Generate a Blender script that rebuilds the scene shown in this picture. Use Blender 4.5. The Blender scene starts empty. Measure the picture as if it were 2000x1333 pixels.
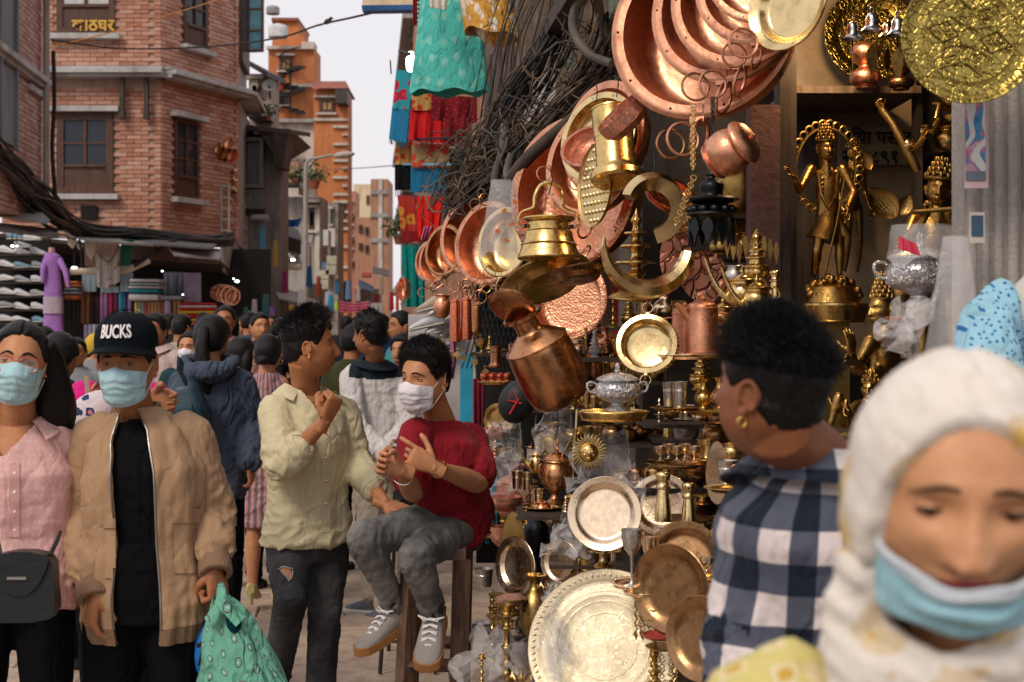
import bpy,bmesh,math,random
import numpy as np
from math import sin,cos,pi,radians,sqrt,exp
from mathutils import Vector,Matrix,Quaternion,noise
random.seed(7); np.random.seed(7)
S=bpy.context.scene
COL=S.collection
R=radians
F=2000*50/36.0
EYE=1.58
# camera, sky, light, exposure
cam_d=bpy.data.cameras.new('camera'); cam=bpy.data.objects.new('camera',cam_d); COL.objects.link(cam)
cam.location=(0,0,EYE); cam.rotation_euler=(R(90),0,0)
cam_d.lens=50; cam_d.sensor_width=36; cam_d.shift_y=-26.5/2000
cam_d.clip_start=0.05; cam_d.clip_end=2000
cam_d.dof.use_dof=True; cam_d.dof.focus_distance=5.3; cam_d.dof.aperture_fstop=5.6
S.camera=cam
W=bpy.data.worlds.new('World'); S.world=W; W.use_nodes=True
wn=W.node_tree.nodes; wl=W.node_tree.links
bg=wn['Background']
SUN_EL,SUN_ROT=44,212
sky=wn.new('ShaderNodeTexSky'); sky.sky_type='NISHITA'; sky.sun_disc=False
sky.sun_elevation=R(SUN_EL); sky.sun_rotation=R(SUN_ROT); sky.dust_density=4
mixw=wn.new('ShaderNodeMix'); mixw.data_type='RGBA'
mixw.inputs[0].default_value=0.9
mixw.inputs[7].default_value=(8.1,7.75,8.0,1)
wl.new(sky.outputs[0],mixw.inputs[6]); wl.new(mixw.outputs[2],bg.inputs[0])
bg.inputs[1].default_value=0.1
sd=bpy.data.lights.new('sun','SUN'); sd.energy=1.5; sd.angle=R(18); sd.color=(1,.87,.72)
sun=bpy.data.objects.new('sun',sd); COL.objects.link(sun)
_d=Vector((sin(R(SUN_ROT))*cos(R(SUN_EL)),cos(R(SUN_ROT))*cos(R(SUN_EL)),sin(R(SUN_EL))))
sun.rotation_euler=_d.to_track_quat('Z','Y').to_euler()
S.view_settings.view_transform='Standard'; S.view_settings.look='None'
S.view_settings.exposure=0.22; S.view_settings.gamma=1; S.view_settings.use_curve_mapping=False
try:
 S.cycles.max_bounces=6; S.cycles.transparent_max_bounces=10; S.cycles.caustics_reflective=False
 S.cycles.caustics_refractive=False; S.cycles.sample_clamp_indirect=4
except Exception:pass
# placing
def P(px,py,Z):
 return Vector(((px-1000)/F*Z,Z,EYE-(py-640)/F*Z))
def U(v,Z):return v*Z/F
STREET=math.atan(-280/F)
SD=Vector((sin(STREET),cos(STREET),0)); ST=Vector((cos(STREET),-sin(STREET),0))
def stp(s,t,z=0):return SD*s+ST*t+Vector((0,0,z))
# materials
MATS={}
def newmat(name):
 m=bpy.data.materials.new(name); m.use_nodes=True
 return m,m.node_tree.nodes,m.node_tree.links,m.node_tree.nodes['Principled BSDF']
def rgb(c):return(c[0],c[1],c[2],1)
def mapping(n,l,scale=(1,1,1),coord='Object',rot=(0,0,0)):
 tc=n.new('ShaderNodeTexCoord'); mp=n.new('ShaderNodeMapping')
 mp.inputs['Scale'].default_value=scale; mp.inputs['Rotation'].default_value=rot
 l.new(tc.outputs[coord],mp.inputs[0]); return mp.outputs[0]
def noise_n(n,l,vec,scale,detail=4,rough=.55):
 t=n.new('ShaderNodeTexNoise'); t.inputs['Scale'].default_value=scale
 t.inputs['Detail'].default_value=detail; t.inputs['Roughness'].default_value=rough
 if vec is not None:l.new(vec,t.inputs['Vector'])
 return t
def ramp(n,l,fac,stops):
 r=n.new('ShaderNodeValToRGB'); e=r.color_ramp.elements
 while len(e)>1:e.remove(e[-1])
 e[0].position=stops[0][0]; e[0].color=rgb(stops[0][1])
 for p,c in stops[1:]:
  q=e.new(p); q.color=rgb(c)
 l.new(fac,r.inputs[0]); return r.outputs[0]
def mixc(n,l,fac,a,b,mode='MIX'):
 m=n.new('ShaderNodeMix'); m.data_type='RGBA'; m.blend_type=mode
 for i,v in((0,fac),(6,a),(7,b)):
  if hasattr(v,'is_output')or isinstance(v,bpy.types.NodeSocket):l.new(v,m.inputs[i])
  elif i==0:m.inputs[0].default_value=v
  else:m.inputs[i].default_value=rgb(v)
 return m.outputs[2]
def math_n(n,l,op,a,b=None,c=None):
 m=n.new('ShaderNodeMath'); m.operation=op
 for i,v in enumerate((a,b,c)):
  if v is None:continue
  if isinstance(v,bpy.types.NodeSocket):l.new(v,m.inputs[i])
  else:m.inputs[i].default_value=v
 return m.outputs[0]
def bump(n,l,bs,h,strength=.3,dist=.01,prev=None):
 b=n.new('ShaderNodeBump'); b.inputs['Strength'].default_value=strength; b.inputs['Distance'].default_value=dist
 l.new(h,b.inputs['Height'])
 if prev is not None:l.new(prev,b.inputs['Normal'])
 l.new(b.outputs[0],bs.inputs['Normal']); return b.outputs[0]
def scl(c,f):return tuple(min(1,x*f)for x in c)
def plain(name,col,rough=.6,metallic=0,var=.25,vscale=6,bmp=.15,bscale=60,coord='Object',spec=.4):
 if name in MATS:return MATS[name]
 m,n,l,b=newmat(name)
 v=mapping(n,l,coord=coord)
 t=noise_n(n,l,v,vscale,5)
 c=ramp(n,l,t.outputs[0],[(.3,scl(col,1-var)),(.7,scl(col,1+var*.6))])
 l.new(c,b.inputs['Base Color']); b.inputs['Roughness'].default_value=rough; b.inputs['Metallic'].default_value=metallic
 b.inputs['Specular IOR Level'].default_value=spec
 if bmp:
  t2=noise_n(n,l,v,bscale,3); bump(n,l,b,t2.outputs[0],bmp,.005)
 MATS[name]=m; return m
def metal(name,col,rough=.25,dark=.35,tarnish=.4,hammer=0,hscale=25,engr=0,escale=14,tint=None):
 """worn metal; object coordinates are in vessel units, so marks follow the vessel's size"""
 if name in MATS:return MATS[name]
 m,n,l,b=newmat(name)
 v=mapping(n,l)
 inf=n.new('ShaderNodeObjectInfo'); vm=n.new('ShaderNodeVectorMath'); vm.operation='ADD'
 cr=n.new('ShaderNodeCombineXYZ'); k=math_n(n,l,'MULTIPLY',inf.outputs['Random'],37.)
 l.new(k,cr.inputs[0]); l.new(k,cr.inputs[1]); l.new(v,vm.inputs[0]); l.new(cr.outputs[0],vm.inputs[1]); v2=vm.outputs[0]
 t=noise_n(n,l,v2,2.6,7,.65)
 c=ramp(n,l,t.outputs[0],[(.3,scl(col,1-tarnish)),(.5,col),(.72,tint or scl(col,1.12))])
 t3=noise_n(n,l,v2,19,6,.7)
 sp=ramp(n,l,t3.outputs[0],[(.25,(.25,.2,.15)),(.42,(1,1,1))])
 c=mixc(n,l,dark,c,mixc(n,l,1.,c,sp,'MULTIPLY'))
 b.inputs['Metallic'].default_value=1
 rr=n.new('ShaderNodeMapRange'); rr.inputs[1].default_value=.3; rr.inputs[2].default_value=.75
 rr.inputs[3].default_value=max(.05,rough-.08); rr.inputs[4].default_value=rough+.22
 t4=noise_n(n,l,v2,7,6,.7); l.new(t4.outputs[0],rr.inputs[0]); l.new(rr.outputs[0],b.inputs['Roughness'])
 prev=bump(n,l,b,t4.outputs[0],.05,.03)
 if hammer:
  vo=n.new('ShaderNodeTexVoronoi'); vo.inputs['Scale'].default_value=hscale; vo.feature='SMOOTH_F1'
  l.new(v2,vo.inputs['Vector']); prev=bump(n,l,b,vo.outputs['Distance'],hammer,.03,prev)
 if engr:
  vo=n.new('ShaderNodeTexVoronoi'); vo.inputs['Scale'].default_value=escale; vo.feature='DISTANCE_TO_EDGE'
  w=noise_n(n,l,v,escale*.35,2); vm2=n.new('ShaderNodeVectorMath'); vm2.operation='MULTIPLY_ADD'
  l.new(w.outputs['Color'],vm2.inputs[0]); vm2.inputs[1].default_value=(.35,.35,.35); l.new(v,vm2.inputs[2])
  l.new(vm2.outputs[0],vo.inputs['Vector'])
  sm=n.new('ShaderNodeMapRange'); sm.inputs[2].default_value=.12; l.new(vo.outputs['Distance'],sm.inputs[0])
  prev=bump(n,l,b,sm.outputs[0],engr,.03,prev)
  c=mixc(n,l,math_n(n,l,'MULTIPLY',math_n(n,l,'SUBTRACT',1.,sm.outputs[0]),.35),c,scl(col,.3))
 l.new(c,b.inputs['Base Color'])
 MATS[name]=m; return m
COPPER=(.74,.35,.21); BRASS=(.72,.50,.19); BRONZE=(.42,.23,.10); GOLD=(.85,.58,.18)
M_copper=metal('copper',COPPER,.30,.6,.5,hammer=.04,hscale=14)
M_copper_h=metal('copper_hammered',COPPER,.30,.4,.3,hammer=.16,hscale=22)
M_copper_r=metal('copper_red',(.72,.22,.12),.2,.4,.4)
M_copper_e=metal('copper_engraved',(.70,.32,.22),.36,.4,.35,engr=.5,escale=16)
M_copper_d=metal('copper_dark',(.52,.25,.12),.22,.5,.5)
M_brass=metal('brass',BRASS,.2,.55,.5)
M_brass_p=metal('brass_polished',(.82,.62,.31),.14,.35,.35)
M_brass_old=metal('brass_old',(.50,.33,.11),.3,.6,.55)
M_brass_e=metal('brass_engraved',(.84,.73,.52),.30,.3,.25,engr=.28,escale=60)
M_brass_em=metal('brass_embossed',(.36,.27,.07),.26,.5,.35,engr=.35,escale=9)
M_plate=metal('plate_metal',(.84,.65,.46),.15,.25,.15)
M_bronze=metal('bronze_dark',(.34,.19,.09),.24,.5,.5)
M_statue=metal('statue_brass',(.46,.28,.085),.30,.8,.6,engr=.12,escale=30)
M_silver=metal('silver',(.66,.66,.68),.22,.4,.3)
M_silver_e=metal('silver_engraved',(.72,.71,.72),.26,.4,.3,engr=.5,escale=11)
M_iron=metal('black_iron',(.035,.04,.045),.35,.4,.3)
M_steel=metal('steel',(.62,.60,.56),.25,.4,.3)
def skin(name,col,spec=.35,rough=.5):
 if name in MATS:return MATS[name]
 m,n,l,b=newmat(name)
 v=mapping(n,l)
 t=noise_n(n,l,v,22,7,.65); t2=noise_n(n,l,v,170,4)
 c=ramp(n,l,t.outputs[0],[(.3,(col[0]*.78,col[1]*.68,col[2]*.66)),(.7,(min(1,col[0]*1.12),col[1]*1.05,col[2]*1.02))])
 l.new(c,b.inputs['Base Color']); b.inputs['Roughness'].default_value=rough
 b.inputs['Subsurface Weight'].default_value=.12; b.inputs['Subsurface Radius'].default_value=(.012,.005,.003); b.inputs['Subsurface Scale'].default_value=1.
 b.inputs['Specular IOR Level'].default_value=spec
 bump(n,l,b,t2.outputs[0],.35,.002)
 MATS[name]=m; return m
def fabric(name,col,pat=None,rough=.85,fold=.25,weave=.25,var=.12,cols=(),coord='UV',scale=1.,alpha=None,sheen=.05,wsc=420):
 """cloth; UV is in metres of cloth so stripes, checks and prints keep their size"""
 if name in MATS:return MATS[name]
 m,n,l,b=newmat(name)
 vo=mapping(n,l); v=mapping(n,l,scale=(scale,)*3,coord=coord)
 t=noise_n(n,l,vo,7,5)
 sep=n.new('ShaderNodeSeparateXYZ'); l.new(v,sep.inputs[0]); X,Y=sep.outputs[0],sep.outputs[1]
 def stripe(s,freq,duty,off=0.):
  f=math_n(n,l,'FRACT',math_n(n,l,'MULTIPLY_ADD',s,freq,50.+off)); return math_n(n,l,'LESS_THAN',f,duty)
 base=None
 if pat=='plaid':
  a,c2=stripe(X,1/.092,.5),stripe(Y,1/.092,.5)
  s=math_n(n,l,'ADD',a,c2)
  base=ramp(n,l,math_n(n,l,'MULTIPLY',s,.5),[(0,cols[0]),(.25,cols[1]),(.75,cols[2])])
  base.node.color_ramp.interpolation='CONSTANT'
 elif pat=='stripes':
  base=mixc(n,l,stripe(X,cols[1],cols[2]),col,cols[0])
  if len(cols)>3:base=mixc(n,l,stripe(X,cols[1],.10,.3),base,cols[3])
 elif pat=='bands':
  base=mixc(n,l,stripe(Y,cols[1],cols[2]),col,cols[0])
  if len(cols)>3:base=mixc(n,l,stripe(Y,cols[1]*.37,.3,.2),base,cols[3])
 elif pat=='dots':
  vv=n.new('ShaderNodeTexVoronoi'); vv.inputs['Scale'].default_value=cols[1]; vv.inputs['Randomness'].default_value=cols[4]if len(cols)>4 else .2
  vv.voronoi_dimensions='2D'; l.new(v,vv.inputs['Vector'])
  d=vv.outputs['Distance']; base=mixc(n,l,math_n(n,l,'LESS_THAN',d,cols[2]),col,cols[0])
  if len(cols)>3 and cols[3]:
   base=mixc(n,l,math_n(n,l,'LESS_THAN',d,cols[2]*.55),base,cols[3])
 elif pat=='medallion':
  sx=math_n(n,l,'SUBTRACT',math_n(n,l,'FRACT',math_n(n,l,'MULTIPLY_ADD',X,cols[1],50.)),.5)
  row=math_n(n,l,'FLOOR',math_n(n,l,'MULTIPLY_ADD',X,cols[1],50.))
  sy=math_n(n,l,'SUBTRACT',math_n(n,l,'FRACT',math_n(n,l,'ADD',math_n(n,l,'MULTIPLY_ADD',Y,cols[1]*.8,50.),math_n(n,l,'MULTIPLY',row,.5))),.5)
  ax=math_n(n,l,'ABSOLUTE',sx); ay=math_n(n,l,'ABSOLUTE',sy)
  d=math_n(n,l,'ADD',math_n(n,l,'MAXIMUM',ax,ay),math_n(n,l,'MULTIPLY',math_n(n,l,'ADD',ax,ay),.5))
  ring=math_n(n,l,'LESS_THAN',math_n(n,l,'ABSOLUTE',math_n(n,l,'SUBTRACT',d,cols[2])),.035)
  dot=math_n(n,l,'LESS_THAN',d,cols[2]*.38)
  base=mixc(n,l,ring,col,cols[0]); base=mixc(n,l,dot,base,cols[3])
 elif pat=='blotch':
  q=noise_n(n,l,v,cols[1],3); base=ramp(n,l,q.outputs[0],[(cols[2],col),(cols[2]+.03,cols[0])])
 elif pat=='floral':
  q=noise_n(n,l,v,cols[1]*2.5,3); vm=n.new('ShaderNodeVectorMath'); vm.operation='MULTIPLY_ADD'
  l.new(q.outputs['Color'],vm.inputs[0]); vm.inputs[1].default_value=(.5/cols[1],)*3; l.new(v,vm.inputs[2])
  vv=n.new('ShaderNodeTexVoronoi'); vv.inputs['Scale'].default_value=cols[1]; l.new(vm.outputs[0],vv.inputs['Vector'])
  base=mixc(n,l,math_n(n,l,'LESS_THAN',vv.outputs['Distance'],cols[2]),col,cols[0])
  base=mixc(n,l,math_n(n,l,'LESS_THAN',vv.outputs['Distance'],cols[2]*.55),base,cols[3])
 if base is None:base=mixc(n,l,0.,col,col)
 mod=ramp(n,l,t.outputs[0],[(.3,(1-var,)*3),(.7,(1,1,1))])
 c=mixc(n,l,1.,base,mod,'MULTIPLY')
 l.new(c,b.inputs['Base Color']); b.inputs['Roughness'].default_value=rough
 b.inputs['Sheen Weight'].default_value=sheen if max(col)>.08 else 0; b.inputs['Specular IOR Level'].default_value=.22 if max(col)>.08 else .08
 t1=noise_n(n,l,mapping(n,l,scale=(1,1,.55)),16,3,.5); prev=bump(n,l,b,t1.outputs[0],fold,.05)
 tw=noise_n(n,l,mapping(n,l,scale=(1,1,.6),rot=(.3,.5,0)),7.5,2.5,.5); tw.inputs['Distortion'].default_value=.9
 mr=n.new('ShaderNodeMapRange'); mr.inputs[2].default_value=.07; l.new(math_n(n,l,'ABSOLUTE',math_n(n,l,'SUBTRACT',tw.outputs[0],.5)),mr.inputs[0]); prev=bump(n,l,b,mr.outputs[0],min(1,fold*1.1),.010,prev)
 t2=noise_n(n,l,vo,wsc,2); bump(n,l,b,t2.outputs[0],weave,.003,prev)
 if alpha is not None:
  b.inputs['Alpha'].default_value=alpha
 MATS[name]=m; return m
def denim(name,col,fade,fscale=2.2):
 if name in MATS:return MATS[name]
 m,n,l,b=newmat(name); v=mapping(n,l)
 t=noise_n(n,l,v,fscale*2,4); t2=noise_n(n,l,mapping(n,l,scale=(1,1,.15)),260,3); t3=noise_n(n,l,v,24,5)
 c=ramp(n,l,t.outputs[0],[(.38,col),(.66,fade)])
 c=mixc(n,l,.5,c,ramp(n,l,t2.outputs[0],[(.35,(.35,.35,.36)),(.65,(1,1,1))]),'MULTIPLY')
 c=mixc(n,l,.4,c,ramp(n,l,t3.outputs[0],[(.35,(.5,.5,.5)),(.6,(1,1,1))]),'MULTIPLY')
 l.new(c,b.inputs['Base Color']); b.inputs['Roughness'].default_value=.85; b.inputs['Specular IOR Level'].default_value=.2
 p=bump(n,l,b,t3.outputs[0],.35,.02); bump(n,l,b,t2.outputs[0],.4,.003,p)
 MATS[name]=m; return m
def hairmat(name,col,rough=.38):
 if name in MATS:return MATS[name]
 m,n,l,b=newmat(name)
 v=mapping(n,l,scale=(1,1,.12)); t=noise_n(n,l,v,220,4,.7); v2=mapping(n,l); t3=noise_n(n,l,v2,22,3)
 c=ramp(n,l,t.outputs[0],[(.35,scl(col,.5)),(.7,scl(col,1.9))]); l.new(c,b.inputs['Base Color'])
 b.inputs['Roughness'].default_value=rough; b.inputs['Specular IOR Level'].default_value=.22
 p=bump(n,l,b,t3.outputs[0],.3,.01); bump(n,l,b,t.outputs[0],.9,.004,p)
 MATS[name]=m; return m
def emit(name,col,st):
 if name in MATS:return MATS[name]
 m,n,l,b=newmat(name); b.inputs['Base Color'].default_value=rgb(col)
 b.inputs['Emission Color'].default_value=rgb(col); b.inputs['Emission Strength'].default_value=st
 MATS[name]=m; return m
def glass(name,col=(.8,.8,.82),rough=.08,alpha=.18):
 if name in MATS:return MATS[name]
 m,n,l,b=newmat(name); b.inputs['Base Color'].default_value=rgb(col); b.inputs['Roughness'].default_value=rough
 b.inputs['Alpha'].default_value=alpha; b.inputs['Specular IOR Level'].default_value=.8
 t=noise_n(n,l,mapping(n,l),18,4); bump(n,l,b,t.outputs[0],.5,.02)
 MATS[name]=m; return m
class MB:
 def __init__(s):s.v=[]; s.f=[]; s.m=[]; s.uv=[]
 def add(s,verts,faces,mi=0,uvs=None):
  o=len(s.v); s.v+=[tuple(p)for p in verts]; s.f+=[tuple(i+o for i in f)for f in faces]; s.m+=[mi]*len(faces)
  s.uv+=list(uvs)if uvs is not None else[(p[0],p[2])for p in verts]
 def xf(s,M,start=0):
  s.v[start:]=[tuple(M@Vector(p))for p in s.v[start:]]; return s
 def box(s,c,size,mi=0,rot=None):
  x,y,z=[k/2 for k in size]; c=Vector(c)
  vs=[Vector((a*x,b*y,d*z))for a in(-1,1)for b in(-1,1)for d in(-1,1)]
  if rot is not None:vs=[rot@p for p in vs]
  s.add([p+c for p in vs],[(0,1,3,2),(4,6,7,5),(0,4,5,1),(2,3,7,6),(0,2,6,4),(1,5,7,3)],mi)
 def lathe(s,prof,seg=32,mi=0,M=None):
  vs,fs,n=[],[],len(prof)
  for r,z in prof:
   for k in range(seg):
    a=2*pi*k/seg; vs.append((max(r,1e-4)*cos(a),max(r,1e-4)*sin(a),z))
  for i in range(n-1):
   for k in range(seg):
    k2=(k+1)%seg; fs.append((i*seg+k,i*seg+k2,(i+1)*seg+k2,(i+1)*seg+k))
  if M is not None:vs=[tuple(M@Vector(p))for p in vs]
  s.add(vs,fs,mi)
 def tube(s,pts,rad,seg=8,mi=0,closed=False,caps=True,flat=1.0,up=None):
  pts=[Vector(p)for p in pts]; n=len(pts)
  rs=rad if hasattr(rad,'__len__')else[rad]*n
  vs,fs=[],[]; nrm=None
  for i in range(n):
   a=pts[(i-1)%n]if(closed or i>0)else pts[i]; b=pts[(i+1)%n]if(closed or i<n-1)else pts[i]
   t=(b-a); t=t.normalized()if t.length>1e-9 else Vector((0,0,1))
   if nrm is None:
    h=Vector(up)if up is not None else(Vector((0,0,1))if abs(t.z)<.9 else Vector((1,0,0)))
    nrm=(h-t*h.dot(t)).normalized()
   else:
    nn=nrm-t*nrm.dot(t)
    nrm=nn.normalized()if nn.length>1e-6 else nrm
   bi=t.cross(nrm)
   for k in range(seg):
    q=2*pi*k/seg; vs.append(pts[i]+nrm*(cos(q)*rs[i]*flat)+bi*(sin(q)*rs[i]))
  for i in range(n if closed else n-1):
   j=(i+1)%n
   for k in range(seg):
    k2=(k+1)%seg; fs.append((i*seg+k,i*seg+k2,j*seg+k2,j*seg+k))
  if caps and not closed:
   fs.append(tuple(reversed(range(seg)))); fs.append(tuple((n-1)*seg+k for k in range(seg)))
  s.add(vs,fs,mi)
 def stube(s,pts,rad,seg=8):
  q=smooth_prof([tuple(p)+(r,)for p,r in zip(pts,rad if hasattr(rad,'__len__')else[rad]*len(pts))],4); s.tube([k[:3]for k in q],[k[3]for k in q],seg)
 def ring(s,c,Rr,r,nrm=(0,1,0),seg=24,ts=7,mi=0):
  q=Vector(nrm).normalized().to_track_quat('Z','Y'); c=Vector(c)
  s.tube([c+q@Vector((Rr*cos(2*pi*k/seg),Rr*sin(2*pi*k/seg),0))for k in range(seg)],r,ts,mi,closed=True)
 def grid(s,fn,nu,nv,mi=0,uvf=None,close_u=False):
  vs=[fn(i/(nu-1 if not close_u else nu),j/(nv-1))for j in range(nv)for i in range(nu)]
  fs=[]
  for j in range(nv-1):
   for i in range(nu if close_u else nu-1):
    i2=(i+1)%nu; fs.append((j*nu+i,j*nu+i2,(j+1)*nu+i2,(j+1)*nu+i))
  uv=[uvf(i/(nu-1),j/(nv-1))for j in range(nv)for i in range(nu)]if uvf else None
  s.add(vs,fs,mi,uv)
 def prism(s,poly,th,mi=0,M=None):
  """extrude a polygon in x,z by th along y"""
  n=len(poly); vs=[(x,-th/2,z)for x,z in poly]+[(x,th/2,z)for x,z in poly]
  fs=[tuple(range(n)),tuple(reversed(range(n,2*n)))]+[(i,i+n,(i+1)%n+n,(i+1)%n)for i in range(n)]
  if M is not None:vs=[tuple(M@Vector(p))for p in vs]
  s.add(vs,fs,mi)
 def mesh(s,name,mats,ang=40,smooth=True):
  me=bpy.data.meshes.new(name); me.from_pydata(s.v,[],s.f)
  for m in(mats if isinstance(mats,(list,tuple))else[mats]):me.materials.append(m)
  if any(s.m):me.polygons.foreach_set('material_index',s.m)
  uvl=me.uv_layers.new(name='UVMap'); li=np.zeros(len(me.loops),dtype=np.int32); me.loops.foreach_get('vertex_index',li)
  uvl.data.foreach_set('uv',np.array(s.uv,dtype=np.float32)[li].ravel())
  if smooth:
   me.shade_smooth()
   if ang:me.set_sharp_from_angle(angle=R(ang))
  me.update(); return me
def smooth_prof(pts,k=4):
 """Catmull-Rom through the points; a doubled point keeps a corner"""
 out=[]; n=len(pts)
 for i in range(n-1):
  p1,p2=pts[i],pts[i+1]
  if p1==p2:continue
  p0=pts[i-1]if i>0 and pts[i-1]!=p1 else p1
  p3=pts[i+2]if i+2<n and pts[i+2]!=p2 else p2
  if i>0 and pts[i-1]==p1:p0=p1
  for j in range(k):
   t=j/k; a=tuple(.5*((2*p1[d])+(-p0[d]+p2[d])*t+(2*p0[d]-5*p1[d]+4*p2[d]-p3[d])*t*t+(-p0[d]+3*p1[d]-3*p2[d]+p3[d])*t**3)for d in range(len(p1)))
   out.append(a)
 out.append(pts[-1]); return out
def O(name,me,parent=None,loc=None,M=None,shift=None,kind=None):
 """link a mesh (or an MB mesh) as one object"""
 o=bpy.data.objects.new(name,me); COL.objects.link(o)
 if M is not None:o.matrix_world=M
 if loc is not None:o.location=loc
 if parent is not None:o.parent=parent
 if kind:o['kind']=kind
 return o
def E(name,loc=(0,0,0),rz=0):
 o=bpy.data.objects.new(name,None); COL.objects.link(o); o.location=loc; o.rotation_euler=(0,0,rz); o.empty_display_size=.1; return o
def tag(o,label,cat,group=None,kind=None):
 o['label']=label; o['category']=cat
 if group:o['group']=group
 if kind:o['kind']=kind
 return o
def rebase(me,base):
 me.transform(Matrix.Translation(-Vector(base))); return me
def dup_tree(o,parent=None):
 c=o.copy(); COL.objects.link(c)
 if parent is not None:c.parent=parent
 for ch in list(o.children):dup_tree(ch,c)
 return c
def lerp(a,b,t):return a+(b-a)*t
def gauss(x,s):return exp(-x*x/(2*s*s))
# numpy helpers
def _hash(i,j,k,seed):
 h=(i*374761393+j*668265263+k*2147483647+seed*974634777)&0xffffffff
 h=((h^(h>>13))*1274126177)&0xffffffff
 return((h^(h>>16))&0xffff)/65535.0
def vnoise(p,seed=0):
 p=np.asarray(p,dtype=np.float64); f=np.floor(p).astype(np.int64); t=p-f; t=t*t*(3-2*t)
 r=0
 for a in(0,1):
  for b in(0,1):
   for c in(0,1):
    w=(t[:,0]if a else 1-t[:,0])*(t[:,1]if b else 1-t[:,1])*(t[:,2]if c else 1-t[:,2])
    r=r+w*_hash(f[:,0]+a,f[:,1]+b,f[:,2]+c,seed)
 return r
def fnoise(p,seed=0,o=3):
 r=0; a=1.; tot=0
 for i in range(o):r=r+a*vnoise(np.asarray(p)*2**i,seed+i); tot+=a; a*=.5
 return r/tot
def sstep(a,b,x):
 t=np.clip((x-a)/(b-a),0,1); return t*t*(3-2*t)
def verts(me):
 a=np.empty(len(me.vertices)*3,dtype=np.float32); me.vertices.foreach_get('co',a); return a.reshape(-1,3).astype(np.float64)
def set_verts(me,a):me.vertices.foreach_set('co',a.astype(np.float32).ravel()); me.update()
def vnormals(me):
 a=np.empty(len(me.vertices)*3,dtype=np.float32); me.vertex_normals.foreach_get('vector',a); return a.reshape(-1,3).astype(np.float64)
TS=bpy.data.scenes.new('workbench')
def remesh(mb,vox,sm=3,fac=.5):
 me=bpy.data.meshes.new('t'); me.from_pydata(mb.v,[],mb.f); o=bpy.data.objects.new('t',me); TS.collection.objects.link(o)
 md=o.modifiers.new('r','REMESH'); md.mode='VOXEL'; md.voxel_size=vox; md.use_smooth_shade=True
 if sm:m2=o.modifiers.new('s','SMOOTH'); m2.factor=fac; m2.iterations=sm
 TS.view_layers[0].update(); r=bpy.data.meshes.new_from_object(o.evaluated_get(TS.view_layers[0].depsgraph)); bpy.data.objects.remove(o); bpy.data.meshes.remove(me)
 r.materials.clear(); return r
def join_meshes(name,parts,mats):
 """parts: (mesh, material index or array) -> one mesh"""
 vs,fs,ms=[],[],[]; o=0
 for me,mi in parts:
  v=verts(me); vs.append(v)
  for p in me.polygons:fs.append(tuple(i+o for i in p.vertices))
  ms.append(np.full(len(me.polygons),mi,dtype=np.int32)if np.isscalar(mi)else mi); o+=len(v)
 r=bpy.data.meshes.new(name); r.from_pydata(np.vstack(vs).tolist(),[],fs)
 for m in mats:r.materials.append(m)
 r.polygons.foreach_set('material_index',np.concatenate(ms)); r.shade_smooth(); r.update(); return r
def frame3(d,h):
 d=Vector(d).normalized(); h=Vector(h); h=(h-d*h.dot(d)).normalized(); return d,h,d.cross(h)
def loft(mb,secs,seg=20,mi=0,pw=2.2):
 """secs: (centre, a, b, side, front) closed rings with superellipse outline, capped"""
 vs,fs=[],[]
 for c,a,b,s_,f_ in secs:
  for k in range(seg):
   q=2*pi*k/seg; cx,sy=cos(q),sin(q)
   x=math.copysign(abs(cx)**(2/pw),cx)*a; y=math.copysign(abs(sy)**(2/pw),sy)*b
   vs.append(Vector(c)+s_*x+f_*y)
 n=len(secs)
 for i in range(n-1):
  for k in range(seg):
   k2=(k+1)%seg; fs.append((i*seg+k,i*seg+k2,(i+1)*seg+k2,(i+1)*seg+k))
 fs.append(tuple(reversed(range(seg)))); fs.append(tuple((n-1)*seg+k for k in range(seg)))
 mb.add(vs,fs,mi)
def head_front(x,z,P_):
 """front surface y for local x, z (metres)"""
 return None
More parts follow.
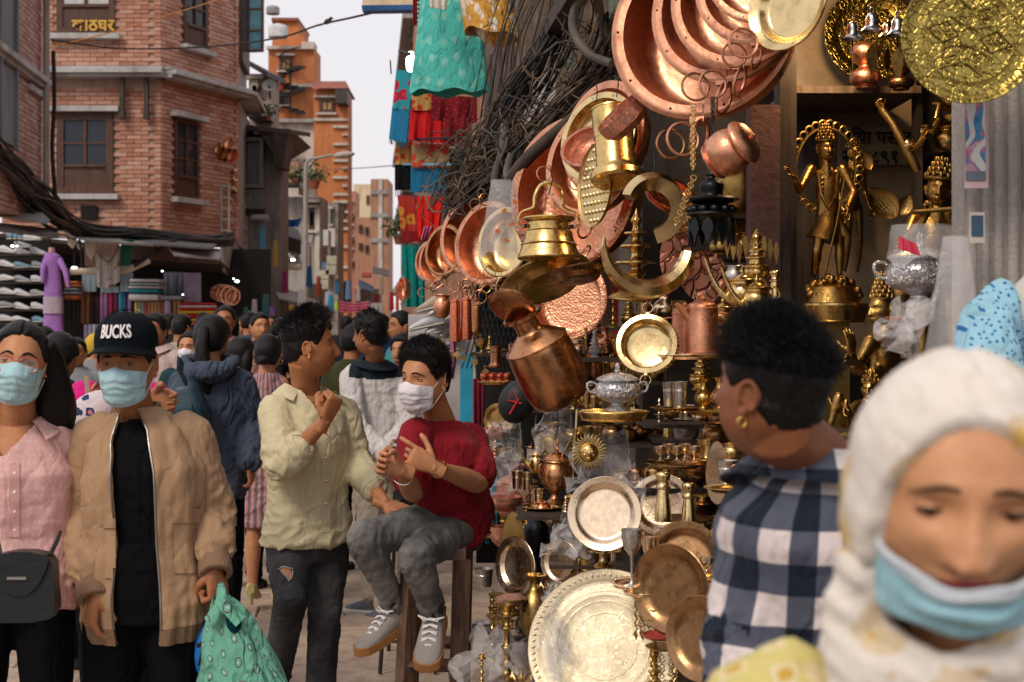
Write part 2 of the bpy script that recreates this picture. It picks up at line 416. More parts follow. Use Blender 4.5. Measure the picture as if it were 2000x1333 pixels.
def head_def(n,hp):
 """n: unit directions (N,3) -> local positions of the skin"""
 ax,ay,az=hp.get('w',.077),hp.get('d',.096),.118
 p=n*np.array([ax,ay,az]); x,y,z=p[:,0].copy(),p[:,1].copy(),p[:,2].copy()
 low=sstep(0.0,-.118,z)
 x*=1-hp.get('jaw',.22)*low**1.2+.10*sstep(-.02,-.06,z)*sstep(-.115,-.08,z)
 sq=sstep(-.03,-.09,z); y=np.where(y<0,y*(1+.10*sq),y*(1-.35*sstep(-.02,-.1,z)))
 x*=1+.05*sstep(0,.06,z)*sstep(.118,.05,z)
 y=np.where(y>0,y*(1+.06*sstep(-.02,.05,z)),y)
 fr=sstep(.0,-.045,y)
 g=lambda v,c,s:np.exp(-((v-c)**2)/(2*s*s))
 ax_=np.abs(x); d=np.zeros(len(x))
 nl=hp.get('nose',1.)
 zt=sstep(.022,-.030,z)
 d+=nl*(.005+.019*zt)*np.exp(-(x**2)/(2*(.0065+.0045*zt)**2))*sstep(.03,.012,z)*sstep(-.046,-.037,z)
 d+=nl*.010*g(ax_,.0125,.0055)*g(z,-.034,.007)
 d+=.0045*g(z,.031,.008)*g(ax_,.028,.020)+.002*g(z,.03,.012)
 d-=.0105*g(z,.011,.012)*g(ax_,.033,.015)
 d+=.005*g(z,-.018,.017)*g(ax_,.043,.016)
 d-=.003*g(z,-.045,.02)*g(ax_,.048,.012)*hp.get('gaunt',1)
 ms=.019
 d+=.0065*g(z,-.0595,.0045)*g(ax_,0,ms)+.0075*g(z,-.0700,.005)*g(ax_,0,ms*.85)-.0045*g(z,-.0645,.0018)*g(ax_,0,.022)
 d+=.004*g(z,-.063,.014)*g(ax_,0,.022)
 d-=.002*g(z,-.051,.006)*g(ax_,0,.004)
 d-=.0045*g(z,-.080,.006)*g(ax_,0,.02)
 d+=.009*g(z,-.098,.012)*g(ax_,0,.02)
 d+=.003*g(z,.06,.02)*g(ax_,.03,.03)
 y=y-d*fr
 x=x*(1-.06*g(z,.02,.03)*sstep(-.02,-.07,y))
 z=np.where(z<0,z*hp.get('zl',1),z)
 return np.stack([x,y,z],1)
def sphere_dirs(nu,nv):
 out=[]
 for j in range(nv+1):
  th=pi*j/nv
  for i in range(nu):
   ph=2*pi*i/nu; out.append((sin(th)*sin(ph),-sin(th)*cos(ph),cos(th)))
 fs=[]
 for j in range(nv):
  for i in range(nu):
   i2=(i+1)%nu; fs.append((j*nu+i,(j+1)*nu+i,(j+1)*nu+i2,j*nu+i2))
 return np.array(out),fs
def surf_y(x,z,hp):
 """y of the face at x, z by sampling directions"""
 best=None
 xs=np.full(200,float(x)); lo=-.13
 n=np.array([[x/.077,-.8,z/.118]]);
 for _ in range(12):
  nn=n/np.linalg.norm(n); p=head_def(nn,hp)[0]
  n=n+np.array([[(x-p[0])/.077,0,(z-p[2])/.118]])*.8
 return p[1]
HAIRLINE=([0,.5,.85,1.1,1.3,1.55,1.8,2.2,3.15],[.076,.074,.060,.020,-.004,.016,-.022,-.055,-.070])
def hair_shell(hp,st,nu=90,nv=64):
 n,fs=sphere_dirs(nu,nv); p=head_def(n,hp)
 az=np.abs(np.arctan2(n[:,0],-n[:,1])); z=p[:,2]
 zh=np.interp(az,*HAIRLINE)+st.get('line',0)
 if st.get('nape'):zh=zh-st['nape']*sstep(1.8,2.6,az)
 m=sstep(-.006,.012,z-zh+.006*(fnoise(n*14,5)-.5))
 th=st.get('side',.010)+(st.get('top',.02)-st.get('side',.010))*sstep(st.get('t0',.03),st.get('t1',.09),z)
 th=th+st.get('front',0)*sstep(.4,.9,n[:,2])*sstep(.35,-.6,n[:,1])
 th=th+st.get('back',0)*sstep(.2,.8,n[:,1])*sstep(-.09,0.,z)
 nz=fnoise(n*st.get('nf',9),3)-.5
 if st.get('part'):th=th-.010*np.exp(-((n[:,0]-.05)/.06)**2)*sstep(.3,.8,n[:,2])*sstep(.3,0,n[:,1])
 h=m*(th+nz*st.get('na',.012))-(1-m)*.014
 q=p+n*h[:,None]
 if st.get('lean')is not None:q[:,0]+=st['lean']*m*sstep(.5,1.,n[:,2])
 return q,fs,m,th,n
def strands(mb,base,nrm,N,L,r,curl=0.,comb=(0,0,-.4),rng=None,mi=0):
 idx=rng.choice(len(base),N)
 for i in idx:
  b=Vector(base[i]); nn=Vector(nrm[i]); d=(nn+Vector(comb)+Vector(rng.normal(0,.45,3))).normalized()
  c=Vector(rng.normal(0,1,3))*curl; l=L*rng.uniform(.6,1.3); pts=[b-nn*.004]; p=b.copy()
  for k in range(4):
   d=(d+c*.5+Vector(comb)*.15).normalized(); p=p+d*l/4; pts.append(p.copy())
  mb.tube(pts,[r,r,r*.85,r*.6,r*.1],3,mi,caps=False)
def eye_parts(M,hp,gaze,open_,root,base,skinmat,lash):
 for sx in(-1,1):
  x0=0.0312*sx; y0=surf_y(x0,.009,hp); c=Vector((x0,y0+.0098,.009))
  mb=MB(); n,fs=sphere_dirs(28,20); r=.0118
  g=Vector((gaze[0],-1,gaze[1])).normalized(); gm=np.array(g)
  mb.v=[tuple(M@(c+Vector(q)*r))for q in n]; mb.uv=[(0,0)]*len(n); mb.f=fs
  cen=np.array([n[list(f)].mean(0)for f in fs]); cen/=np.maximum(1e-9,np.linalg.norm(cen,axis=1))[:,None]; dt=cen@gm
  mb.m=[2 if q>cos(R(17))else(1 if q>cos(R(35))else 0)for q in dt]
  O('eye',rebase(mb.mesh('eye',[M_eyew,M_iris,M_pupil],None),base),root)
  for up in(1,-1):
   mb=MB(); R1=.0134
   def fn(u,v,up=up):
    a=(u-.5)*2; az_=a*1.12
    e0=(open_ if up>0 else min(.30,open_*.8+.04))*max(0.,1-a*a*.95)**.6*(.9 if up>0 else 1)
    if up>0 and open_<.1:e0=-.34*max(0,1-a*a)**.6
    if up<0 and open_<.1:e0=.24*max(0,1-a*a)**.6
    el=e0+v*(1.25-e0); rr=R1+.0007*exp(-v*v*60)-.0010*v*v
    return M@(c+Vector((sin(az_)*cos(el)*rr*1.18,-cos(az_)*cos(el)*rr,up*sin(el)*rr*(.82 if up>0 else .9)+(.0002*up))))
   mb.grid(fn,20,9); O('eyelid',rebase(mb.mesh('eyelid',[skinmat],None),base),root)
   if up>0:
    mb2=MB(); mb2.tube([fn(k/14,0)for k in range(15)],[.0002]+[lash]*13+[.0002],5,caps=False); O('eyelashes',rebase(mb2.mesh('eyelashes',[M_hair]),base),root)
def brow_parts(M,hp,root,base,th=.0036,z0=.031,arch=.006,tilt=0.,mat=None):
 for sx in(-1,1):
  pts,rs=[],[]
  for k in range(9):
   t=k/8; x=(.013+.040*t)*sx; z=z0+arch*sin(pi*min(1,t*1.15))-.006*t*t+tilt*(.5-t)
   pts.append(M@Vector((x,surf_y(x,z,hp)-.0003,z))); rs.append(th*.8*(1-.75*t**2)*(.7+.3*min(1,t*4))*M.to_scale()[0])
  mb=MB(); mb.tube(pts,rs,8,flat=.38,up=M.to_3x3()@Vector((0,-1,0))); O('eyebrow',rebase(mb.mesh('eyebrow',[mat or M_hair]),base),root)
M_eyew=plain('eye_white',(.50,.44,.39),.15,var=.06,bmp=0); M_iris=plain('iris_brown',(.045,.02,.01),.12,bmp=0); M_pupil=plain('pupil',(.004,.004,.004),.08,bmp=0)
M_hair=hairmat('hair_black',(.006,.0055,.006)); M_hair_b=hairmat('hair_brown',(.05,.028,.014)); M_hair_g=hairmat('hair_highlight',(.16,.08,.03))
SK={'brown':skin('skin_brown',(.39,.175,.080)),'tan':skin('skin_tan',(.53,.26,.13)),'deep':skin('skin_deep',(.24,.095,.042)),'warm':skin('skin_warm',(.62,.34,.18)),'mid':skin('skin_mid',(.42,.19,.085))}
LIPS={}
def lipmat(k):
 if k not in LIPS:LIPS[k]=skin('lips_'+k,{'brown':(.30,.10,.07),'tan':(.40,.13,.10),'deep':(.20,.06,.045),'warm':(.42,.08,.07),'mid':(.3,.1,.08)}[k],.5,.4)
 return LIPS[k]
def stand(x,y,h=1.65,yaw=0.,z0=0.,arms='down',stride=.0,lean=0.):
 """joints of a standing figure; yaw 0 faces the camera, A is the viewer's left side then"""
 k=h/1.70; Rm=Matrix.Rotation(R(yaw),3,'Z'); o=Vector((x,y,z0))
 q=lambda a,b,c:o+Rm@Vector((a*k,b*k,c*k))
 J=dict(k=k,pel=q(0,0,.93),che=q(0,-.01-lean*.5,1.27),nek=q(0,.01-lean,1.455),hed=q(0,-.022-lean*1.1,1.578),
 shA=q(-.165,.0-lean*.9,1.375),shB=q(.165,.0-lean*.9,1.375),hpA=q(-.088,0,.90),hpB=q(.088,0,.90),
 knA=q(-.10,-.02-stride*.3,.49),knB=q(.10,-.02+stride*.2,.49),anA=q(-.105,.03-stride*.5,.085),anB=q(.105,.03+stride*.5,.085+abs(stride)*.1),
 elA=q(-.225,.03,1.115),elB=q(.225,.03,1.115),wrA=q(-.245,-.06,.865),wrB=q(.245,-.06,.865))
 if arms=='front':J.update(wrA=q(-.10,-.25,1.02),wrB=q(.10,-.25,1.05))
 if arms=='phone':J.update(elB=q(.25,-.12,1.15),wrB=q(.13,-.14,1.42))
 J['yaw']=yaw; J['hy']=yaw; J['hp']=0.; J['hr']=0.; J['fd']=Rm@Vector((0,-1,0)); J['fdA']=J['fd']+Rm@Vector((-.2,0,0)); J['fdB']=J['fd']+Rm@Vector((.2,0,0))
 J['dA']=(J['wrA']-J['elA']); J['dB']=(J['wrB']-J['elB']); J['tA']=J['fd'].copy(); J['tB']=J['fd'].copy(); J['cA']=.35; J['cB']=.35; J['base']=o.copy()
 return J
def torso_secs(J,e=0.,hem=.10,neck=True,bell=0.,fat=1.,top=None):
 k=J['k']; sh=(J['shB']-J['shA']).normalized(); hp=(J['hpB']-J['hpA']).normalized(); pel,che,nek=J['pel'],J['che'],J['nek']
 up1=(che-pel).normalized(); up2=(nek-che).normalized(); shw=(J['shB']-J['shA']).length/2
 rows=[]
 def row(c,a,b,t,up):
  s_=hp.lerp(sh,t).normalized(); f_=s_.cross(up).normalized(); s_=up.cross(f_).normalized(); rows.append((c,a*k*fat+e,b*k*fat+e,s_,f_))
 L1=(che-pel).length
 down=up1*-1 if not J.get('seat')else Vector((0,0,-1))
 row(pel+down*hem*k,.155+bell,.112+bell*.8,0,up1)
 row(pel+down*hem*k*.5,.162+bell*.7,.116+bell*.5,0,up1)
 row(pel,.162+bell*.4,.115+bell*.3,0,up1)
 row(pel+up1*L1*.4,.138+bell*.2,.102,.3,up1); row(pel+up1*L1*.72,.150,.110,.7,up1)
 row(che,max(.155,shw/k-.022),.117,1,up1.lerp(up2,.5)); row(che.lerp(nek,.35),shw/k-.008,.106,1,up2)
 row(che.lerp(nek,.62),shw/k*.90,.085,1,up2); row(che.lerp(nek,.78),shw/k*.66,.073,1,up2); row(che.lerp(nek,.90),.082,.064,1,up2); row(nek.lerp(che,-.04),.056,.058,1,up2)
 if neck:row(nek.lerp(J['hed'],.25),.056,.060,1,up2)
 return rows
def limb(mb,pts,rad,k,seg=14,n=4):
 """tapered limb through the joints, rounded at the ends"""
 P4=smooth_prof([tuple(p)+(r*k,)for p,r in zip(pts,rad)],n)
 a,b=Vector(P4[0][:3]),Vector(P4[1][:3]); c,d=Vector(P4[-2][:3]),Vector(P4[-1][:3]); r0,r1=P4[0][3],P4[-1][3]
 u=(a-b).normalized(); w=(d-c).normalized()
 L=[a+u*r0*.75,a+u*r0*.45]+[Vector(q[:3])for q in P4]+[d+w*r1*.45,d+w*r1*.7]
 Rr=[r0*.5,r0*.85]+[q[3]for q in P4]+[r1*.85,r1*.5]
 mb.tube(L,Rr,seg)
def arm_pts(J,s):
 sh,el,wr=J['sh'+s],J['el'+s],J['wr'+s]; return[sh,sh.lerp(el,.35),sh.lerp(el,.8),el,el.lerp(wr,.3),el.lerp(wr,.7),wr]
def leg_pts(J,s):
 hp,kn,an=J['hp'+s],J['kn'+s],J['an'+s]; return[hp,hp.lerp(kn,.4),hp.lerp(kn,.85),kn,kn.lerp(an,.3),kn.lerp(an,.7),an]
def hand(mb,wr,d,t,right,curl,k=1.,thumb=.4,spread=0.):
 d,t,_=frame3(d,t); pn=-d.cross(t)if right else d.cross(t)
 cs=curl if hasattr(curl,'__len__')else[curl]*4
 q=lambda a,b,c=0:wr+d*a*k+t*b*k+pn*c*k
 loft(mb,[(q(-.045,0),.024*k,.019*k,t,pn),(q(-.005,0),.025*k,.018*k,t,pn),(q(.03,.001),.036*k,.017*k,t,pn),(q(.062,0),.041*k,.0155*k,t,pn),(q(.085,0),.040*k,.013*k,t,pn),(q(.094,0),.034*k,.009*k,t,pn)],16,pw=2.4)
 for i,(off,st,L)in enumerate(((.0305,.084,.074),(.0105,.088,.083),(-.0105,.086,.076),(-.0300,.078,.060))):
  c=cs[i]; p=q(st,off); dd=(d+t*(off*2.5*(1+spread*6))).normalized(); axis=dd.cross(pn).normalized(); ang=0
  pts=[p-dd*.022*k,p];
  for l,a in((.46,72),(.30,95),(.24,62)):
   ang+=R(a)*c+.06; v=Quaternion(axis,ang)@dd; p2=p+v*L*l*k; pts+=[p.lerp(p2,.5),p2]; p=p2
  r=.0088*k*(1-.06*i); mb.tube(pts,[r*.9,r*1.08,r,r*1.05,r*.93,r*.98,r*.86,r*.60],10)
 p=q(.018,.022,.004); dd=(d*.55+t*(.85-.4*thumb)+pn*(.15+.5*thumb)).normalized(); pts=[p-dd*.01,p]; ax=dd.cross((d*.6+pn*.6-t*.35)).normalized(); ang=0
 for L,a in((.042,8),(.034,38),(.027,40)):
  ang+=R(a)*thumb; v=Quaternion(ax,ang)@dd; p2=p+v*L*k; pts+=[p.lerp(p2,.5),p2]; p=p2
 mb.tube(pts,[.014*k,.0165*k,.014*k,.0115*k,.0105*k,.0115*k,.0100*k,.0065*k],10)
 return pn
def ell(mb,c,rad,M=None,nu=20,nv=14,mi=0):
 n,fs=sphere_dirs(nu,nv); vs=[Vector((q[0]*rad[0],q[1]*rad[1],q[2]*rad[2]))for q in n]
 if M is not None:vs=[M@v for v in vs]
 mb.add([v+Vector(c)for v in vs],fs,mi)
def shoe(J,s,root,base,mat,sole=None,style='shoe',k=None,lace=None,sock=None):
 sock=sock or M_black
 k=k or J['k']; an=J['an'+s]; d=Vector(J['fd'+s]).normalized();
 pit=J.get('pit'+s,0.)
 up=Vector((0,0,1)); side=d.cross(up).normalized()
 if pit:rq=Quaternion(side,R(pit)); d=rq@d; up=rq@up
 g=an-up*.085*k; q=lambda a,z:g+d*a*k+up*z*k
 mb=MB()
 loft(mb,[(q(-.078,.045),.012*k,.018*k,side,up),(q(-.070,.045),.030*k,.036*k,side,up),(q(-.03,.048),.036*k,.044*k,side,up),(q(.03,.046),.037*k,.042*k,side,up),
 (q(.08,.036),.043*k,.032*k,side,up),(q(.13,.027),.045*k,.023*k,side,up),(q(.165,.021),.036*k,.017*k,side,up),(q(.18,.018),.015*k,.009*k,side,up)],18)
 loft(mb,[(q(0,.04),.036*k,.045*k,side,d),(q(-.004,.08),.036*k,.044*k,side,d),(q(-.006,.098),.037*k,.043*k,side,d)],16)
 me=remesh(mb,.005,2); me.materials.append(mat); o=O('shoe',rebase(me,base),root)
 mb=MB(); pl=[(-.082,.02),(-.06,.036),(0,.038),(.06,.042),(.12,.049),(.165,.042),(.186,.016)]
 out=[(a,b)for a,b in pl]+[(a,-b)for a,b in reversed(pl)]; n=len(out)
 hh=.026 if style=='shoe' else .03
 vs=[g+d*a*k+side*b*k+up*z*k for z in(0,hh)for a,b in out]
 mb.add(vs,[tuple(range(n)),tuple(reversed(range(n,2*n)))]+[(i,(i+1)%n,(i+1)%n+n,i+n)for i in range(n)])
 O('sole',rebase(mb.mesh('sole',[sole or M_sole],40),base+Vector((0,0,0))),o)
 if style=='shoe' and sock is not None:
  mb=MB(); mb.tube([q(-.004,.075),an.lerp(J['kn'+s],.06),an.lerp(J['kn'+s],.14)],[.036*k,.040*k,.040*k],14); O('sock',rebase(mb.mesh('sock',sock),base),root)
 if lace:
  mb=MB()
  for i in range(5):
   a=.045+i*.018; z=.088-i*.0105
   mb.tube([q(a,z)+side*.024*k,q(a+.004,z+.007),q(a+.008,z-.002)-side*.024*k],.003*k,6)
   mb.tube([q(a+.008,z-.002)+side*.024*k,q(a+.004,z+.007),q(a,z)-side*.024*k],.003*k,6)
  mb.tube([q(.05,.09),q(.065,.10)+side*.02,q(.04,.098)+side*.045,q(.05,.09)],.0025*k,6); mb.tube([q(.05,.09),q(.068,.10)-side*.02,q(.045,.097)-side*.045,q(.05,.09)],.0025*k,6)
  O('shoelace',rebase(mb.mesh('shoelace',[lace]),base),o)
 return o
M_sole=plain('sole_white',(.62,.58,.52),.6); M_gum=plain('sole_gum',(.36,.16,.05),.5); M_black=plain('black_plain',(.012,.012,.014),.55,bmp=.1)
# garments
def capsules(J,kind):
 k=J['k']
 if kind=='top':
  c=[('t',J['pel']-(J['che']-J['pel'])*.3,J['nek'],.15*k)]
  for s in 'AB':c+=[('u'+s,J['sh'+s],J['el'+s],.055*k),('f'+s,J['el'+s],J['wr'+s],.045*k)]
 else:
  c=[('t',J['pel']+Vector((0,0,.05)),J['pel'],.14*k)]
  for s in 'AB':c+=[('u'+s,J['hp'+s],J['kn'+s],.075*k),('f'+s,J['kn'+s],J['an'+s],.055*k)]
 return c
def dress_mesh(me,J,kind,amp,seed=0,tf=9.):
 """fold the cloth and unroll it: displacement + UV in metres"""
 v=verts(me); n=vnormals(me); caps=capsules(J,kind); best=np.full(len(v),1e9); u=np.zeros(len(v)); w=np.zeros(len(v)); disp=np.zeros(len(v))
 tot=0; UU,VV,RR=[],[],[]; seg=np.zeros(len(v),dtype=np.int32)
 for ci,(nm,a,b,r)in enumerate(caps):
  A,B=np.array(a),np.array(b); ab=B-A; L=np.linalg.norm(ab); t=np.clip((v-A)@ab/L/L,0,1); t2=(v-A)@ab/L
  d=np.linalg.norm(v-A-t[:,None]*ab,axis=1)/r; m=d<best; best=np.where(m,d,best)
  side=np.array((J['shB']-J['shA']).normalized()); dirn=ab/L
  if nm!='t' and abs(dirn@side)>.8:side=np.array([0,0,1.])
  side=side-dirn*(side@dirn); side/=np.linalg.norm(side); fr=np.cross(side,dirn)
  q=v-A; x=q@side; y=q@fr; ang=np.arctan2(x,-y)
  uu=ang*(r if nm!='t' else .17); vv=t2+ci*.37
  if nm=='t':
   s1=np.stack([x*13,y*13,t2*3.0+seed],1); f=fnoise(s1,seed,2)-.5
   s2=np.stack([x*6+t2*7,y*6,t2*9-x*7],1); f2=1-2*np.abs(fnoise(s2,seed+9,2)-.5)*2
   low=sstep(.55,.0,t)
   f3=np.clip(1-np.abs(fnoise(np.stack([x*9+t2*12,y*9,t2*15-x*9+seed],1),seed+5,2)-.5)*11,0,1)
   dd=amp*(2.2*f+(.5*(f2-.5))*(.35+.9*low)+.9*f3*(.3+low))
  else:
   near=np.exp(-((t2-(L if nm[0]=='u' else 0))/.085)**2)
   far=np.exp(-((t2-L)/.07)**2)if nm[0]=='f' else 0
   s1=np.stack([t2*26+1.2*np.sin(ang+seed),np.cos(ang)*1.3,np.sin(ang)*1.3+seed],1); f=1-2*np.abs(fnoise(s1,seed+ci,2)-.5)*2
   s2=np.stack([t2*9,np.cos(ang)*2,np.sin(ang)*2+seed],1); f3=fnoise(s2,seed+ci+4,3)-.5
   cr_=np.clip(1-np.abs(fnoise(np.stack([t2*34+2.2*np.sin(ang+seed),np.cos(ang)*1.1,np.sin(ang)*1.1],1),seed+8,2)-.5)*6,0,1)
   dd=amp*(.9*cr_*(.15+near+.8*far)+.85*(f-.55)*(.4+1.25*near+1.3*far)+.45*f3)
  wgt=np.exp(-(d**2)*1.2)+1e-9; disp=disp+dd*wgt; tot=tot+wgt
  seg=np.where(m,ci,seg); UU.append(uu); VV.append(vv); RR.append(r if nm!='t' else .17)
 v=v+n*(disp/tot)[:,None]; set_verts(me,v)
 UU=np.array(UU); VV=np.array(VV); RR=np.array(RR)
 uvl=me.uv_layers.new(name='UVMap'); li=np.zeros(len(me.loops),dtype=np.int32); me.loops.foreach_get('vertex_index',li)
 ls=np.zeros(len(me.polygons),dtype=np.int32); lt=ls.copy(); me.polygons.foreach_get('loop_start',ls); me.polygons.foreach_get('loop_total',lt)
 fv=li[ls]; sg=np.repeat(seg[fv],lt); ref=np.repeat(fv,lt)
 ul=UU[sg,li]; dr=ul-UU[sg,ref]; per=2*pi*RR[sg]; ul=ul-per*np.round(dr/per)
 uvl.data.foreach_set('uv',np.stack([ul,VV[sg,li]],1).astype(np.float32).ravel()); me.update()
 return v
def top_garment(J,name,mat,root,base,e=.014,hem=.12,sleeve='long',amp=.006,vox=.009,bell=0.,seed=1,sw=1.,vcut=None,matfn=None,mats=None,fat=1.,cuff=None,neckdrop=0.,skirt=None,sm=2):
 k=J['k']; mb=MB(); secs=torso_secs(J,e,hem,False,bell,fat)
 if neckdrop:secs=secs[:-1]+[(secs[-1][0]-(J['nek']-J['che']).normalized()*neckdrop,)+secs[-1][1:]]
 if skirt:
  pel=J['pel']; s_,f_=secs[0][3],secs[0][4]; pre=[]
  for i in range(6,0,-1):
   t=i/6; pre.append((pel-Vector((0,0,hem+skirt[0]*t)),secs[0][1]+skirt[1]*t,secs[0][2]+skirt[1]*.6*t,s_,f_))
  secs=pre+secs
 loft(mb,secs,28)
 for s in 'AB':
  sh,el,wr=J['sh'+s],J['el'+s],J['wr'+s]; inner=sh.lerp(J['che'].lerp(J['nek'],.4),.35)
  if sleeve=='long':
   c=cuff if cuff is not None else .97
   pts=[inner,sh,sh.lerp(el,.5),el,el.lerp(wr,.5),el.lerp(wr,c)]; rad=[.045+e*.6,.050+e,.052+e*sw,.050+e*sw,.045+e*sw,.036+e*sw*.8]
   if sleeve=='long' and c<.5:pts=[inner,sh,sh.lerp(el,.5),el,el.lerp(wr,c)]; rad=[.045+e*.6,.050+e,.053+e*sw,.052+e*sw,.050+e*sw]
  elif sleeve=='short':pts=[inner,sh,sh.lerp(el,.45),sh.lerp(el,.8)]; rad=[.045+e*.6,.050+e,.058+e*sw,.062+e*sw]
  else:pts=[inner,sh]; rad=[.05+e,.050+e]
  limb(mb,pts,[r for r in rad],k)
 me=remesh(mb,vox,sm); v=dress_mesh(me,J,'top',amp,seed)
 for m in(mats or[mat]):me.materials.append(m)
 if matfn is not None:
  ms=[]
  for p in me.polygons:ms.append(matfn(Vector(p.center)))
  me.polygons.foreach_set('material_index',ms)
 if vcut:
  bm=bmesh.new(); bm.from_mesh(me); s_=(J['shB']-J['shA']).normalized(); up=(J['nek']-J['che']).normalized(); f_=s_.cross(up).normalized(); top=J['nek']+up*.03
  dele=[]
  for f in bm.faces:
   c=f.calc_center_median()-top; h=-c.dot(up)
   if h<vcut[0]and c.dot(f_)>-.02+.0 and abs(c.dot(s_)-(vcut[2]if len(vcut)>2 else 0))<vcut[1]*(1-h/vcut[0])**.8:dele.append(f)
  bmesh.ops.delete(bm,geom=dele,context='FACES'); bmesh.ops.smooth_vert(bm,verts=[v for v in bm.verts if v.is_boundary],factor=.5,use_axis_x=True,use_axis_y=True,use_axis_z=True); bm.to_mesh(me); bm.free()
 me.shade_smooth(); return O(name,rebase(me,base),root)
def trousers(J,mat,root,base,e=.010,amp=.006,vox=.009,seed=2,flare=0.,name='trousers',ankle=.95,taper=1.,mats=None,matfn=None):
 k=J['k']; mb=MB(); s_=(J['hpB']-J['hpA']).normalized(); up=(J['che']-J['pel']).normalized(); f_=s_.cross(up)
 dn=Vector((0,0,-1))if J.get('seat')else-up
 loft(mb,[(J['pel']+dn*.10*k,(.125)*k+e,.10*k+e,s_,f_),(J['pel']+dn*.03*k,.160*k+e,.113*k+e,s_,f_),(J['pel']+up*.05*k,.150*k+e,.108*k+e,s_,f_),(J['pel']+up*.12*k,.14*k+e,.10*k+e,s_,f_)],24)
 for s in 'AB':
  p=leg_pts(J,s); p[-1]=J['kn'+s].lerp(J['an'+s],ankle); limb(mb,p,[.083+e,.076+e,.060+e,.057+e,.054+e*1.2+flare*.5,(.042+e*1.3)*taper+flare,(.038+e*1.4)*taper+flare*1.5],k)
 me=remesh(mb,vox,2); dress_mesh(me,J,'legs',amp,seed)
 for m in(mats or[mat]):me.materials.append(m)
 if matfn is not None:me.polygons.foreach_set('material_index',[matfn(Vector(p.center))for p in me.polygons])
 me.shade_smooth(); return O(name,rebase(me,base),root)
def mask_part(M,hp,root,base,mat,drop=0.,puff=.0,name='face_mask',loops=True,ztop=.0,wid=1.0,inner=None):
 mb=MB(); pleat=lambda v:.0028*sum(math.tanh((v-c)*40)for c in(.34,.5,.66))
 def fn(u,v,off=0.):
  a=(u-.5)*2; ph=a*1.08*wid; z=lerp(.000+ztop+.010*exp(-(a/.22)**2),-.112-.004*(1-a*a),v)
  z=z*(1-.18*a*a*(1 if v>.5 else .3))-drop-(.012*a*a*(1-v))
  bul=(1-a*a)*sin(pi*min(1,v*1.02))**.6
  rx=.083-.012*v; ry=.104+puff+.022*bul-.006*v-.002*abs(a)
  crease=exp(-(abs(a)-.45)**2/.02)*(.003*sin(v*21))*(v>.15)
  y=-ry*cos(ph)**.9+.006*a*a
  return M@Vector((rx*sin(ph)*1.0,y+pleat(v)*(1-abs(a)**3)+crease+.006*(v>.93)+off,z))
 mb.grid(fn,37,33,uvf=lambda u,v:(u*.17,v*.1))
 n0=len(mb.v); g=lambda u,v:fn(u,v,.0012); mb.grid(g,37,33,1 if inner else 0)
 o=O(name,rebase(mb.mesh(name,[mat]+([inner]if inner else[]),None),base),root)
 if loops:
  for sx in(0,1):
   s_=(sx-.5)*2; ear=M@Vector((.079*s_,.018,.020)); ear2=M@Vector((.079*s_,.022,-.025)); mid=M@Vector((.082*s_,.026,.0))
   mb=MB(); mb.tube([fn(sx,.06),fn(sx,.06).lerp(ear,.5),ear,mid,ear2,ear2.lerp(fn(sx,.95),.5),fn(sx,.95)],.0013,6); O('ear_loop',rebase(mb.mesh('ear_loop',[M_loop]),base),o)
 return o
M_loop=plain('loop_white',(.75,.75,.76),.8,bmp=0)
M_mask_b=fabric('mask_blue',(.40,.62,.68),rough=.75,fold=.35,var=.06,weave=.1,coord='Object'); M_mask_w=fabric('mask_white',(.74,.71,.76),rough=.75,fold=.4,var=.05,weave=.1,coord='Object')
def head_matrix(J,s=1.):
 return Matrix.Translation(J['hed'])@(Matrix.Rotation(R(J['hy']),4,'Z')@Matrix.Rotation(R(J['hp']),4,'X')@Matrix.Rotation(R(J['hr']),4,'Y'))@Matrix.Scale(J['k']*s*J.get('hs',1.),4)
